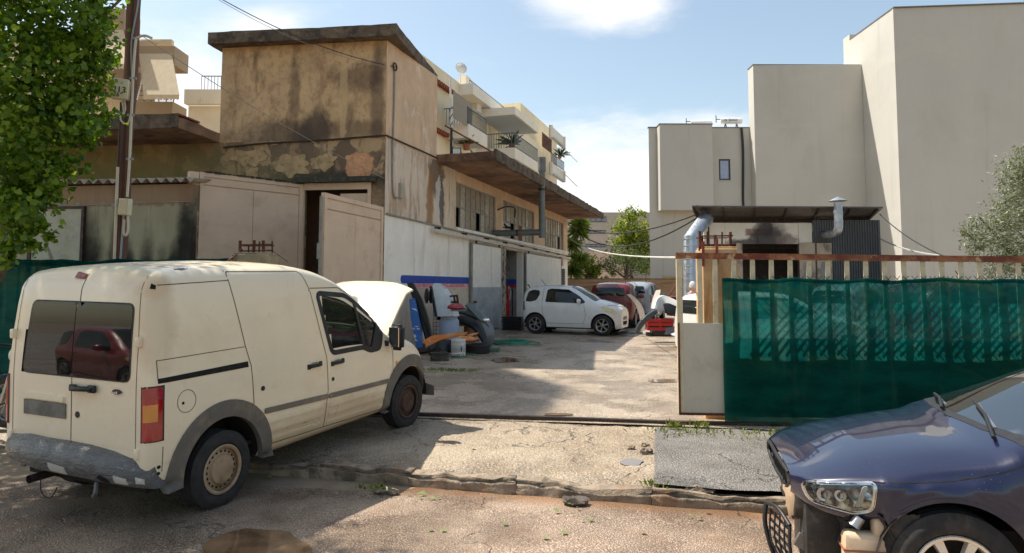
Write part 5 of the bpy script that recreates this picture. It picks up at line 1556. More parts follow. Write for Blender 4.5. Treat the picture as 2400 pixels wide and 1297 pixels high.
ML_y = leafmat('bright_leaf', rgb(70, 104, 30), rgb(166, 172, 70), .4, .45)
ML_d = leafmat('dark_leaf', rgb(50, 70, 40), rgb(96, 112, 66), .3, .45)
def bg_tree(name, label, px, Y, blobs, n, size, kind, m, seed, grp=None):
    global CL, tp
    rn = random.Random(seed)
    p = at(px, 660, Y); tp = Vector((p.x, Y, .5))
    t = thing(name, label, 'tree', tp, 0, grp)
    b = MB(); limb(b, (0, 0, 0), (.1, 0, 3.0), .17, .08, rn)
    for q in blobs[:4]: limb(b, (.05, 0, 1.8), at(q[0], q[1], q[2]) - tp, .07, .02, rn)
    b.build('trunk', M_bark, t, 60)
    CL = []
    for q in blobs: cl(*q)
    foliage('crown', CL, n, size, kind, m, t, rn, .2)
    return t
bg_tree('broadleaf_tree', 'yellow green tree with a pointed top beside the low beige block', 1478, 46, [(1482, 500, 46, 24, 30, .8), (1465, 545, 46, 44, 36, 1.1), (1500, 545, 46, 34, 40, 1.0), (1475, 590, 46, 50, 32, 1.1), (1510, 600, 46, 26, 40, 1)], 3800, .22, 'other', ML_y, 3)
bg_tree('olive_tree', 'dull dark tree above the yard wall in front of the yellow green one', 1465, 43, [(1460, 612, 43, 50, 36, 1), (1500, 620, 43, 34, 34, .9), (1430, 625, 43, 26, 26, .8)], 3000, .17, 'olive', ML_d, 4)
bg_tree('broadleaf_tree', 'bright shrub like tree low above the yard wall next to the garage corner', 1375, 44, [(1378, 632, 44, 38, 26, .9), (1352, 625, 44, 24, 34, .8), (1410, 640, 44, 30, 18, .8)], 2600, .17, 'other', ML_y, 6)
# spiky yucca by the end of the garage
rn = random.Random(9)
py_ = at(1350, 655, 42.5)
yu = thing('yucca_tree', 'tall spiky yucca against the far corner of the garage', 'tree', (py_.x, 42.5, .5))
b = MB(); limb(b, (0, 0, 0), (0, 0, 4.6), .12, .08, rn, .03); b.build('trunk', M_bark, yu, 60)
vs, fs = [], []
for hz in (2.2, 3.0, 3.9, 4.7, 5.2):
    c = Vector((rn.uniform(-.25, .25), rn.uniform(-.25, .25), hz))
    for _ in range(150):
        d = Vector((rn.gauss(0, 1), rn.gauss(0, 1), rn.gauss(.25, .7))).normalized()
        L = rn.uniform(.55, .95); s = d.cross(Vector((0, 0, 1))).normalized() * .025
        m_ = c + d * L * .55; e = c + d * L - Vector((0, 0, .25 * L)); k = len(vs)
        vs += [c - s, c + s, m_ + s, e, m_ - s]; fs.append((k, k + 1, k + 2, k + 3, k + 4))
mk('crown', vs, fs, leafmat('yucca_leaf', rgb(70, 96, 40), rgb(150, 166, 76), .3), yu)
# balcony plants
for (px, py, o, h, lab, nlv) in ((1200, 350, 1.6, 1.5, 'spiky palm plant in the corner of the cream balcony', 46), (1312, 372, -.2, 1.3, 'green trailing plant on the far small balcony', 60), (1093, 352, 1.0, 1.2, 'flowering plant below the lower awning of the cream building', 40)):
    p = MA @ ap(px, py, o)
    t = thing('balcony_plant', lab, 'plant', p)
    MB().lathe([(0, 0), (.16, 0), (.22, .35), (.2, .35), (.18, .3), (0, .3)], 12).build('pot', plain('terracotta', rgb(150, 92, 70), .8), t)
    vs, fs = [], []
    for _ in range(nlv):
        d = Vector((rn.gauss(0, .7), rn.gauss(0, .7), rn.gauss(.9, .5))).normalized(); L = h * rn.uniform(.5, 1)
        s = d.cross(Vector((0, 0, 1)))
        s = (s.normalized() if s.length > .01 else Vector((1, 0, 0))) * .028; k = len(vs); c = Vector((0, 0, .3))
        vs += [c - s * .4, c + s * .4, c + d * L * .6 + s, c + d * L - Vector((0, 0, .2 * L)), c + d * L * .6 - s]; fs.append((k, k + 1, k + 2, k + 3, k + 4))
    mk('leaves', vs, fs, ML_d, t)

# ================================================================== vehicles: tools
def pchip(xs, ys):
    n = len(xs); h = [xs[i + 1] - xs[i] for i in range(n - 1)]; d = [(ys[i + 1] - ys[i]) / h[i] for i in range(n - 1)]
    m = [0.0] * n
    for i in range(1, n - 1):
        if d[i - 1] * d[i] > 0:
            w1, w2 = 2 * h[i] + h[i - 1], h[i] + 2 * h[i - 1]
            m[i] = (w1 + w2) / (w1 / d[i - 1] + w2 / d[i])
    m[0], m[-1] = d[0], d[-1]
    def f(x):
        if x <= xs[0]: return ys[0]
        if x >= xs[-1]: return ys[-1]
        i = 0
        while x > xs[i + 1]: i += 1
        t = (x - xs[i]) / h[i]
        return ys[i] * (2 * t ** 3 - 3 * t * t + 1) + h[i] * m[i] * (t ** 3 - 2 * t * t + t) + ys[i + 1] * (-2 * t ** 3 + 3 * t * t) + h[i] * m[i + 1] * (t ** 3 - t * t)
    return f

def loft_body(keys, arches=(), step=.03, sub=4, deform=None, ends=(True, True), extra=()):
    """car shell from cross sections; wheel openings raise the lower edge. Returns vertices and faces"""
    keys = sorted(keys, key=lambda k: k[0]); n = len(keys[0][1]); KX = [k[0] for k in keys]
    fy = [pchip(KX, [k[1][j][0] for k in keys]) for j in range(n)]
    fz = [pchip(KX, [k[1][j][1] for k in keys]) for j in range(n)]
    xs = set()
    x = KX[0]
    N = int((KX[-1] - KX[0]) / step)
    for i in range(N + 1): xs.add(round(KX[0] + (KX[-1] - KX[0]) * i / N, 4))
    for k in KX: xs.add(round(k, 4))
    for (xc, zc, Ra) in arches:
        for i in range(25):
            a = pi * i / 24
            xs.add(round(xc + Ra * math.cos(a), 4))
        xs.add(round(xc - Ra - .004, 4)); xs.add(round(xc + Ra + .004, 4))
    for e in extra: xs.add(e)
    xs = sorted(q for q in xs if KX[0] <= q <= KX[-1])
    rows = []
    for x in xs:
        P = [[fy[j](x), fz[j](x)] for j in range(n)]
        for (xc, zc, Ra) in arches:
            if abs(x - xc) <= Ra:
                za = zc + math.sqrt(max(0, Ra * Ra - (x - xc) ** 2))
                # push the lower ring points up along the section
                def yat(z):
                    for j in range(n - 1):
                        if P0[j][1] <= z <= P0[j + 1][1]:
                            t = (z - P0[j][1]) / max(1e-6, P0[j + 1][1] - P0[j][1]); return P0[j][0] + (P0[j + 1][0] - P0[j][0]) * t
                    return P0[0][0] if z < P0[0][1] else P0[-1][0]
                P0 = [q[:] for q in P]
                if za > P[0][1]:
                    base = za
                    for j in range(4):
                        zn = base + (P0[4][1] - base) * j / 4
                        zn = max(zn, P0[j][1]) if P0[j][1] > base else zn
                        P[j] = [yat(zn), zn]
        ring = [Vector((p[0], p[1])) for p in P]
        R_ = []
        for i in range(n - 1):
            p0, p1, p2, p3 = ring[max(i - 1, 0)], ring[i], ring[i + 1], (ring[i + 2] if i + 2 < n else Vector((-ring[n - 2].x, ring[n - 2].y)))
            for k in range(sub):
                t = k / sub
                # centripetal-like: limit the tangents by the span
                m1 = (p2 - p0) * .5; m2 = (p3 - p1) * .5; L = (p2 - p1).length
                if m1.length > L: m1 = m1.normalized() * L
                if m2.length > L: m2 = m2.normalized() * L
                q = p1 * (2 * t ** 3 - 3 * t * t + 1) + m1 * (t ** 3 - 2 * t * t + t) + p2 * (-2 * t ** 3 + 3 * t * t) + m2 * (t ** 3 - t * t)
                R_.append(q)
        R_.append(ring[-1])
        half = [(x, -q.x, q.y) for q in R_]
        rows.append(half + [(x, q.x, q.y) for q in R_[-2::-1]])
    w = len(rows[0])
    vs = [Vector(p) for r in rows for p in r]
    if deform: vs = [deform(v) for v in vs]
    fs = []
    for i in range(len(rows) - 1):
        for j in range(w - 1):
            fs.append((i * w + j, (i + 1) * w + j, (i + 1) * w + j + 1, i * w + j + 1))
    # ends: strips between the two halves
    for e, r in ((0, 0), (1, len(rows) - 1)):
        if not ends[e]: continue
        h = (w - 1) // 2; cols = 10; base = {}
        for j in range(h):
            a, c = vs[r * w + j], vs[r * w + w - 1 - j]
            row = [r * w + j]
            for k in range(1, cols):
                row.append(len(vs)); vs.append(a.lerp(c, k / cols))
            row.append(r * w + w - 1 - j); base[j] = row
        base[h] = [r * w + h] * (cols + 1)
        for j in range(h):
            for k in range(cols):
                q = [base[j][k], base[j + 1][k], base[j + 1][k + 1], base[j][k + 1]]
                u = []
                for z in q:
                    if z not in u: u.append(z)
                if len(u) > 2: fs.append(tuple(u) if e == 0 else tuple(u[::-1]))
    return vs, fs

M_tyre = mat('tyre_rubber', rgb(44, 42, 41), .85, var=.2, vs=8, layers=[(rgb(92, 78, 64), 5, .52, .74, .5)], bump=.4, bs=60)
M_dark = plain('black_trim', rgb(30, 30, 31), .55, layers=[(rgb(70, 64, 56), 5, .55, .75, .4)])
M_gap = plain('panel_gap', rgb(20, 18, 16), .9, bump=0)
M_well = plain('wheel_well', rgb(38, 30, 26), .95)
M_alloy = plain('alloy_silver', rgb(186, 184, 182), .3, .85, layers=[(rgb(120, 104, 88), 6, .55, .75, .4)])
M_chrome = plain('chrome', rgb(220, 220, 222), .12, 1.0, bump=0)
M_red = plain('red_lens', rgb(160, 12, 20), .12, spec=.8, coat=.5, bump=.05)
M_redd = plain('dark_red_lens', rgb(120, 16, 26), .15, spec=.8, coat=.5, bump=.05)
M_amber = plain('amber_lens', rgb(206, 128, 40), .15, spec=.8, coat=.5, bump=.05)
M_carglass = glass('car_glass', (.25, .32, .31, 1), .22, dirt=.05)

def tyre(name, parent, pos, R_, w, rim, sgn, steer=0.0, flat=0.0):
    """tyre with shoulders and tread grooves; sgn: +1 outer face towards +y"""
    M = Matrix.Translation(pos) @ Matrix.Rotation(steer, 4, 'Z')
    h = w / 2
    prof = [(rim, -h * .8), (rim + .012, -h * .96), ((R_ + rim) / 2, -h * 1.04), (R_ - .035, -h * .98), (R_ - .012, -h * .82)]
    for k in range(4):
        y = -h * .82 + (h * 1.64) * (k + .5) / 4
        prof += [(R_, y - h * .16), (R_, y + h * .13), (R_ - .008, y + h * .14), (R_ - .008, y + h * .19)] if k < 3 else [(R_, y - h * .16), (R_, y + h * .16)]
    prof += [(R_ - .012, h * .82), (R_ - .035, h * .98), ((R_ + rim) / 2, h * 1.04), (rim + .012, h * .96), (rim, h * .8)]
    b = MB().lathe(prof, 56, M, 'Y')
    o = b.build(name, M_tyre, parent, 35)
    g = MB(); 
    for k in range(52):
        a = 2 * pi * k / 52
        for s in (-1, 1):
            c = Vector((math.cos(a) * (R_ - .006), s * h * .84, math.sin(a) * (R_ - .006)))
            g.box(c, (.02, h * .34, .016), M, None)
    return o, M

def rim_steel(tyre_o, M, r, h, sgn, m, holes=20):
    y = sgn * h
    prof = [(r, y * .95), (r - .012, y * 1.02), (r - .03, y * .9), (r * .90, y * .55), (r * .78, y * .62), (r * .62, y * .72), (r * .56, y * .95), (r * .30, y * 1.0), (r * .16, y * .98), (0.0, y * .98)]
    b = MB().lathe(prof, 40, M, 'Y'); o = b.build('rim', m, tyre_o, 40)
    hb = MB()
    for k in range(holes):
        a = 2 * pi * k / holes; rr = r * .70
        T = M @ Matrix.Translation((math.cos(a) * rr, y * .685, math.sin(a) * rr)) @ Matrix.Rotation(pi / 2, 4, 'X')
        hb.lathe([(0, 0), (r * .062, 0)], 10, T)
    hb.build('rim_hole', M_gap, tyre_o, kind='stuff')
    return o

def rim_alloy(tyre_o, M, r, h, sgn, n, m, sw=.05, split=False):
    y = sgn * h
    MB().lathe([(r, y * .95), (r - .006, y * 1.03), (r - .02, y * 1.0), (r - .03, y * .8), (r - .035, -y * .4)], 40, M, 'Y').build('rim', m, tyre_o, 50)
    MB().lathe([(r * .93, y * .1), (0, y * .1)], 24, M, 'Y').build('brake_disc', M_well, tyre_o)
    b = MB()
    for k in range(n):
        a = 2 * pi * (k + .25) / n
        T = M @ Matrix.Rotation(-a, 4, 'Y')
        w0, w1 = sw * .9, sw * 1.35
        v = []
        for (q, ww, yy) in ((r * .12, w0, .98), (r * .5, w0 * 1.0, .9), (r * .95, w1, .95)):
            v += [(q, y * (yy - .3), -ww / 2), (q, y * (yy - .3), ww / 2), (q, y * yy, ww * .36), (q, y * yy, -ww * .36)]
        f = []
        for s in range(2):
            c = s * 4
            for e in range(4): f.append((c + e, c + (e + 1) % 4, c + 4 + (e + 1) % 4, c + 4 + e))
        f.append((8, 9, 10, 11))
        b.add(v, f, T)
    b.lathe([(r * .24, y * .7), (r * .22, y * .97), (r * .12, y * 1.0), (0, y * 1.0)], 20, M, 'Y')
    normals_out(b.build('spoke', m, tyre_o, 30))
    nb = MB()
    for k in range(5):
        a = 2 * pi * k / 5
        nb.lathe([(0, 0), (r * .045, 0), (r * .045, -.02)], 8, M @ Matrix.Translation((math.cos(a) * r * .17, y * 1.01, math.sin(a) * r * .17)) @ Matrix.Rotation(pi / 2, 4, 'X'))
    nb.build('wheel_bolt', M_well, tyre_o, kind='stuff')

def cut_faces(o, poly, view, lim):
    """open a window hole: drop the faces inside a side or rear outline"""
    bm = bmesh.new(); bm.from_mesh(o.data); dl = []
    for f in bm.faces:
        c = f.calc_center_median()
        if view == 'side' and abs(c.y) > lim and inpoly((c.x, c.z), poly): dl.append(f)
        if view == 'rear' and c.x < lim and inpoly((c.y, c.z), poly): dl.append(f)
        if view == 'top' and c.z > lim and inpoly((c.x, c.y), poly): dl.append(f)
    bmesh.ops.delete(bm, geom=dl, context='FACES'); bm.to_mesh(o.data); bm.free()

def off_poly(poly, d):
    """grow (d>0) or shrink a polygon"""
    A = sum(poly[i - 1][0] * poly[i][1] - poly[i][0] * poly[i - 1][1] for i in range(len(poly)))
    s = -1 if A > 0 else 1
    out = []
    for i in range(len(poly)):
        p, a, b = Vector(poly[i]), Vector(poly[i - 1]), Vector(poly[(i + 1) % len(poly)])
        e1, e2 = (p - a).normalized(), (b - p).normalized()
        n = (Vector((-e1.y, e1.x)) + Vector((-e2.y, e2.x))) * s
        L = n.length
        n = n.normalized() * (d / max(.35, L / 2)) if L > 1e-6 else Vector((0, 0))
        out.append(tuple(p + n))
    return out

def arc_pts(xc, zc, r, a0, a1, n=24):
    return [(xc + r * math.cos(rad(a0 + (a1 - a0) * i / n)), zc + r * math.sin(rad(a0 + (a1 - a0) * i / n))) for i in range(n + 1)]

# ================================================================== white van
yaw, pit, rol = 1.1597, .0429, .0144
fw = Vector((math.cos(yaw) * math.cos(pit), math.sin(yaw) * math.cos(pit), math.sin(pit)))
lf_ = Vector((-math.sin(yaw), math.cos(yaw), 0)); up_ = fw.cross(lf_)
lf_ = lf_ * math.cos(rol) + up_ * math.sin(rol); up_ = fw.cross(lf_)
MV = Matrix((fw, lf_, up_)).transposed().to_4x4(); MV.translation = Vector((-3.2205, 6.2973, .0))
van = thing('van', 'dusty white panel van with its bonnet open parked across the pavement', 'van', M=MV)
M_seam = plain('dirty_seam', rgb(84, 70, 52), .9, bump=0)
M_van = mat('cream_van_paint', rgb(236, 220, 190), .34, var=.03, vs=1.5, layers=[
    (rgb(206, 184, 146), (1.4, 1.4, 1.4), .52, .78, .4), (rgb(186, 158, 116), (1.2, 5, 7), .6, .8, .3),
    ('blob', rgb(176, 146, 106), (1.4, -.9, .42), (1.3, .3, .18), .3, 4, .9, .6), ('blob', rgb(170, 140, 100), (-.62, -.8, 1.7), (.16, .4, .5), .4, 5, .9, .35),
    ('blob', rgb(206, 176, 130), (-.62, -.85, 1.88), (.14, .2, .1), .4, 6, .8, .6)], bump=.06, bs=8, bd=.01, coat=.35, rvar=.08)
VK = [(-.72, [(.76, .46), (.79, .50), (.81, .64), (.81, .95), (.80, 1.15), (.735, 1.84), (.66, 1.95), (0, 1.99)]),
      (-.705, [(.79, .44), (.825, .48), (.84, .63), (.84, .95), (.83, 1.15), (.765, 1.855), (.68, 1.97), (0, 2.01)]),
      (-.66, [(.80, .40), (.845, .45), (.865, .62), (.868, .95), (.856, 1.15), (.79, 1.865), (.695, 1.985), (0, 2.03)]),
      (-.58, [(.80, .34), (.86, .40), (.88, .62), (.885, .95), (.872, 1.15), (.805, 1.87), (.70, 1.99), (0, 2.04)]),
      (.4, [(.80, .30), (.86, .36), (.885, .62), (.89, .95), (.876, 1.15), (.81, 1.885), (.70, 2.01), (0, 2.065)]),
      (.95, [(.80, .30), (.86, .36), (.885, .62), (.89, .95), (.876, 1.15), (.805, 1.875), (.70, 2.0), (0, 2.05)]),
      (1.25, [(.80, .30), (.86, .36), (.885, .62), (.89, .95), (.876, 1.15), (.80, 1.85), (.70, 1.955), (0, 2.0)]),
      (1.56, [(.80, .30), (.86, .36), (.885, .62), (.89, .95), (.876, 1.15), (.795, 1.79), (.72, 1.85), (0, 1.89)]),
      (2.1, [(.80, .30), (.86, .36), (.885, .62), (.89, .95), (.876, 1.12), (.83, 1.46), (.76, 1.51), (0, 1.60)]),
      (2.52, [(.80, .30), (.86, .36), (.885, .62), (.89, .93), (.876, 1.04), (.845, 1.14), (.78, 1.175), (0, 1.22)]),
      (2.9, [(.80, .30), (.86, .36), (.885, .60), (.89, .86), (.875, .97), (.84, 1.05), (.76, 1.09), (0, 1.12)]),
      (3.2, [(.76, .28), (.83, .34), (.86, .52), (.86, .76), (.84, .86), (.80, .93), (.72, .98), (0, 1.01)]),
      (3.38, [(.66, .27), (.74, .32), (.78, .46), (.78, .62), (.76, .70), (.72, .76), (.62, .81), (0, .84)]),
      (3.46, [(.56, .28), (.62, .33), (.66, .44), (.66, .55), (.63, .61), (.58, .65), (.5, .68), (0, .70)])]
def vdef(v):
    t = max(0, min(1, (.0 - v.x) / .7)); z = v.z
    g = 0 if z < 1.1 else (.05 * ((z - 1.1) / .7) ** 1.5 if z < 1.8 else .05 + .11 * ((z - 1.8) / .22) ** 1.6)
    v = v.copy(); v.x += g * t * t
    if v.x < -.6: v.x -= .02 * max(0, 1 - (v.y / .8) ** 2) * min(1, (-.6 - v.x) / .1)
    return v
vs, fs = loft_body(VK, [(0, .33, .43), (2.912, .33, .42)], .035, 4, vdef, extra=(.3401,))
body = mk('body', vs, fs, M_van, van, 50)
VT = bvh(body)
WIN = rounded([(1.255, 1.72), (1.70, 1.675), (1.83, 1.61), (2.36, 1.27), (2.27, 1.06), (2.08, 1.055), (1.96, 1.11), (1.425, 1.115)], .05)
RWL = rounded([(.045, 1.745), (.50, 1.735), (.60, 1.155), (.035, 1.15)], .06)
RWR = rounded([(-.645, 1.735), (.03, 1.745), (.025, 1.15), (-.655, 1.15)], .06)
cut_faces(body, off_poly(WIN, -.012), 'side', .6)
cut_faces(body, rounded([(1.42, -.54), (2.38, -.66), (2.40, .0), (2.38, .66), (1.42, .54)], .05), 'top', 1.1)
cut_faces(body, rounded([(-.62, 1.715), (.52, 1.715), (.57, 1.18), (-.63, 1.18)], .05), 'rear', -.5)
M_vglass = glass('green_tinted_glass', (.70, .92, .80, 1), .92, dirt=.05)
M_rglass = glass('dark_rear_glass', (.16, .19, .18, 1), .55, dirt=.03)
for vw in ('right', 'left'):
    decal(VT, off_poly(WIN, .035), vw, 'window_frame', M_dark, van, .004, .05, [off_poly(WIN, -.016)], .03)
    decal(VT, off_poly(WIN, -.012), vw, 'side_window', M_vglass, van, -.006, .07, (), .002)
    MBv = [(1.80, 1.10), (1.835, 1.10), (1.865, 1.60), (1.83, 1.61)]
    decal(VT, [(1.955, 1.10), (2.0, 1.09), (1.875, 1.60), (1.825, 1.625)], vw, 'window_bar', M_dark, van, .006, .05, (), .02)
    decal(VT, [(2.10, 1.07), (2.28, 1.055), (2.365, 1.27), (2.25, 1.35)], vw, 'mirror_base', M_dark, van, .008, .05, (), .02)
RWALL = rounded([(-.66, 1.75), (.56, 1.75), (.62, 1.145), (-.67, 1.145)], .07)
decal(VT, RWALL, 'rear', 'window_frame', M_dark, van, .004, .05, [rounded([(-.625, 1.72), (.53, 1.72), (.58, 1.175), (-.635, 1.175)], .06)], .02)
rg1 = decal(VT, rounded([(-.645, 1.735), (.0, 1.742), (.0, 1.155), (-.655, 1.155)], .05), 'rear', 'rear_window', M_rglass, van, .006, .07, (), .003)
rg2 = decal(VT, rounded([(.008, 1.742), (.55, 1.735), (.60, 1.155), (.008, 1.155)], .05), 'rear', 'rear_window', M_rglass, van, .006, .07, (), .003)
# interior
M_seat = plain('seat_cloth', rgb(140, 144, 140), .9)
b = MB(); b.span((.9, -.78, .4), (.94, .78, 1.0)); b.span((-.6, -.78, .42), (2.4, .78, .46)); b.build('cargo_floor', M_dark, van)
for yy in (-.38, .38):
    s = MB(); s.box((1.55, yy, .62), (.5, .48, .16), bev=.05); s.box((1.3, yy, .98), (.14, .46, .66), rot=Matrix.Rotation(-.2, 3, 'Y')); s.box((1.22, yy, 1.4), (.1, .26, .2), bev=.04)
    s.build('seat', M_seat, van, 40)
b = MB(); b.box((2.38, 0, 1.0), (.4, 1.5, .3), bev=.08); b.build('dashboard', M_dark, van, 40)
MB().tube([Vector((2.12, .38, 1.08)) + Vector((-math.sin(t) * .07, math.cos(t) * .18, math.sin(t) * .17)) for t in (2 * pi * k / 20 for k in range(21))], .014, 6).build('steering_wheel', M_black, van)
# seams
for vw in ('right', 'left'):
    seam(VT, [(.095, 1.985), (.10, 1.89), (.245, 1.31), (.30, 1.14), (.325, .80)], vw, .008, 'panel_seam', M_seam, van)
    seam(VT, rounded([(.095, 1.90), (.10, 1.975), (1.03, 1.958), (1.12, 1.80), (1.14, 1.76)], .05)[5:], vw, .008, 'panel_seam', M_seam, van)
    seam(VT, [(1.14, 1.76), (1.325, 1.08), (1.345, .74), (1.30, .375)], vw, .008, 'panel_seam', M_seam, van)
    seam(VT, [(1.14, 1.785), (1.60, 1.77), (1.86, 1.66), (2.42, 1.30)], vw, .008, 'panel_seam', M_seam, van)
    seam(VT, [(2.42, 1.30), (2.52, 1.02), (2.535, .75), (2.47, .42)], vw, .009, 'panel_seam', M_seam, van)
    seam(VT, [(.43, .395), (1.30, .375), (2.44, .34)], vw, .008, 'panel_seam', M_seam, van)
    seam(VT, [(-.66, 1.885), (.1, 1.90)], vw, .007, 'panel_seam', M_seam, van)
    seam(VT, [(-.64, 1.315), (.235, 1.315)], vw, .006, 'panel_seam', M_seam, van)
    seam(VT, [(-.64, 1.315), (-.635, 1.16)], vw, .006, 'panel_seam', M_seam, van)
    decal(VT, [(-.635, 1.178), (.262, 1.185), (.268, 1.135), (-.635, 1.14)], vw, 'door_track', M_gap, van, .004, .06, (), .012)
    seam(VT, [(-.60, .66), (-.6, .47)], vw, .006, 'panel_seam', M_seam, van)
    decal(VT, rounded([(.455, .735), (1.335, .705), (1.335, .655), (.455, .685)], .02), vw, 'moulding', plain('grey_plastic', rgb(118, 108, 96), .7, layers=[(rgb(160, 140, 112), 6, .5, .7, .5)]), van, .014, .05, (), .02)
    decal(VT, rounded([(1.355, .702), (2.455, .675), (2.455, .627), (1.355, .652)], .02), vw, 'moulding', plain('grey_plastic', rgb(118, 108, 96), .7), van, .014, .05, (), .02)
    # pressed ribs of the lower doors
    for (xa, xb, zz) in ((.5, 1.28, .60), (.48, 1.27, .515), (.47, 1.26, .43), (1.37, 2.40, .575), (1.36, 2.38, .49), (1.35, 2.36, .405)):
        decal(VT, rounded([(xa, zz + .032), (xb, zz + .022), (xb, zz - .035), (xa, zz - .028)], .03), vw, 'pressed_rib', M_van, van, .003, .035, (), .01, bulge=.007, smooth=60)
    # handles
    for (xh, zh) in ((1.14, 1.02), (1.50, 1.00)):
        h = decal(VT, rounded([(xh - .055, zh + .03), (xh + .055, zh + .03), (xh + .05, zh - .02), (xh - .05, zh - .02)], .02), vw, 'handle_cup', plain('cup_beige', rgb(150, 138, 112), .6), van, .003, .04)
        s = -1 if vw == 'right' else 1
        hb = MB(); hb.tube(spline([(xh - .085, s * .885, zh - .004), (xh - .05, s * .915, zh + .002), (xh + .05, s * .915, zh + .003), (xh + .085, s * .885, zh + .006)], 4), .017, 8)
        hb.box((xh - .085, s * .888, zh - .004), (.05, .02, .05), bev=.008); hb.box((xh + .085, s * .888, zh + .006), (.045, .02, .05), bev=.008)
        hb.build('door_handle', M_dark, van, 50)
    for (xl, zl2, rl) in ((.43, .92, .022), (1.42, .84, .020)):
        decal(VT, arc_pts(xl, zl2, rl, 0, 345, 14), vw, 'lock_plug', M_dark, van, .006, .03)
    decal(VT, arc_pts(2.61, .835, .022, 0, 345, 14), vw, 'side_indicator', M_amber, van, .008, .03)
seam(VT, arc_pts(-.39, .965, .088, 0, 360, 26), 'right', .005, 'fuel_flap', M_seam, van)
decal(VT, arc_pts(-.425, .955, .012, 0, 330, 9), 'right', 'flap_screw', M_gap, van, .003, .03)
# rear doors
seam(VT, [(-.02, 2.0), (-.025, 1.76), (0.0, 1.2), (.0, .58)], 'rear', .008, 'door_gap', M_seam, van)
seam(VT, [(.70, 1.95), (.735, 1.4), (.74, .60), (.0, .585), (-.735, .58), (-.735, 1.44), (-.70, 1.95)], 'rear', .006, 'door_gap', M_seam, van)
lt = decal(VT, rounded([(-.01, 1.965), (.115, 1.985), (.115, 1.935), (-.01, 1.925)], .01), 'rear', 'brake_light', M_redd, van, .012, .04)
h = MB(); h.tube(spline([(-.745, -.05, 1.065), (-.765, -.1, 1.07), (-.77, -.2, 1.075), (-.75, -.28, 1.075)], 4), .021, 8); h.box((-.745, -.05, 1.07), (.03, .07, .055), bev=.01); h.box((-.745, -.27, 1.075), (.03, .08, .06), bev=.01)
h.build('door_handle', M_dark, van, 50)
em = decal(VT, [(-.53 + .062 * math.cos(t), 1.07 + .028 * math.sin(t)) for t in (2 * pi * k / 20 for k in range(20))], 'rear', 'emblem', M_chrome, van, .006, .03)
decal(VT, [(-.53 + .054 * math.cos(t), 1.07 + .021 * math.sin(t)) for t in (2 * pi * k / 20 for k in range(20))], 'rear', 'emblem_field', plain('emblem_navy', rgb(44, 50, 60), .3), em, .008, .03).parent = em
text('Ford', .034, M_chrome, em, 'lettering', facing((0, -1, 0), (0, 0, 1), (-.748, -.53, 1.069)))
decal(VT, arc_pts(-.075, .855, .026, 0, 345, 14), 'rear', 'lock_plug', M_dark, van, .004, .03)
pl = decal(VT, [(.58, .93), (.06, .93), (.06, .81), (.58, .81)], 'rear', 'number_plate', plain('blurred_plate', rgb(112, 108, 100), .6, var=.3, vs=9), van, .012, .06)
decal(VT, rounded([(.56, .985), (.08, .985), (.08, .945), (.56, .945)], .01), 'rear', 'plate_lamp_strip', M_van, van, .02, .05)
seam(VT, [(.74, .66), (-.735, .65)], 'rear', .004, 'crease', M_van, van, .004)
for zz in (1.46, .62):
    for yy in (-.755, .75): MB().box((-.715, yy, zz), (.05, .045, .08), bev=.01).build('hinge', M_van, van, 40)
# tail lights on the rounded corners
for s, vw in ((-1, 'rr'), (1, 'rl')):
    # u axis of the diagonal view; outline in (u, z)
    uc = (-.69 * .7071 + .86 * .7071) if True else 0
    u0, u1 = uc - .065, uc + .075
    A, B = rounded([(u0, .715), (u1, .715), (u1, 1.115), (u0, 1.115)], .015), None
    t = decal(VT, A, vw, 'tail_light', M_red, van, .010, .03, (), .02)
    decal(VT, [(u0 + .008, .86), (u1 - .03, .86), (u1 - .03, .99), (u0 + .008, .99)], vw, 'amber_lens', M_amber, t, .013, .03)
    decal(VT, [(u0 - .008, .705), (u1 + .01, .705), (u1 + .01, 1.125), (u0 - .008, 1.125)], vw, 'lamp_gasket', M_dark, van, .003, .03, [A])
# arches
M_arch = plain('grey_arch_plastic', rgb(104, 98, 90), .75, layers=[(rgb(150, 130, 104), 5, .5, .72, .5)])
for vw in ('right', 'left'):
    for (xc, a0, a1) in ((0, -4, 184), (2.912, -4, 184)):
        P = arc_pts(xc, .33, .565, a0, a1, 30) + arc_pts(xc, .33, .425, a1, a0, 30)
        decal(VT, P, vw, 'wheel_arch', M_arch, van, .016, .04, (), .04, fb=.884)
for xc in (0, 2.912):
    for s in (-1, 1):
        b = MB()
        prof = [(xc + .44 * math.cos(rad(a)), .33 + .44 * math.sin(rad(a))) for a in range(0, 181, 12)]
        vsx = [(p, s * yy, q) for yy in (.86, .5) for p, q in prof]; n = len(prof)
        b.add(vsx, [(i, i + 1, n + i + 1, n + i) for i in range(n - 1)] + [tuple(range(n, 2 * n))])
        b.build('wheel_well', M_well, van)
b = MB(); b.span((-.6, -.7, .28), (3.3, .7, .40)); b.build('underbody', M_well, van)
# wheels
M_hub = mat('dusty_wheel_cover', rgb(172, 146, 116), .6, .2, .1, 5, [(rgb(120, 92, 66), 4, .5, .7, .6)], .1)
M_rustw = mat('rusty_wheel', rgb(84, 62, 50), .8, .2, .2, 7, [(rgb(50, 36, 30), 8, .5, .66, .7)], .3)
for (x, s, st) in ((0, -1, 0), (0, 1, 0), (2.912, -1, -.06), (2.912, 1, -.06)):
    o, M = tyre('tyre', van, (x, s * .775, .318), .318, .205, .205, s, st)
    rim_steel(o, M, .205, .10, s, M_hub if x == 0 else M_rustw)
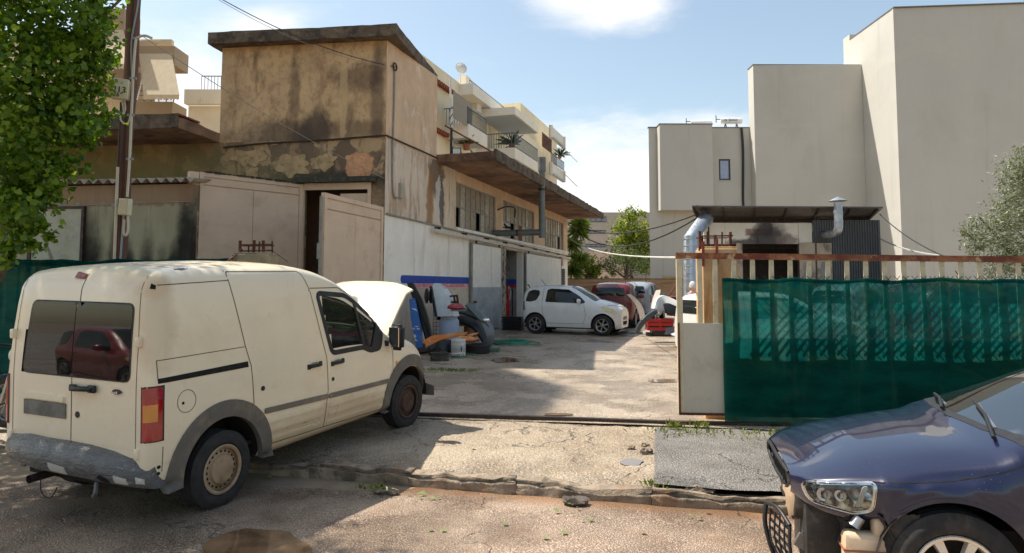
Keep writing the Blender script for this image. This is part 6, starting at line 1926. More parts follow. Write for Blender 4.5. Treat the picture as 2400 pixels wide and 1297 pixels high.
# rear bumper, wrapped in film, sagging
M_film = mat('wrapped_grey_bumper', rgb(88, 87, 85), .32, var=.2, vs=4, layers=[(rgb(150, 150, 148), (14, 5, 22), .6, .7, .5), (rgb(60, 56, 54), 5, .5, .7, .6)], bump=1.0, bs=(16, 9, 30), bd=.02, spec=.6, coat=.1)
sec = [(.0, .16), (-.10, .13), (-.15, .06), (-.15, -.02), (-.12, -.08), (-.02, -.10)]
ys = [.86, .8, .7, .5, .25, 0, -.25, -.5, -.7, -.8, -.86]
vs, fs = [], []
for i, y in enumerate(ys):
    e = abs(y) / .86
    for (dx, dz) in sec:
        vs.append((-.70 + dx + .16 * e ** 5 + .012 * nz(y * 3, dz * 5, 2), y, .47 + dz * (1 - .12 * e) - .04 * (y + .86) / -1.72 - .012 * nz(y, dx, 3) - (.05 if y < -.6 else 0) * (-.6 - y) / .26))
for i in range(len(ys) - 1):
    for k in range(len(sec) - 1): fs.append((i * 6 + k, i * 6 + k + 1, (i + 1) * 6 + k + 1, (i + 1) * 6 + k))
fs += [tuple(range(6)), tuple(range(len(ys) * 6 - 1, len(ys) * 6 - 7, -1))]
bmp = normals_out(mk('rear_bumper', vs, fs, M_film, van, 45))
BT = bvh(bmp)
for (y0, y1, z0, z1) in ((.07, -.12, .43, .50), (-.62, -.72, .41, .47), (-.78, -.83, .41, .46)):
    decal(BT, [(y0, z0), (y1, z0 - .01), (y1, z1 - .02), (y0, z1)], 'rear', 'reflector_label', plain('pale_label', rgb(190, 186, 176), .5), bmp, .006, .03)
decal(BT, [(-.46, .44), (-.5, .47), (-.55, .45), (-.57, .40), (-.52, .39)], 'rear', 'torn_hole', M_gap, bmp, .004, .03)
MB().tube(spline([(-.86, -.50, .42), (-.88, -.52, .35), (-.87, -.49, .32)], 3), .012, 5, r2=.022).build('film_shred', M_film, bmp)
ex = MB(); ex.tube([(-.82, .36, .32), (-.4, .36, .32)], .032, 12, caps=False); ex.tube(spline([(-.76, .3, .32), (-.78, .26, .22), (-.75, .2, .17), (-.72, .16, .25)], 4), .005, 6)
ex.build('exhaust_pipe', M_darksteel, van, 50)
b = MB(); b.box((-.60, -.80, .42), (.10, .1, .14), bev=.01); b.build('bumper_bracket', M_van, van)
for zz in (.40, .45): decal(VT, arc_pts(-.625, zz + .06, .014, 0, 330, 9), 'right', 'bracket_hole', M_gap, van, .003, .03)
# front end: bumper corner, engine bay, raised bonnet, mirrors, windscreen
decal(VT, [(3.30, .62), (3.46, .60), (3.46, .28), (3.36, .28)], 'right', 'front_bumper', M_arch, van, .02, .04, (), .03)
decal(VT, [(3.30, .62), (3.46, .60), (3.46, .28), (3.36, .28)], 'left', 'front_bumper', M_arch, van, .02, .04, (), .03)
decal(VT, rounded([(-.64, .64), (.64, .64), (.62, .30), (-.62, .30)], .06), 'front', 'front_bumper', M_arch, van, .03, .06, (), .03)
decal(VT, [(2.62, -.70), (3.30, -.62), (3.30, .62), (2.62, .70)], 'top', 'engine_bay', M_gap, van, .004, .08)
eb = MB(); eb.box((2.95, .1, 1.12), (.5, .6, .16), bev=.04); eb.box((2.95, -.45, 1.1), (.2, .25, .16), bev=.02); eb.tube([(2.7, -.3, 1.14), (3.1, .2, 1.22), (3.2, .4, 1.12)], .03, 8); eb.build('engine', M_dark, van, 40)
decal(VT, rounded([(1.36, -.60), (2.44, -.72), (2.46, .0), (2.44, .72), (1.36, .60)], .05), 'top', 'windscreen', M_vglass, van, .006, .08)
BA = rad(47)
vs, fs = [], []
nu, nv = 16, 24
for side_ in (0, 1):
    for i in range(nu + 1):
        for j in range(nv + 1):
            v = -1 + 2 * j / nv; u = i / nu
            L = .93 - .10 * abs(v) ** 2.5
            hw = .755 - .06 * u
            x = L * u; z = .035 - .05 * abs(v) ** 4 - .06 * u * u - .10 * max(0, u - .82) / .18 * (1 - .2 * abs(v))
            z += .012 * math.exp(-((abs(v) - .62) / .06) ** 2) * (1 - u * .4)
            if side_: z -= .025 + .0 * u; x = x * .995
            p = Vector((x, hw * v, z))
            q = Vector((2.60 + p.x * math.cos(BA) - p.z * math.sin(BA), p.y, 1.17 + p.x * math.sin(BA) + p.z * math.cos(BA)))
            vs.append(q)
k1 = (nu + 1) * (nv + 1)
for i in range(nu):
    for j in range(nv):
        a = i * (nv + 1) + j
        fs.append((a, a + nv + 1, a + nv + 2, a + 1)); fs.append((k1 + a, k1 + a + 1, k1 + a + nv + 2, k1 + a + nv + 1))
for j in range(nv):
    a = nu * (nv + 1) + j; fs.append((a, k1 + a, k1 + a + 1, a + 1)); fs.append((j, j + 1, k1 + j + 1, k1 + j))
for i in range(nu):
    for c in (0, nv):
        a = i * (nv + 1) + c; e = a + nv + 1
        fs.append((a, e, k1 + e, k1 + a) if c else (a, k1 + a, k1 + e, e))
normals_out(mk('bonnet', vs, fs, M_van, van, 40))
MB().tube([(3.05, -.5, 1.1), (3.1, -.52, 1.55)], .012, 6).build('bonnet_stay', M_dark, van)
for s in (-1, 1):
    m = MB(); m.box((2.455, s * 1.0, 1.155), (.15, .2, .30), rot=Matrix.Rotation(s * -.15, 3, 'Z') , bev=.0); 
    bm = bmesh.new(); bmesh.ops.create_cube(bm, size=1)
    for v in bm.verts: v.co = Vector((v.co.x * .13 * (1 - .25 * (v.co.z < 0)), v.co.y * .19, v.co.z * .30))
    bmesh.ops.bevel(bm, geom=bm.edges[:], offset=.04, segments=3, affect='EDGES')
    bmesh.ops.transform(bm, matrix=Matrix.Translation((2.45, s * 1.0, 1.16)) @ Matrix.Rotation(s * .12, 4, 'Z'), verts=bm.verts[:])
    me = bpy.data.meshes.new('wing_mirror'); bm.to_mesh(me); bm.free(); me.shade_smooth(); me.set_sharp_from_angle(angle=rad(50)); me.materials.append(M_dark)
    o = bpy.data.objects.new('wing_mirror', me); COL.objects.link(o); o.parent = van
    MB().box((2.38, s * 1.0, 1.17), (.012, .14, .22), rot=Matrix.Rotation(s * .12, 3, 'Z')).build('mirror_glass', M_chrome, o)
    MB().beam((2.42, s * .84, 1.09), (2.44, s * .94, 1.09), .09, .06).build('mirror_arm', M_dark, van)
seam(VT, [(-.40, .72), (.15, .73)], 'top', .01, 'roof_seam', M_gap, van)
# dent and torn paint at the rear roof corner
decal(VT, [(-.36, -.69), (-.30, -.71), (-.22, -.69), (-.25, -.655), (-.33, -.66)], 'top', 'torn_paint', plain('torn_grey', rgb(110, 100, 88), .8), van, .003, .03)
decal(VT, [(-.30, -.655), (-.24, -.67), (-.26, -.69)], 'top', 'torn_paint', M_gap, van, .005, .03)
seam(VT, [(-.30, -.68), (-.36, -.3), (-.33, .05)], 'top', .006, 'panel_seam', M_gap, van)
decal(VT, [(-.64, 1.86), (-.62, 1.90), (-.60, 1.885), (-.61, 1.855)], 'right', 'rubber_stop', M_gap, van, .006, .02)

# ================================================================== dark blue car with the missing bumper
bw_ = Vector((2.35, 3.76, 0))
bdir = Vector((-.972, .235, 0)).normalized(); bleft = Vector((-bdir.y, bdir.x, 0))
BO = bw_ - bleft * .90
MBc = Matrix((bdir, bleft, Vector((0, 0, 1)))).transposed().to_4x4(); MBc.translation = BO
blue = thing('car', 'dark blue saloon car with its front bumper missing and wet bonnet', 'car', M=MBc)
g = G('blue_metallic_paint')
bc = g.mix(g.ramp(g.noise(180, 2), .35, .7), rgb(5, 10, 40), rgb(10, 18, 62))
drops = g.ramp(g.voro(38), .16, .10)
drops = g.math('MULTIPLY', drops, g.ramp(g.noise(3.2, 4), .46, .60))
hb_ = g.math('ADD', g.math('MULTIPLY', drops, 1.0), g.math('MULTIPLY', g.noise(2.0, 2), .15))
g.bsdf(bc, .35, .15, .5, hb_, .5, .004, 1.0)
M_blue_p = g.m
def spline2(p): return [(q.x, q.y) for q in spline([(a, b, 0) for a, b in p], 5)]
BK = [(.76, [(.50, .60), (.52, .62), (.535, .65), (.535, .69), (.52, .705), (.40, .722), (.22, .73), (0, .733)]),
      (.66, [(.69, .57), (.71, .59), (.725, .64), (.725, .71), (.70, .735), (.52, .765), (.27, .775), (0, .78)]),
      (.50, [(.78, .55), (.80, .58), (.81, .65), (.81, .735), (.78, .772), (.57, .815), (.30, .835), (0, .84)]),
      (.345, [(.82, .56), (.85, .59), (.865, .67), (.865, .76), (.81, .80), (.59, .855), (.31, .882), (0, .89)]),
      (.31, [(.83, .28), (.86, .40), (.88, .60), (.88, .765), (.815, .808), (.60, .862), (.32, .89), (0, .897)]),
      (0, [(.86, .26), (.90, .40), (.922, .64), (.922, .77), (.83, .865), (.63, .92), (.34, .948), (0, .955)]),
      (-.22, [(.87, .25), (.905, .4), (.93, .64), (.93, .81), (.86, .91), (.67, .955), (.36, .982), (0, .99)]),
      (-.34, [(.87, .25), (.905, .4), (.93, .64), (.93, .83), (.88, .945), (.76, .99), (.40, 1.025), (0, 1.04)]),
      (-.95, [(.87, .25), (.905, .4), (.93, .64), (.93, .85), (.89, .965), (.735, 1.20), (.42, 1.29), (0, 1.31)]),
      (-1.45, [(.87, .25), (.905, .4), (.93, .64), (.93, .86), (.89, .97), (.63, 1.39), (.36, 1.44), (0, 1.455)]),
      (-2.4, [(.87, .25), (.905, .4), (.93, .64), (.93, .87), (.89, .98), (.61, 1.42), (.35, 1.47), (0, 1.485)]),
      (-3.0, [(.87, .26), (.905, .4), (.93, .64), (.93, .89), (.89, 1.0), (.62, 1.35), (.35, 1.41), (0, 1.425)]),
      (-3.45, [(.86, .28), (.90, .42), (.925, .66), (.92, .90), (.87, 1.02), (.70, 1.10), (.36, 1.14), (0, 1.15)]),
      (-3.7, [(.78, .34), (.82, .46), (.85, .66), (.84, .88), (.79, 1.0), (.64, 1.05), (.34, 1.08), (0, 1.09)]),
      (-3.8, [(.66, .40), (.70, .5), (.72, .66), (.71, .85), (.66, .95), (.54, 1.0), (.3, 1.02), (0, 1.03)])]
vs, fs = loft_body(BK, [(0, .335, .375), (-2.776, .335, .375)], .035, 5, None, (True, False), extra=(.328,))
bb = mk('body', vs, fs, M_blue_p, blue, 40)
BTc = bvh(bb)
for vw, s in (('left', 1), ('right', -1)):
    seam(BTc, spline2([(.39, .772), (.2, .79), (0, .815), (-.2, .865), (-.32, .915), (-.37, .95)]), vw, .0055, 'bonnet_seam', M_gap, blue)
    seam(BTc, [(-.52, .93), (-.66, .6), (-.70, .3)], vw, .009, 'door_gap', M_gap, blue)
    seam(BTc, [(-1.72, .96), (-1.75, .6), (-1.72, .3)], vw, .009, 'door_gap', M_gap, blue)
    decal(BTc, rounded([(-.80, 1.0), (-1.62, 1.36), (-2.5, 1.39), (-3.15, 1.12), (-3.0, 1.02)], .05), vw, 'side_window', M_carglass, blue, .004, .06)
    decal(BTc, arc_pts(0, .335, .40, 0, 180, 26) + arc_pts(0, .335, .372, 180, 0, 26), vw, 'arch_lip', M_blue_p, blue, .006, .04)
g_ws = glass('windscreen_glass', (.30, .42, .44, 1), .30, .01)
wsn = g_ws.node_tree.nodes; wsl = g_ws.node_tree.links
fr_ = [n for n in wsn if n.type == 'FRESNEL'][0]; fr_.inputs[0].default_value = 4.5
ws = rounded([(-.32, .0), (-.345, .40), (-.45, .77), (-1.45, .585), (-1.42, .0), (-1.45, -.585), (-.45, -.77), (-.345, -.40)], .04)
decal(BTc, ws, 'top', 'windscreen', g_ws, blue, .004, .06)
decal(BTc, off_poly(ws, .035), 'top', 'windscreen_frame', M_dark, blue, .002, .06, [off_poly(ws, -.004)])
decal(BTc, [(-.28, 0), (-.31, .42), (-.38, .80), (-.43, .82), (-.355, .42), (-.33, 0), (-.355, -.42), (-.43, -.82), (-.38, -.80), (-.31, -.42)], 'top', 'cowl_panel', M_dark, blue, .003, .05)
for (x0, y0, x1, y1) in ((-.31, .66, -.44, .0), (-.31, -.12, -.42, -.66)):
    a, c = Vector((x0, y0, 1.03)), Vector((x1, y1, 1.13))
    h0 = BTc.ray_cast(Vector((x0, y0, 3)), Vector((0, 0, -1)))[0]; h1 = BTc.ray_cast(Vector((x1, y1, 3)), Vector((0, 0, -1)))[0]
    MB().tube([h0 + Vector((.02, 0, .02)), h0.lerp(h1, .5) + Vector((.0, 0, .045)), h1 + Vector((0, 0, .03))], .011, 6).build('wiper', M_dark, blue)
    MB().beam(h0.lerp(h1, .25) + Vector((-.02, 0, .02)), h1 + Vector((-.02, 0, .012)), .016, .012).build('wiper_blade', M_alloy, blue)
# headlights: deep silver housing under a clear cover
g = G('headlight_inside')
v_ = g.voro(14)
hc = g.mix(g.ramp(v_, .1, .5), rgb(206, 206, 208), rgb(86, 88, 92))
hc = g.mix(g.ramp(g.noise(9, 2), .5, .6), hc, rgb(190, 186, 170))
g.bsdf(hc, .15, .8, .5, v_, .8, .03)
M_hl = g.m
M_clear_l = glass('lamp_cover', (.93, .95, .94, 1), .93)
for vw, s in (('left', 1), ('right', -1)):
    P = rounded([(.365, .775), (.66, .727), (.72, .69), (.69, .612), (.47, .588), (.385, .62)], .035)
    hl = decal(BTc, P, vw, 'headlight', M_hl, blue, .008, .03, (), .05)
    decal(BTc, P, vw, 'lamp_cover', M_clear_l, hl, .026, .04, (), .02)
    decal(BTc, off_poly(P, .006), vw, 'lamp_rim', M_chrome, hl, .012, .03, [off_poly(P, -.012)], .02)
    for (cx, cz, r_) in ((.62, .67, .036), (.54, .68, .030)):
        h0 = BTc.ray_cast(Vector((cx, s * 4, cz)), Vector((0, -s, 0)))[0]
        if h0 is None: continue
        T = Matrix.Translation(h0 + Vector((0, s * .012, 0))) @ Matrix.Rotation(-s * pi / 2, 4, 'X')
        MB().lathe([(0, 0), (r_ * .6, .004), (r_ * .62, .012), (r_, .014), (r_ * 1.02, 0)], 20, T).build('reflector', M_alloy, hl, 40)
    decal(BTc, rounded([(.405, .75), (.43, .745), (.47, .63), (.445, .63)], .01), vw, 'indicator_strip', plain('pale_lens', rgb(244, 242, 232), .25), hl, .014, .03)
# exposed front structure
M_bump0 = plain('grey_metal_bits', rgb(120, 116, 110), .5, .5)
M_guts = mat('grimy_black_parts', rgb(46, 42, 39), .7, var=.3, vs=6, layers=[(rgb(104, 84, 64), 5, .55, .7, .6)], bump=.4)
b = MB(); b.box((.42, 0, .50), (.10, 1.30, .14), bev=.02); b.build('crash_beam', M_guts, blue, 40)
b = MB(); b.box((.30, 0, .45), (.06, 1.2, .46)); b.build('radiator', mat('radiator_fins', rgb(60, 58, 56), .6, .4, .2, (1, 60, 1)), blue)
for s in (-1, 1):
    b = MB(); b.box((.36, s * .66, .50), (.30, .16, .22), bev=.02); b.box((.25, s * .74, .36), (.2, .12, .34), bev=.02); b.box((.46, s * .58, .53), (.12, .3, .05)); b.build('chassis_leg', M_guts, blue, 40)
MB().span((-.5, -.8, .2), (.28, .8, .55)).build('engine_block', M_well, blue)
MB().span((-3.6, -.75, .22), (-.5, .75, .4)).build('underbody', M_well, blue)
ib = MB(); ib.box((.50, .50, .36), (.40, .26, .46), bev=.03); ib.box((.60, .25, .34), (.16, .4, .40), bev=.02)
ib.build('inner_structure', M_guts, blue, 40)
cr_ = random.Random(8)
for k in range(16):
    p_ = Vector((cr_.uniform(.36, .74), cr_.uniform(.52, .70), cr_.uniform(.18, .58)))
    MB().box(p_, (cr_.uniform(.03, .12), cr_.uniform(.02, .06), cr_.uniform(.02, .1)), rot=Matrix.Rotation(cr_.uniform(-.6, .6), 3, 'Y'), bev=.004).build('bracket', M_guts if k % 3 else M_bump0, blue)
M_bottle = mat('yellowed_plastic', rgb(206, 180, 150), .4, var=.08, vs=5, layers=[(rgb(150, 120, 94), 6, .56, .72, .5)], bump=.1)
b = MB(); b.box((.40, .80, .34), (.27, .12, .30), bev=.03); b.box((.33, .80, .52), (.11, .10, .12), bev=.03); wb_ = b.build('washer_bottle', M_bottle, blue, 45)
sb = MB(); sb.box((.40, .80, .40), (.282, .132, .012)); sb.build('bottle_seam', plain('bottle_brown', rgb(150, 96, 66), .6), wb_)
MB().lathe([(0, .05), (.026, .05), (.03, .04), (.03, 0), (.035, -.01)], 14, Matrix.Translation((.47, .82, .53)) @ Matrix.Rotation(-.6, 4, 'Y')).build('bottle_cap', M_alloy, wb_, 40)
hs = MB(); hs.tube(spline([(.5, .55, .62), (.52, .68, .52), (.44, .78, .50), (.40, .7, .42)], 5), .018, 8); hs.tube(spline([(.46, .3, .58), (.5, .5, .42), (.42, .66, .34)], 5), .014, 8); hs.tube(spline([(.36, .86, .6), (.30, .88, .5), (.22, .86, .36)], 4), .008, 6); hs.build('hose', M_guts, blue)
def shard(name, pts, thick, m, seed=0, parent=blue, sub=5):
    """torn sheet: a patch spanned by four curves with a ragged edge and thickness"""
    A, B, C_, D = (Vector(p) for p in pts[:4]); bul = Vector(pts[4])
    vs = []; n = sub * 3
    for sd_ in (0, 1):
        for i in range(n + 1):
            for j in range(n + 1):
                u, v = i / n, j / n
                p = A.lerp(B, u).lerp(D.lerp(C_, u), v) + bul * (4 * u * (1 - u) * 4 * v * (1 - v)) ** .8
                e = min(u, 1 - u, v, 1 - v)
                if e < .02: p += noise.noise_vector(Vector((u * 9, v * 9, seed))) * .018
                p += noise.noise_vector(Vector((u * 3, v * 3, seed + 5))) * .006
                vs.append(p)
    N = Vector((B - A).cross(D - A)).normalized() * thick
    k = (n + 1) ** 2
    vs = vs[:k] + [p - N for p in vs[:k]]
    fs = []
    for i in range(n):
        for j in range(n):
            a = i * (n + 1) + j
            fs += [(a, a + n + 1, a + n + 2, a + 1), (k + a, k + a + 1, k + a + n + 2, k + a + n + 1)]
    bd = [i for i in range(n + 1)] + [(i + 1) * (n + 1) + n for i in range(n)] + [n * (n + 1) + j for j in range(n - 1, -1, -1)] + [i * (n + 1) for i in range(n - 1, 0, -1)]
    for i in range(len(bd)):
        a, b_ = bd[i], bd[(i + 1) % len(bd)]; fs.append((a, b_, k + b_, k + a))
    return mk(name, vs, fs, m, parent, 50)
gf = MB(); gf.tube(spline([(.76, .46, .70), (.79, .2, .74), (.79, -.25, .74), (.78, -.30, .64), (.77, .1, .60), (.73, .46, .60), (.76, .46, .70)], 5), .013, 8)
for k in range(7): gf.beam((.76, .34 - .09 * k, .605), (.78, .34 - .09 * k, .735), .012)
gf.build('grille_frame', M_dark, blue, 50)
shard('torn_liner', [(.72, .50, .68), (.64, .60, .64), (.60, .62, .48), (.74, .46, .42), (.04, .03, 0)], .005, M_guts, 3)
shard('radiator_cover', [(.74, .10, .70), (.70, .46, .67), (.70, .46, .50), (.76, .10, .48), (.02, 0, 0)], .008, plain('dark_plastic', rgb(48, 48, 48), .5), 4)
shard('fender_liner', [(.33, .86, .62), (.16, .87, .62), (.20, .86, .22), (.34, .84, .2), (0, .02, 0)], .006, M_guts, 6)
shard('broken_duct', [(.70, .40, .56), (.58, .60, .50), (.58, .60, .22), (.68, .44, .16), (.03, .02, 0)], .006, M_guts, 7)
shard('torn_sheet', [(.78, .40, .60), (.70, .50, .62), (.66, .54, .44), (.76, .44, .42), (.02, 0, 0)], .004, mat('dirty_beige_sheet', rgb(176, 150, 122), .8, var=.2), 9)
# hanging lower grille with honeycomb holes
gp = MB()
MGz = Matrix.Translation((-.05, .0, -.10))
for i in range(8):
    t = i / 7
    z = .50 - t * .40
    x = .84 - .10 * t * t
    gp.beam((x + .06, .22, z), (x - .02, .50, z - .03), .010, .014, M=MGz)
gp.tube(spline([(.92, .22, .54), (.93, .24, .40), (.86, .26, .18), (.74, .34, .13)], 5), .015, 8, MGz)
gp.tube(spline([(.82, .52, .50), (.82, .54, .34), (.74, .54, .16), (.64, .56, .13)], 5), .011, 8, MGz)
gp.tube(spline([(.92, .22, .54), (.87, .38, .56), (.82, .52, .50)], 5), .013, 8, MGz)
for i in range(4):
    gp.tube(spline([(.90 - i * .02, .27 + i * .065, .52), (.90 - i * .02, .29 + i * .065, .32), (.78 - i * .02, .34 + i * .05, .13)], 4), .006, 6, MGz)
gp.build('hanging_grille', M_black, blue, 50)
MB().tube(spline([(.74, .34, .06), (.60, .50, .03), (.45, .66, .02), (.36, .78, .03)], 5), .016, 8).build('lower_trim', M_black, blue, 50)
for (x, s) in ((0, 1), (0, -1), (-2.776, 1), (-2.776, -1)):
    o, M = tyre('tyre', blue, (x, s * .81, .325), .325, .215, .213, s)
    rim_alloy(o, M, .213, .10, s, 7, plain('warm_alloy', rgb(230, 224, 212), .3, .6), .05)
for xc in (0, -2.776):
    for s in (-1, 1):
        prof = [(xc + .385 * math.cos(rad(a)), .335 + .385 * math.sin(rad(a))) for a in range(0, 181, 12)]; n = len(prof)
        MB().add([(p, s * yy, q) for yy in (.90, .5) for p, q in prof], [(i, i + 1, n + i + 1, n + i) for i in range(n - 1)] + [tuple(range(n, 2 * n))]).build('wheel_well', M_well, blue)
for s in (1, -1):
    b = MB(); b.box((-.95, s * 1.03, 1.04), (.12, .2, .14), bev=.04); b.build('wing_mirror', M_blue_p, blue, 45)

# ================================================================== small hatchbacks
HK = [(-.45, [(.55, .35), (.60, .45), (.62, .65), (.60, .85), (.56, 1.0), (.50, 1.15), (.3, 1.20), (0, 1.22)]),
      (-.40, [(.66, .30), (.70, .40), (.73, .65), (.73, .88), (.68, 1.02), (.60, 1.24), (.36, 1.31), (0, 1.33)]),
      (-.25, [(.76, .25), (.80, .36), (.825, .62), (.82, .86), (.77, 1.0), (.665, 1.36), (.40, 1.44), (0, 1.455)]),
      (.4, [(.78, .22), (.82, .34), (.84, .60), (.835, .85), (.80, .97), (.665, 1.42), (.40, 1.495), (0, 1.51)]),
      (1.0, [(.78, .22), (.82, .34), (.84, .60), (.835, .83), (.80, .95), (.65, 1.395), (.38, 1.47), (0, 1.485)]),
      (1.45, [(.78, .22), (.82, .34), (.84, .60), (.835, .82), (.80, .94), (.70, 1.17), (.42, 1.26), (0, 1.28)]),
      (1.80, [(.78, .22), (.82, .34), (.84, .60), (.83, .80), (.80, .91), (.73, .99), (.42, 1.06), (0, 1.08)]),
      (2.15, [(.77, .22), (.81, .34), (.83, .59), (.82, .75), (.77, .84), (.64, .92), (.36, .97), (0, .985)]),
      (2.38, [(.64, .2), (.70, .32), (.73, .52), (.71, .67), (.65, .77), (.52, .85), (.29, .89), (0, .90)]),
      (2.49, [(.50, .22), (.55, .33), (.58, .48), (.565, .62), (.52, .70), (.42, .77), (.24, .80), (0, .81)]),
      (2.53, [(.40, .27), (.44, .35), (.47, .48), (.455, .59), (.42, .66), (.34, .72), (.2, .74), (0, .75)])]
def paint(name, col, layers=(), rough=.3):
    return mat(name, col, rough, 0, .03, 2, layers, .04, 8, .01, coat=.6, rvar=.06)
def hatch(label, M, pm_, sx=1.0, sy=1.0, sz=1.0, name='car', group=None, rear_open=False):
    t = thing(name, label, 'car', M=M, group=group)
    KS = [(x * sx, [(y * sy, z * sz if z > .45 else z) for y, z in r]) for x, r in HK]
    wb = 2.0 * sx
    vs, fs = loft_body(KS, [(0, .305, .36), (wb, .305, .36)], .04, 4)
    bo_ = mk('body', vs, fs, pm_, t, 50); T = bvh(bo_)
    q = lambda pts: [(x * sx, z * sz) for x, z in pts]
    for vw, s in (('right', -1), ('left', 1)):
        decal(T, rounded(q([(.30, .985), (.345, 1.36), (.46, 1.40), (.98, 1.375), (1.33, 1.17), (1.50, 1.0), (1.45, .955)]), .04), vw, 'side_window', M_carglass, t, .004, .06)
        decal(T, rounded(q([(-.33, 1.0), (-.24, 1.30), (-.10, 1.36), (.10, 1.34), (.12, 1.22), (.02, 1.03), (-.18, .98)]), .05), vw, 'quarter_window', M_carglass, t, .004, .06)
        seam(T, q([(.235, 1.42), (.20, .95), (.26, .45), (.36, .36)]), vw, .008, 'door_gap', M_gap, t)
        seam(T, q([(1.46, .93), (1.52, .6), (1.45, .34), (.36, .34)]), vw, .008, 'door_gap', M_gap, t)
        hd = decal(T, rounded(q([(.30, .87), (.50, .865), (.50, .835), (.30, .84)]), .012), vw, 'door_handle', pm_, t, .02, .04)
        decal(T, rounded(q([(1.95, .86), (2.02, .90), (2.30, .80), (2.42, .66), (2.34, .64), (2.12, .72)]), .03), vw, 'headlight', plain('amber_white_lamp', rgb(222, 206, 150), .12, spec=.8, coat=.5), t, .01, .04)
        decal(T, rounded(q([(-.40, 1.0), (-.36, 1.0), (-.33, .72), (-.42, .72)]), .01), vw, 'tail_light', M_redd, t, .008, .04)
        decal(T, arc_pts(0, .305, .388, 2, 178, 22) + arc_pts(0, .305, .356, 178, 2, 22), vw, 'arch_lip', pm_, t, .005, .04)
        decal(T, arc_pts(wb, .305, .388, 2, 178, 22) + arc_pts(wb, .305, .356, 178, 2, 22), vw, 'arch_lip', pm_, t, .005, .04)
        bm = MB(); bm.lathe([(0, -.07), (.055, -.06), (.075, -.02), (.078, .03), (.0, .035)], 16, Matrix.Translation((1.32 * sx, s * (.88 * sy), 1.02 * sz)) @ Matrix.Rotation(-pi / 2, 4, 'Y') @ Matrix.Scale(1.25, 4, (0, 1, 0)))
        mo = bm.build('wing_mirror', pm_, t, 50)
        MB().beam((1.34 * sx, s * .77 * sy, .99 * sz), (1.33 * sx, s * .86 * sy, 1.0 * sz), .06, .04).build('mirror_arm', M_dark, mo)
        for xc in (0, wb):
            prof = [(xc + .37 * math.cos(rad(a)), .305 + .37 * math.sin(rad(a))) for a in range(0, 181, 15)]; n = len(prof)
            MB().add([(p, s * yy * sy, z) for yy in (.81, .45) for p, z in prof], [(i, i + 1, n + i + 1, n + i) for i in range(n - 1)] + [tuple(range(n, 2 * n))]).build('wheel_well', M_well, t)
            o, MM = tyre('tyre', t, (xc, s * .735 * sy, .305), .305, .19, .205, s)
            rim_alloy(o, MM, .205, .09, s, 6, M_alloy, .045)
    y = lambda p: [(a * sy, b_ * sz) for a, b_ in p]
    decal(T, rounded(y([(-.52, 1.06), (-.46, 1.33), (.46, 1.33), (.52, 1.06)]), .05), 'rear', 'rear_window', M_carglass, t, .005, .06)
    decal(T, rounded([(a * sx, b_ * sy) for a, b_ in [(1.02, -.56), (1.06, 0), (1.02, .56), (1.78, .66), (1.86, 0), (1.78, -.66)]], .05), 'top', 'windscreen', M_carglass, t, .005, .07)
    decal(T, rounded([(-.30 * sy, .42), (.30 * sy, .42), (.26 * sy, .31), (-.26 * sy, .31)], .03), 'front', 'lower_grille', M_gap, t, .006, .05)
    decal(T, rounded([(-.24 * sy, .56), (.24 * sy, .56), (.24 * sy, .46), (-.24 * sy, .46)], .01), 'front', 'number_plate', plain('blurred_plate', rgb(112, 108, 100), .6), t, .01, .05)
    decal(T, rounded([(-.26 * sy, .62), (.26 * sy, .62), (.26 * sy, .51), (-.26 * sy, .51)], .01), 'rear', 'number_plate', plain('blurred_plate', rgb(112, 108, 100), .6), t, .01, .05)
    seam(T, [(2.12 * sx, -.72 * sy), (2.40 * sx, -.40 * sy), (2.46 * sx, 0), (2.40 * sx, .40 * sy), (2.12 * sx, .72 * sy)], 'top', .02, 'bonnet_seam', M_gap, t)
    MB().span((-.35 * sx, -.7 * sy, .18), (2.35 * sx, .7 * sy, .30)).build('underbody', M_well, t)
    zr_ = 1.46 * sz
    MB().tube([(.0 + .25, -.45 * sy if group is None else 0, zr_ - .0), (.08, -.45 * sy if group is None else 0, zr_ + .22)], .008, 5).build('aerial', M_black, t)
    return t
def pose(rear, front, side_, sx=1.0, sy=1.0):
    """matrix of a car from the ground contacts of its two near wheels (world); side_: -1 right wheels"""
    a, c = Vector(rear), Vector(front)
    X = (c - a).normalized(); Y = Vector((-X.y, X.x, 0)).normalized(); Z = X.cross(Y)
    M = Matrix((X, Y, Z)).transposed().to_4x4(); M.translation = a - Y * side_ * .74 * sy
    return M
fq = at(1413, 785, 21.0); fq.z = yz(21.0)
rq = at(1256, 779, 21.75); rq.z = yz(21.75)
X_ = (fq - rq)
M_wh = paint('white_car_paint', rgb(232, 232, 228), [(rgb(196, 186, 170), 3, .55, .75, .3)])
iq = hatch('small white three door car parked across the yard by the sliding doors', pose(rq, fq, -1), M_wh, (X_.length) / 2.0, 1, 1.0)
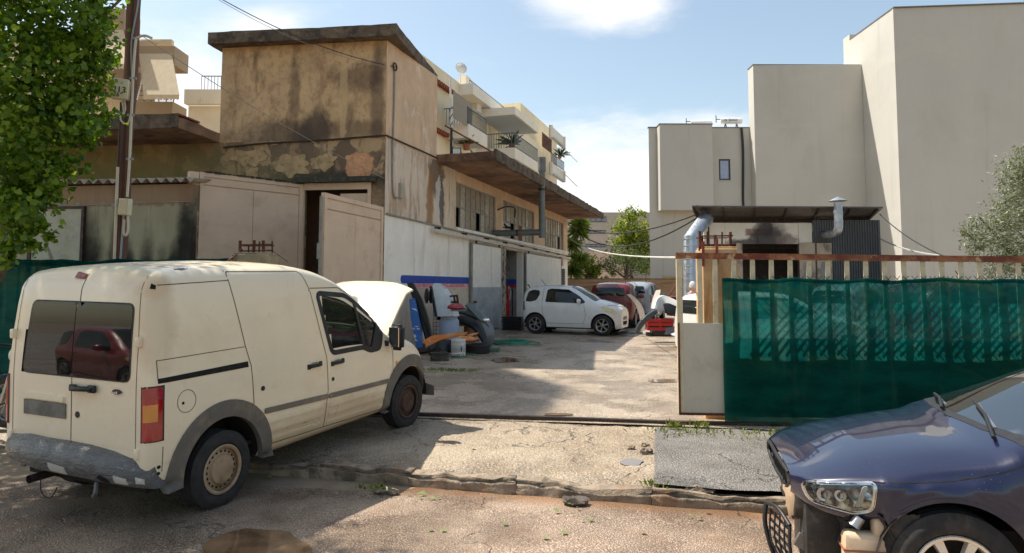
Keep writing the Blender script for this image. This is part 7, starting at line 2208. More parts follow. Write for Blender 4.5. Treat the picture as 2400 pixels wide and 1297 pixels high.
# red hatchback and grey car side by side behind it
def pose2(px, py, Y, yaw_):
    p = at(px, py, Y); p.z = yz(Y)
    return Matrix.Translation(p) @ Matrix.Rotation(yaw_, 4, 'Z')
M_rp = paint('red_car_paint', rgb(104, 22, 28), [(rgb(150, 110, 90), 4, .6, .75, .4)])
M_gp = paint('grey_car_paint', rgb(150, 158, 166), [(rgb(110, 104, 96), 4, .6, .75, .4)])
hatch('dark red hatchback seen from behind over the white car bonnet', pose2(1436, 780, 24.3, rad(74)), M_rp, 1.2, .98, 1.04)
hatch('grey hatchback parked to the right of the dark red one', pose2(1487, 770, 27.3, rad(70)), M_gp, 1.25, 1.0, 1.04)
hatch('white hatchback with its tail light showing in the gap of the gate post', pose2(1672, 770, 14.2, rad(12)), M_wh, 1.25, 1.0, 1.0)
hatch('silver car behind the green shade cloth of the gate', pose2(1990, 780, 17.0, rad(20)), M_gp, 1.4, 1.05, 1.1)
hatch('dark maroon car with its roof showing above the green shade cloth', pose2(2190, 780, 12.2, rad(4)), paint('maroon_car_paint', rgb(92, 50, 56)), 1.45, 1.05, 1.16)
hatch('red hatchback parked outside the picture beyond the left edge', Matrix.Translation((-11.5, 3.4, 0)) @ Matrix.Rotation(rad(-8), 4, 'Z'), paint('bright_red_paint', rgb(170, 22, 40)), 1.3, 1.0, 1.0)

# ================================================================== scrap by the garage wall
def G_(px, py): # point of the yard at a pixel
    z = .2
    for _ in range(6):
        p = gnd(px, py, z); z = yz(p.y)
    return gnd(px, py, z)
def scrap(name, label, cat, px, py, rz=0.0, group=None):
    p = G_(px, py)
    return thing(name, label, cat, p, rz, group), Matrix.Translation(-p), p.y
M_bump = plain('black_bumper_plastic', rgb(32, 33, 35), .4, layers=[(rgb(80, 76, 70), 4, .55, .75, .3)])
M_grey_b = plain('grey_bumper_paint', rgb(112, 116, 118), .35, layers=[(rgb(70, 68, 64), 4, .56, .7, .5)])
def pl_(t, I, Y, pts, dy=0.0): return [I @ at(px, py, Y + (d if len(q) > 2 else dy)) for q in pts for px, py, d in [(q + (0,))[:3]]]
# wire cage
t, I, Y = scrap('wire_cage', 'rusty wire mesh cage standing between the van bonnet and the scrap pile', 'cage', 1000, 812)
a, c = I @ at(946, 812, Y + .4), I @ at(1052, 806, Y + .9)
h = (at(1000, 702, Y).z - at(1000, 808, Y).z)
d = (c - a); n_ = Vector((-d.y, d.x, 0)).normalized() * .6
b = MB()
for s in (Vector((0, 0, 0)), n_):
    for i in range(15): b.beam(a.lerp(c, i / 14) + s, a.lerp(c, i / 14) + s + Vector((0, 0, h)), .009)
    for k in range(13): b.beam(a + s + Vector((0, 0, h * k / 12)), c + s + Vector((0, 0, h * k / 12)), .009)
b.build('wire_grid', M_darksteel, t, kind='stuff')
for s in (Vector((0, 0, 0)), n_):
    for p in (a, c): MB().beam(p + s, p + s + Vector((0, 0, h + .05)), .04).build('corner_post', M_darksteel, t)
MB().beam(a + Vector((0, 0, h + .02)), c + Vector((0, 0, h + .02)), .05).build('top_rail', M_darksteel, t)
# leaning strips and boards
def leaning(name, label, cat, p0, p1, w, th, m, Y, group=None, flat=False, mid=None):
    A, B = at(p0[0], p0[1], Y), at(p1[0], p1[1], Y + .35)
    t = thing(name, label, cat, A, 0, group)
    B = B - A
    pts = [Vector((0, 0, 0)), B * .33 + Vector((0, 0, 0)), B * .66, B]
    if mid: pts[1] += Vector(mid); pts[2] += Vector(mid)
    P = spline(pts, 4)
    vs, fs = [], []
    for i, p in enumerate(P):
        tt = i / (len(P) - 1)
        ww = w * (.75 + .35 * math.sin(pi * tt))
        x = Vector((.92, -.3, .12)).normalized() * ww / 2; y = Vector((.3, .95, 0)) * th / 2
        vs += [p - x - y, p + x - y, p + x * .9 + y, p - x * .9 + y]
    for i in range(len(P) - 1):
        for k in range(4): fs.append((4 * i + k, 4 * i + (k + 1) % 4, 4 * i + 4 + (k + 1) % 4, 4 * i + 4 + k))
    fs += [(3, 2, 1, 0), tuple(len(P) * 4 - 4 + k for k in range(4))]
    o = normals_out(mk('panel', vs, fs, m, t, 45))
    return t
YS = 16.4
leaning('bumper_strip', 'long black bumper strip leaning against the wire cage', 'bumper', (1008, 812), (962, 664), .19, .1, M_bump, YS, mid=(.05, 0, .04))
leaning('board', 'blue and white painted board leaning beside the van bonnet', 'board', (984, 815), (966, 700), .20, .02, mat('blue_white_board', rgb(60, 110, 180), .6, layers=[(rgb(220, 222, 222), (.8, .8, 2.2), .50, .52, 1)]), YS - .15)
leaning('metal_strip', 'thin pale metal strip leaning beside the blue and white board', 'strip', (1000, 815), (978, 735), .035, .02, M_alloy, YS - .2)
leaning('metal_strip', 'thin dark strip leaning just right of the pale one', 'strip', (1008, 815), (984, 732), .035, .02, M_bump, YS - .2)
hd = thing('bonnet_panel', 'white car bonnet standing upright against the garage wall', 'car part', at(1040, 742, 17.2))
hd_i = Matrix.Translation(-hd.location)
P = [(1024, 742), (1012, 672), (1018, 664), (1036, 678), (1052, 702), (1064, 742)]
vs = [hd_i @ at(px, py, 17.2 + (742 - py) * .004) for px, py in P]; vs2 = [v + Vector((.12, .25, 0)) for v in vs]
n = len(P); normals_out(mk('panel', vs + vs2, [tuple(range(n)), tuple(range(2 * n - 1, n - 1, -1))] + [(i, (i + 1) % n, n + (i + 1) % n, n + i) for i in range(n)], plain('white_grey_paint', rgb(206, 208, 206), .35), hd))
MB().tube([hd_i @ at(1022, 742, 17.1), hd_i @ at(1010, 672, 17.3)], .04, 6).build('edge_seal', M_bump, hd)
for k, px in enumerate((1000, 1010)):
    p = at(px, 694, 17.0)
    t = thing('rubber_disc', 'black rubber disc resting on the cage rail, ' + ('nearer the van' if k == 0 else 'nearer the white bonnet'), 'disc', p)
    MB().lathe([(0, -.025), (.10, -.025), (.125, -.01), (.125, .01), (.10, .025), (0, .025)], 20, Matrix.Rotation(.5, 4, 'Z') @ Matrix.Rotation(pi / 2, 4, 'Y') @ Matrix.Scale(1.5, 4, (1, 0, 0))).build('disc', M_bump, t, 40)
t = thing('steel_frame', 'small dark steel frame standing behind the red lamp against the wall', 'frame', at(1066, 725, 17.4))
I = Matrix.Translation(-t.location)
for (p, q) in (((1054, 695), (1073, 693)), ((1071, 694), (1076, 725)), ((1056, 709), (1073, 708)), ((1064, 694), (1066, 709))): MB().beam(I @ at(*p, 17.4), I @ at(*q, 17.4), .05).build('bar', M_darksteel, t)
# red lamp / tank on top
p = at(1073, 722, 16.9)
t = thing('tank', 'glossy red motorcycle tank lying on the black bumper', 'tank', p, .15)
bm = bmesh.new(); bmesh.ops.create_uvsphere(bm, u_segments=24, v_segments=14, radius=1)
for v in bm.verts: v.co = Vector((v.co.x * .21 * (1 + .25 * -v.co.x), v.co.y * .13, v.co.z * .115 * (1 - .25 * v.co.x) if v.co.z > 0 else v.co.z * .05))
me = bpy.data.meshes.new('shell'); bm.to_mesh(me); bm.free(); me.shade_smooth(); me.materials.append(plain('tank_red', rgb(160, 24, 30), .2, coat=1, bump=.03)); o = bpy.data.objects.new('shell', me); COL.objects.link(o); o.parent = t
MB().box((0.02, 0, -.06), (.38, .2, .04), bev=.01).build('base', M_grey_b, t)
# bumpers heaped over the barrel
def bumper(name, label, pts, w, th, m, Y, lip=.1, seed=0):
    """bumper cover: a channel section swept along a bowed line"""
    A = at(pts[0][0], pts[0][1], Y + pts[0][2]); t = thing(name, label, 'bumper', A)
    P = spline([at(px, py, Y + d_) - A for px, py, d_ in pts], 5)
    sec = [(-w / 2, -th * .6), (-w * .42, 0), (-w * .15, th * .25), (w * .2, th * .2), (w * .42, 0), (w / 2, -th * .7)]
    vs, fs = [], []
    for i, p in enumerate(P):
        d_ = (P[min(i + 1, len(P) - 1)] - P[max(0, i - 1)]).normalized()
        out = Vector((.5, -.8, .3)); out = (out - d_ * out.dot(d_)).normalized(); upv = d_.cross(out)
        sc = .75 + .3 * math.sin(pi * i / (len(P) - 1))
        for (u, v) in sec: vs.append(p + upv * u * sc + out * v + noise.noise_vector(p * 2 + Vector((seed, 0, 0))) * .025)
        for (u, v) in reversed(sec): vs.append(p + upv * u * sc * .96 + out * (v - .02) + noise.noise_vector(p * 2 + Vector((seed, 0, 0))) * .025)
    k = len(sec) * 2
    for i in range(len(P) - 1):
        for j in range(k): fs.append((i * k + j, i * k + (j + 1) % k, (i + 1) * k + (j + 1) % k, (i + 1) * k + j))
    fs += [tuple(range(k)), tuple(range(len(P) * k - 1, len(P) * k - k - 1, -1))]
    normals_out(mk('cover', vs, fs, m, t, 45))
    return t
bumper('bumper_cover', 'broad black bumper cover arching over the blue white barrel', [(1030, 752, .2), (1040, 735, .1), (1075, 728, 0), (1110, 735, .1), (1130, 752, .2)], .17, .08, M_bump, 17.7)
bumper('bumper_cover', 'black bumper cover lying under the arched one behind the wooden spool', [(1060, 745, .5), (1090, 748, .4), (1120, 765, .3), (1140, 800, .2)], .26, .08, M_bump, 17.7, seed=3)
bumper('bumper_cover', 'scuffed grey bumper cover standing on end at the right of the scrap pile', [(1128, 742, 0), (1144, 765, -.1), (1151, 790, -.1), (1146, 812, 0)], .30, .12, M_grey_b, 16.9, seed=5)
bumper('window_trim', 'curved dark glass quarter panel sticking up behind the grey bumper', [(1094, 712, 0), (1106, 722, 0), (1126, 742, 0), (1138, 752, 0)], .16, .05, plain('smoky_panel', rgb(84, 92, 88), .2, spec=.8), 16.8, seed=8)
t = thing('headlamp', 'broken headlamp hanging out of the grey bumper cover', 'lamp', at(1138, 750, 16.2), .5)
b = MB(); b.box((0, 0, 0), (.16, .12, .08), bev=.025); b.build('lens', M_chrome, t, 40); MB().beam((-.02, .02, -.04), (.08, 0, -.16), .04, .02).build('bracket', M_bump, t)
bumper('bumper_cover', 'dark bumper piece on the ground in front of the blue white barrel', [(1005, 822, .0), (1030, 815, -.2), (1058, 812, -.1), (1072, 822, .1)], .3, .1, M_bump, 15.9, seed=9)
# barrel
t, I, Y = scrap('barrel', 'blue white plastic barrel under the black bumper', 'barrel', 1052, 815)
r = 23.5 * Y / FPX; hh_ = 72 * Y / FPX
MB().lathe([(0, 0), (r * .92, 0), (r, .04), (r, hh_ * .80), (r * .96, hh_ * .88), (r * .82, hh_ * .92), (r * .80, hh_ * .97)], 28).build('drum', mat('barrel_plastic', rgb(176, 190, 212), .45, var=.06, layers=[(rgb(206, 204, 206), 2, .5, .7, .6)]), t, 40)
MB().lathe([(r * .80, hh_ * .955), (r * .84, hh_ * .955), (r * .84, hh_ * 1.0), (r * .75, hh_ * 1.01), (0, hh_ * 1.01)], 28).build('lid', plain('lid_grey', rgb(190, 192, 190), .5), t, 40)
# cable spool
t, I, Y = scrap('cable_spool', 'small wooden cable spool with an orange scrap on its top', 'spool', 1100, 800)
sp_h = 40 * Y / FPX
M_plank = mat('spool_wood', rgb(134, 96, 70), .9, var=.2, vs=(3, 20, 3), layers=[(rgb(80, 58, 46), 6, .5, .7, .6)])
MB().lathe([(0, 0), (.28, 0), (.28, .05), (0, .05)], 24, Matrix.Translation((0, 0, 0))).build('flange', M_plank, t, 40)
MB().lathe([(0, sp_h - .05), (.3, sp_h - .05), (.3, sp_h), (0, sp_h)], 24).build('flange', M_plank, t, 40)
MB().lathe([(.15, .05), (.15, sp_h - .05)], 20).build('core', M_plank, t, 60)
t2 = thing('plastic_scrap', 'orange plastic scrap on the wooden spool', 'scrap', (t.location.x + .02, t.location.y - .1, t.location.z + sp_h))
b = MB(); b.box((.05, 0, .05), (.18, .14, .10), rot=Matrix.Rotation(.3, 3, 'Y')); b.build('piece', plain('orange_plastic', rgb(206, 110, 40), .5), t2)
MB().box((-.14, 0, .035), (.22, .12, .07)).build('dark_piece', M_bump, t2)
# torn orange panel
M_orange = mat('torn_orange_panel', rgb(214, 118, 36), .5, var=.06, layers=[(rgb(196, 170, 130), 6, .56, .62, .9), (rgb(60, 50, 44), 9, .62, .68, .9)])
t = thing('scrap_panel', 'torn orange car panel lying across the bucket', 'car part', at(1050, 800, 15.9))
I = Matrix.Translation(-t.location)
def pan(ps, m, name='panel', th=.015, dy=(0,)):
    vs = [I @ at(px, py, 15.9 + d_) for px, py, d_ in ps]; n = len(vs); v2 = [v - Vector((0, -.01, th)) for v in vs]
    normals_out(mk(name, vs + v2, [tuple(range(n)), tuple(range(2 * n - 1, n - 1, -1))] + [(i, (i + 1) % n, n + (i + 1) % n, n + i) for i in range(n)], m, t))
pan([(990, 800, -.1), (1012, 787, .2), (1040, 785, .3), (1085, 779, .3), (1096, 778, .3), (1092, 784, .1), (1060, 790, 0), (1032, 797, -.1), (1003, 812, -.2)], M_orange)
pan([(1072, 790, 0), (1092, 785, .1), (1122, 779, .2), (1118, 783, .1), (1100, 788, 0), (1122, 794, -.1), (1108, 798, -.15), (1060, 797, -.1)], M_orange)
pan([(1090, 783, .15), (1108, 781, .2), (1096, 787, .05), (1080, 788, .05)], M_bump, 'dark_patch', .012)
pan([(1003, 812, -.2), (1032, 798, -.1), (1060, 798, -.1), (1050, 806, -.1), (1010, 820, -.2)], M_bump, 'underside', .02)
# paint bucket with upside-down lettering
t, I, Y = scrap('paint_bucket', 'white metal paint bucket standing upside down on the yard', 'bucket', 1074, 837)
r = 17 * Y / FPX; hh_ = 41 * Y / FPX
M_bk = mat('bucket_white', rgb(214, 212, 204), .45, layers=[(rgb(150, 150, 146), (1, 1, 12), .55, .65, .4)])
pr_ = [(0, 0), (r * .96, 0), (r, .01)]
for k in range(5): z = hh_ * (.18 + k * .18); pr_ += [(r * .985, z - .012), (r * 1.02, z), (r * .985, z + .012)]
pr_ += [(r * .98, hh_ - .01), (r * .95, hh_), (0, hh_)]
bk = MB().lathe(pr_, 28).build('can', M_bk, t, 40)
MB().lathe([(r * .99, 0), (r * 1.012, .002), (r * 1.012, hh_ * .07), (r * .99, hh_ * .075)], 28).build('green_band', plain('bucket_green', rgb(30, 110, 80), .5), bk, 40)
MB().lathe([(r * .995, hh_ * .30), (r * 1.008, hh_ * .31), (r * 1.008, hh_ * .62), (r * .995, hh_ * .63)], 28).build('label_band', plain('label_grey', rgb(170, 170, 166), .5), bk, 40)
view = (Vector((0, 0, 0)) - Vector((t.location.x, t.location.y, 0))).normalized()
for k, chv in enumerate('ΔΙΑΛΥΤ'):
    a = math.atan2(view.y, view.x) - .85 + .30 * (5 - k) + .1
    nrm = Vector((math.cos(a), math.sin(a), 0)); rt = Vector((-nrm.y, nrm.x, 0))
    text(chv, .085, M_ink, bk, 'lettering', facing(-rt, (0, 0, -1), nrm * r * 1.03 + Vector((0, 0, hh_ * .155))), .001)
b = MB()
for k in range(4): 
    a = math.atan2(view.y, view.x) + .45; nrm = Vector((math.cos(a), math.sin(a), 0))
    b.box(nrm * r * 1.02 + Vector((0, 0, hh_ * (.38 + .07 * k))), (.02, .03, .02))
b.build('label_print', M_ink, bk, kind='stuff')
# car tyre, block, hoses
t, I, Y = scrap('tyre', 'old car tyre lying flat beside the paint bucket', 'tyre', 1118, 829)
o, _m = tyre('rubber', t, (0, 0.0, .11), .30, .21, .20, 1); o.matrix_local = Matrix.Translation((0, .1, .11)) @ Matrix.Rotation(pi / 2, 4, 'X') @ Matrix.Translation((0, 0, -.11))
MB().lathe([(0, .06), (.2, .06)], 20, Matrix.Translation((0, .1, 0))).build('dark_inside', M_gap, t)
t, I, Y = scrap('concrete_block', 'mossy grey concrete block in front of the scrap pile', 'block', 1030, 846, .3)
bm = bmesh.new(); bmesh.ops.create_cube(bm, size=1); bmesh.ops.subdivide_edges(bm, edges=bm.edges[:], cuts=5, use_grid_fill=True)
for v in bm.verts: v.co = Vector((v.co.x * .36, v.co.y * .22, v.co.z * .18 + .09)) + noise.noise_vector(v.co * 4) * .014
me = bpy.data.meshes.new('block'); bm.to_mesh(me); bm.free(); me.materials.append(M_moss); o = bpy.data.objects.new('block', me); COL.objects.link(o); o.parent = t
M_hose = plain('green_hose', rgb(20, 130, 104), .4)
p = G_(1195, 806)
hp = []
hr_ = random.Random(3)
for k in range(46):
    a = k * .62; rr_ = .30 + .16 * math.sin(k * .83)
    hp.append((p.x + rr_ * 1.5 * math.cos(a) + .15 * math.sin(k * .11), p.y + rr_ * 1.6 * math.sin(a), yz(p.y) + .02 + .0011 * k))
hp += [tuple(G_(px, py) + Vector((0, 0, .02))) for px, py in ((1175, 800), (1200, 797), (1245, 803))]
tag(MB().tube(spline(hp, 2), .013, 6).build('garden_hose', M_hose), 'coiled green garden hose lying on the wet yard', 'hose')
tag(MB().tube(spline([G_(px, py) + Vector((0, 0, .018)) for px, py in ((1086, 829), (1105, 831), (1130, 830), (1144, 826))], 5), .013, 6).build('garden_hose', M_hose), 'short green hose end in front of the old tyre', 'hose')
t, I, Y = scrap('pallet_scrap', 'dark flat scrap under the hose coil', 'scrap', 1178, 806, .4)
MB().box((0, 0, .03), (.5, .4, .05), bev=.01).build('piece', M_bump, t)
tag(MB().prism([(q.x, q.y) for q in (G_(1145, 822), G_(1172, 820), G_(1168, 826), G_(1140, 827))], .215 + .017 * 6.5 - .05, .345, 'Z').build('green_mat', plain('mat_green', rgb(70, 100, 80), .8)), 'faded green mat on the ground beside the grey bumper', 'mat')
# ribbed rubber by the door, red cylinder trolley in the doorway
t, I, Y = scrap('rubber_roll', 'roll of ribbed black rubber matting at the open doorway', 'rubber mat', 1200, 774, rad(-18))
hw = 24 * Y / FPX
for k in range(7): MB().box((0, .1, .035 + k * .063), (hw * 2 - .03 * (k % 2), .4, .05), bev=.012).build('layer', M_bump, t)
q = MW @ Vector((10.1, .35, .42))
t = thing('welding_trolley', 'red gas bottle trolley with hoses inside the open doorway', 'trolley', q, rad(-17))
M_tr = plain('trolley_red', rgb(176, 22, 34), .4)
b = MB(); b.lathe([(0, 0), (.16, 0), (.17, .03), (.17, 1.05), (.13, 1.18), (.05, 1.25), (.05, 1.32), (0, 1.32)], 20, Matrix.Translation((.05, 0, .12))); b.build('gas_bottle', M_tr, t, 40)
MB().box((.08, -.172, .85), (.12, .01, .2)).build('sticker', plain('label_white', rgb(216, 206, 200), .6), t)
b = MB(); b.beam((-.25, .1, 0), (-.25, .1, 1.3), .04); b.beam((.3, .1, 0), (.3, .1, 1.3), .04); b.beam((-.25, .1, .1), (.3, .1, .1), .04); b.beam((-.25, .1, 1.28), (.3, .1, 1.28), .04); b.build('frame', M_darksteel, t)
b = MB(); b.box((-.1, -.05, .2), (.5, .3, .2), bev=.03); b.build('toolbox', M_rust, t)
for k in range(5):
    a = -.2 + .1 * k
    MB().tube(spline([(a, -.1, 1.25), (a + .03, -.16, 1.4 + .05 * (k % 2)), (a + .1, -.14, 1.25), (a + .06, -.12, .9)], 5), .014, 6).build('hose', M_bump if k % 2 else M_polew, t)

# ================================================================== scrap at the right of the yard
t = leaning('plank', 'pale plank leaning against the grey car', 'plank', (1507, 775), (1474, 690), .16, .03, plain('pale_plank', rgb(200, 186, 168), .6), 21.0, mid=(.12, 0, .1))
t = leaning('plank', 'short pale plank standing up in front of the yard wall', 'plank', (1531, 722), (1543, 680), .18, .03, plain('pale_plank', rgb(200, 186, 168), .6), 21.5)
bumper('bumper_strip', 'dark curved bumper strip leaning beside the red crates', [(1492, 783, 0), (1503, 762, 0), (1520, 742, 0), (1541, 729, .1)], .16, .07, plain('silver_black', rgb(70, 74, 76), .3), 18.5, seed=4)
bumper('bumper_cover', 'white bumper cover draped over the red crates', [(1541, 730, 0), (1548, 714, .2), (1562, 708, .2), (1588, 716, .1)], .4, .12, paint('bumper_white', rgb(220, 220, 214)), 19.0, seed=6)
bumper('bumper_cover', 'black bumper cover below the white one behind the gate post', [(1556, 722, -.1), (1570, 722, -.1), (1600, 736, -.1)], .3, .1, M_bump, 18.8, seed=7)
M_crate = plain('red_crate', rgb(186, 40, 34), .5, layers=[(rgb(200, 170, 140), 4, .6, .7, .6)])
for (px, py, w_, lab) in ((1534, 782, .5, 'red plastic crate nearest the curved bumper strip'), (1562, 782, .5, 'red plastic crate nearest the gate post')):
    p = G_(px, py); p = at(px, 775, 18.9)
    t = thing('crate', lab, 'crate', p, -.1)
    b = MB(); w2 = .17
    b.span((-w2, 0, 0), (w2, .3, .02)); 
    for z in (.0, .12, .22): b.span((-w2, -.01, z), (w2, .01, z + .085)); b.span((-w2, .29, z), (w2, .31, z + .085)); b.span((-w2 - .01, .01, z), (-w2 + .01, .29, z + .085)); b.span((w2 - .01, .01, z), (w2 + .01, .29, z + .085))
    for x in (-w2, w2):
        for y in (0, .3): b.span((x - .02, y - .02, 0), (x + .02, y + .02, .31))
    b.build('shell', M_crate, t)
    MB().span((-w2 + .03, .03, .05), (w2 - .03, .27, .26)).build('contents', M_guts, t)
p = G_(1545, 788)
t = thing('engine_part', 'oily engine part on the ground under the red crates', 'engine part', p)
b = MB(); b.box((0, 0, .1), (.5, .35, .18), bev=.03); b.box((.32, -.05, .08), (.25, .25, .14), bev=.04); b.lathe([(0, 0), (.11, 0), (.11, .1), (0, .1)], 14, Matrix.Translation((-.32, -.1, .02))); b.build('casting', M_guts, t, 40)
t = thing('scrap_panel', 'folded black and white car panel lying behind the gate post', 'car part', G_(1578, 785)); I = Matrix.Translation(-t.location)
pan_ = lambda ps, m: normals_out(mk('panel', [I @ at(a, b_, 17.9 + d_) for a, b_, d_ in ps] + [I @ at(a, b_, 17.9 + d_) + Vector((0, .02, -.015)) for a, b_, d_ in ps], [tuple(range(len(ps))), tuple(range(2 * len(ps) - 1, len(ps) - 1, -1))] + [(i, (i + 1) % len(ps), len(ps) + (i + 1) % len(ps), len(ps) + i) for i in range(len(ps))], m, t))
pan_([(1562, 768, .3), (1600, 764, .4), (1600, 782, -.1), (1558, 784, -.1)], M_bump); pan_([(1572, 783, -.15), (1600, 773, .1), (1602, 786, -.2), (1578, 787, -.2)], paint('bumper_white', rgb(220, 220, 214)))
t = thing('trolley_jack', 'rusty red trolley jack with a long raised handle', 'jack', at(1580, 705, 19.5)); I = Matrix.Translation(-t.location)
MB().tube([I @ at(1567, 694, 19.5), I @ at(1588, 664, 19.8)], .02, 6).build('handle', M_rust, t)
b = MB(); b.box(I @ at(1578, 699, 19.5), (.28, .2, .1), bev=.03); b.build('body', M_redp, t)
t = thing('bin', 'black plastic bin behind the white bumper cover', 'bin', at(1592, 740, 19.6)); b = MB(); b.prism([(-.3, 0), (.3, 0), (.36, .5), (-.36, .5)], -.25, .25, 'Y'); b.build('tub', M_bump, t); MB().box((0, 0, .51), (.76, .56, .04), bev=.01).build('lid', M_bump, t)
t = thing('scrap_panel', 'flat pale car panel on the wet ground under the white car', 'car part', G_(1330, 778)); MB().box((0, 0, .03), (1.0, .3, .03), rot=Matrix.Rotation(.06, 3, 'Y')).build('panel', M_galv, t)
t = thing('scrap_panel', 'crumpled silver trim on the ground at the nose of the white car', 'car part', G_(1475, 782)); shard('panel', [(-.4, 0, .02), (.4, -.1, .03), (.45, .3, .05), (-.2, .3, .02), (0, 0, .06)], .01, M_grey_b, 3, t, 3)

# ================================================================== person behind the gate post
Yp = 15.6
hp_ = at(1624, 673, Yp)
pg = Vector((hp_.x, Yp, yz(Yp)))
per = thing('person', 'grey haired person half hidden behind the gate post', 'person', pg, rad(100))
hz = hp_.z - pg.z       # head centre height
k_ = (hz + .11) / 1.72
def skin(name, joints, edges, m, parent, sub=2):
    me = bpy.data.meshes.new(name); me.from_pydata([Vector(j[:3]) * k_ for j in joints], edges, [])
    o = bpy.data.objects.new(name, me); COL.objects.link(o)
    md = o.modifiers.new('s', 'SKIN')
    for i, j in enumerate(joints): me.skin_vertices[0].data[i].radius = (j[3] * k_, (j[4] if len(j) > 4 else j[3]) * k_); me.skin_vertices[0].data[i].use_root = (i == 0)
    o.modifiers.new('d', 'SUBSURF').levels = sub
    m2 = bpy.data.meshes.new_from_object(o.evaluated_get(bpy.context.evaluated_depsgraph_get())); bpy.data.objects.remove(o)
    m2.name = name; m2.materials.clear(); m2.materials.append(m); m2.shade_smooth()
    o = bpy.data.objects.new(name, m2); COL.objects.link(o); o.parent = parent
    return o
M_skin = plain('skin', rgb(200, 150, 124), .55)
J = [(0, 0, .95, .13, .15), (0, 0, 1.2, .12, .15), (0, 0, 1.40, .10, .15), (0, 0, 1.50, .05), (.015, 0, 1.58, .05),
     (0, .17, 1.40, .055), (.0, .24, 1.14, .042), (.10, .25, .90, .034), (.14, .25, .84, .036), (0, -.17, 1.40, .055), (0, -.24, 1.14, .042), (.10, -.25, .90, .034), (.14, -.25, .84, .036),
     (0, .09, .88, .085), (.02, .1, .50, .06), (0, .1, .09, .042), (.13, .11, .04, .035), (0, -.09, .88, .085), (.02, -.1, .50, .06), (0, -.1, .09, .042), (.13, -.11, .04, .035)]
E_ = [(0, 1), (1, 2), (2, 3), (3, 4), (2, 5), (5, 6), (6, 7), (7, 8), (2, 9), (9, 10), (10, 11), (11, 12), (0, 13), (13, 14), (14, 15), (15, 16), (0, 17), (17, 18), (18, 19), (19, 20)]
# fingers and thumbs
for s, hnd in ((1, 8), (-1, 12)):
    for f_ in range(4):
        b0 = len(J); L_ = (.06, .075, .07, .05)[f_]
        J += [(.15 + .012 * f_, s * (.245 + .005 * f_), .80 - .002 * f_, .010), (.165 + .012 * f_, s * .25, .80 - L_ * .5, .009), (.16 + .012 * f_, s * .245, .80 - L_, .007)]
        E_ += [(hnd, b0), (b0, b0 + 1), (b0 + 1, b0 + 2)]
    b0 = len(J); J += [(.17, s * .22, .84, .011), (.19, s * .215, .81, .009)]; E_ += [(hnd, b0), (b0, b0 + 1)]
skin('body', J, E_, M_skin, per)
sh_ = [(0, 0, .98, .14, .165), (0, 0, 1.2, .13, .165), (0, 0, 1.40, .11, .165), (0, 0, 1.48, .065), (0, .175, 1.40, .07), (0, .235, 1.20, .06), (0, -.175, 1.40, .07), (0, -.235, 1.20, .06)]
skin('shirt', sh_, [(0, 1), (1, 2), (2, 3), (2, 4), (4, 5), (2, 6), (6, 7)], plain('shirt_grey', rgb(120, 124, 130), .9), per)
skin('trousers', [(0, 0, .96, .145, .16), (0, .09, .86, .095), (.02, .1, .5, .075), (0, .1, .10, .06), (0, -.09, .86, .095), (.02, -.1, .5, .075), (0, -.1, .10, .06)], [(0, 1), (1, 2), (2, 3), (0, 4), (4, 5), (5, 6)], plain('trousers_dark', rgb(50, 54, 66), .9), per)
bm = bmesh.new(); bmesh.ops.create_uvsphere(bm, u_segments=28, v_segments=20, radius=1)
for v in bm.verts:
    c = v.co.copy(); x, y, z = c.x * .098, c.y * .076, c.z * .118
    if z < 0: x *= 1 - .12 * (-c.z); y *= 1 - .28 * (-c.z)
    if c.x > .85 and -.45 < c.z < .1: x += .03 * max(0, 1 - abs(c.y) / .28) * max(0, 1 - abs(c.z + .22) / .3)
    if c.x > .5 and abs(c.z - .02) < .16 and .15 < abs(c.y) < .55: x -= .007
    if abs(c.y) > .93 and abs(c.z) < .25 and abs(c.x) < .3: y *= 1.16
    v.co = Vector((x + .02, y, z + 1.61)) * k_
me = bpy.data.meshes.new('head'); bm.to_mesh(me); bm.free(); me.shade_smooth(); me.materials.append(M_skin); hd_o = bpy.data.objects.new('head', me); COL.objects.link(hd_o); hd_o.parent = per
for s in (1, -1): MB().lathe([(0, -.01), (.009, -.006), (.011, 0), (.009, .006), (0, .01)], 10, Matrix.Translation(Vector((.103, s * .03, 1.615)) * k_) @ Matrix.Rotation(pi / 2, 4, 'Y')).build('eye', plain('eye_dark', rgb(40, 34, 30), .2), hd_o)
MB().box(Vector((.103, 0, 1.548)) * k_, (.012, .045, .008), bev=.003).build('mouth', plain('lip', rgb(150, 90, 84), .6), hd_o)
bm = bmesh.new(); bmesh.ops.create_uvsphere(bm, u_segments=28, v_segments=20, radius=1)
dl = []
for v in bm.verts:
    c = v.co
    if c.z < -.35 or (c.x > .35 and c.z < .45): dl.append(v)
bmesh.ops.delete(bm, geom=dl, context='VERTS')
for v in bm.verts: v.co = (Vector((v.co.x * .106 + .012, v.co.y * .085, v.co.z * .124 + 1.617)) + noise.noise_vector(v.co * 6) * .006) * k_
me = bpy.data.meshes.new('hair'); bm.to_mesh(me); bm.free(); me.shade_smooth(); me.materials.append(plain('grey_hair', rgb(186, 182, 176), .8, bump=.5)); o = bpy.data.objects.new('hair', me); COL.objects.link(o); o.parent = per

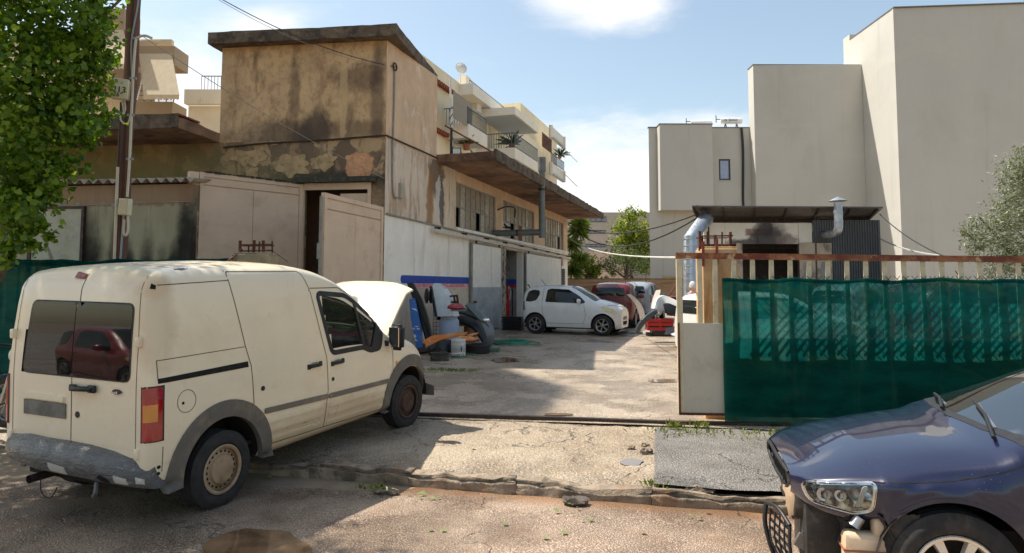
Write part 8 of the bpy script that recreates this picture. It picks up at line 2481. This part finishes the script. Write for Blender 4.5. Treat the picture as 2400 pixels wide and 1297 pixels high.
# ================================================================== motorcycle at the left edge
mp = at(18, 945, 8.4)
t = thing('motorcycle', 'parked motorcycle with a blue mudguard behind the white van', 'motorcycle', (mp.x, 8.4, .15), rad(165))
for x in (0, -1.3):
    o, M = tyre('tyre', t, (x, 0, .30), .30, .10, .22, 1)
    b = MB(); b.lathe([(.22, -.03), (.205, 0), (.22, .03)], 28, M, 'Y')
    for k in range(12): b.beam(M @ Vector((0, .02 * (-1) ** k, 0)), M @ Vector((.21 * math.cos(k * pi / 6), 0, .21 * math.sin(k * pi / 6))), .006)
    b.build('rim', M_alloy, o, 40)
M_bl = plain('motorcycle_blue', rgb(30, 110, 170), .3, coat=.6)
pr_ = [(.335 * math.cos(rad(a)), .30 + .335 * math.sin(rad(a))) for a in range(20, 171, 10)]; n = len(pr_)
MB().add([(p, y_, q) for y_ in (-.07, .07) for p, q in pr_], [(i, i + 1, n + i + 1, n + i) for i in range(n - 1)]).build('mudguard', M_bl, t, 60)
b = MB(); b.tube([(0, .08, .3), (-.22, .08, .95)], .025, 8); b.tube([(0, -.08, .3), (-.22, -.08, .95)], .025, 8); b.build('fork', M_alloy, t)
b = MB(); b.box((-.55, 0, .72), (.5, .26, .24), bev=.08); b.build('tank', M_bl, t, 50)
b = MB(); b.box((-1.0, 0, .74), (.6, .24, .10), bev=.04); b.build('seat', M_bump, t, 50)
b = MB(); b.box((-.65, 0, .42), (.45, .28, .32), bev=.05); b.build('engine', M_guts, t, 50)
b = MB(); b.tube(spline([(-.2, .36, 1.02), (-.26, .12, .98), (-.26, -.12, .98), (-.2, -.36, 1.02)], 4), .016, 8); b.build('handlebar', M_dark, t)
MB().lathe([(0, 0), (.09, 0), (.085, -.08), (0, -.1)], 18, Matrix.Translation((-.08, 0, .86)) @ Matrix.Rotation(pi / 2, 4, 'Y')).build('headlight', M_lens, t, 40)

# ================================================================== weeds, fallen leaves, rubble
M_grass = leafmat('weed_blade', rgb(70, 92, 34), rgb(140, 146, 70), .3)
gr = random.Random(21)
def tuft(px, py, z, n, h, spread, label, yard_=False):
    p = G_(px, py) if yard_ else gnd(px, py, z)
    vs, fs = [], []
    for _ in range(n):
        c = p + Vector((gr.gauss(0, spread), gr.gauss(0, spread * .5), 0)); L = h * gr.uniform(.4, 1.1)
        d_ = Vector((gr.gauss(0, .5), gr.gauss(0, .5), 1)).normalized(); s = Vector((gr.uniform(-1, 1), gr.uniform(-1, 1), 0)).normalized() * .007; k = len(vs)
        vs += [c - s, c + s, c + d_ * L * .6 + s * 1.3, c + d_ * L + Vector((d_.x, d_.y, -.3)) * L * .4, c + d_ * L * .6 - s * 1.3]; fs.append((k, k + 1, k + 2, k + 3, k + 4))
    tag(mk('weeds', vs, fs, M_grass), label, 'weeds', kind='stuff')
tuft(1582, 1003, .15, 40, .13, .05, 'weeds growing at the foot of the gate post')
tuft(1640, 1000, .15, 30, .10, .06, 'weeds below the ochre pillar')
tuft(1625, 1012, .14, 90, .07, .30, 'low weeds along the gate threshold')
tuft(1790, 1018, .14, 90, .06, .35, 'low weeds under the shade cloth')
tuft(1555, 1138, .10, 70, .06, .09, 'weeds in the broken kerb beside the asphalt patch')
tuft(870, 1145, .06, 50, .05, .07, 'weeds in the kerb crack in the van shadow')
tuft(1040, 868, .2, 160, .06, .22, 'grass patch beside the front wheel of the van', True)
tuft(1080, 870, .2, 60, .05, .2, 'sparse grass behind the front wheel of the van', True)
M_fl = leafmat('fallen_leaf', rgb(86, 120, 50), rgb(150, 160, 100), .2)
leaf0 = None
for i in range(34):
    px, py = gr.choice([(730, 1142), (790, 1148), (900, 1158), (940, 1112), (1190, 1235), (1130, 1232), (960, 1160), (1380, 1222), (1640, 1210), (1660, 1213), (1480, 1018), (1300, 1260), (1500, 1250), (720, 1148), (1000, 1170), (1330, 1190), (1080, 1080), (1240, 1150), (1010, 1245), (620, 1130)])
    px += gr.gauss(0, 18); py += gr.gauss(0, 5)
    p = gnd(px, py, .0); on_ap = p.y > yk(p.x) + .05
    p.z = (.16 if p.y > yk(p.x) + .6 else .12) if on_ap else .018
    s = gr.uniform(.03, .06)
    if leaf0 is None:
        sh_ = leaf_shape('poplar')
        o = mk('fallen_leaf', [(u, v - .5, .12 * abs(u) + .1 * (v - .5) ** 2) for u, v in sh_], [tuple(range(6))], M_fl); leaf0 = o
    else: o = leaf0.copy(); COL.objects.link(o)
    o.location = p; o.scale = (s, s, s); o.rotation_euler = (gr.uniform(-.3, .3), gr.uniform(-.3, .3), gr.uniform(0, 6.3))
    tag(o, 'small fallen leaf lying on the street or pavement', 'leaf', 'fallen leaves')
def rock(name, label, px, py, z, dims, m, seed, rz=0.0):
    p = gnd(px, py, z)
    bm = bmesh.new(); bmesh.ops.create_cube(bm, size=1); bmesh.ops.subdivide_edges(bm, edges=bm.edges[:], cuts=4, use_grid_fill=True)
    for v in bm.verts:
        q = v.co.copy(); n_ = q.normalized(); q = q.lerp(n_ * .6, .75)
        v.co = Vector((q.x * dims[0], q.y * dims[1], q.z * dims[2])) + noise.noise_vector(q * 3 + Vector((seed, 0, 0))) * min(dims) * .7
    me = bpy.data.meshes.new(name); bm.to_mesh(me); bm.free(); me.shade_smooth(); me.set_sharp_from_angle(angle=rad(35)); me.materials.append(m)
    o = bpy.data.objects.new(name, me); COL.objects.link(o); o.location = p; o.rotation_euler = (0, 0, rz)
    return tag(o, label, 'stone')
M_tar = mat('tar_lump', rgb(98, 88, 78), .9, var=.3, vs=20, bump=.9, bs=50)
rock('tar_lump', 'dark lump of broken asphalt in front of the kerb', 1350, 1174, .02, (.2, .11, .05), M_tar, 3)
rock('concrete_chunk', 'flat broken concrete chunk on the kerb by the asphalt patch', 1640, 1152, .09, (.22, .12, .07), M_kerb, 5, -.2)
rock('concrete_chunk', 'small stone chunk in the muddy pothole of the apron', 1480, 1052, .13, (.06, .04, .04), M_kerb, 7)
rock('concrete_chunk', 'flat stone at the right rim of the muddy pothole', 1515, 1060, .13, (.12, .07, .05), M_kerb, 9, .3)
rock('concrete_chunk', 'reddish stone just behind the muddy pothole', 1512, 1045, .13, (.08, .05, .04), M_kerb, 12, .3)
rock('kerb_fragment', 'pale chipped kerb fragment in the gutter beside the van shadow', 905, 1150, .02, (.22, .08, .05), M_kerb, 15, -.24)
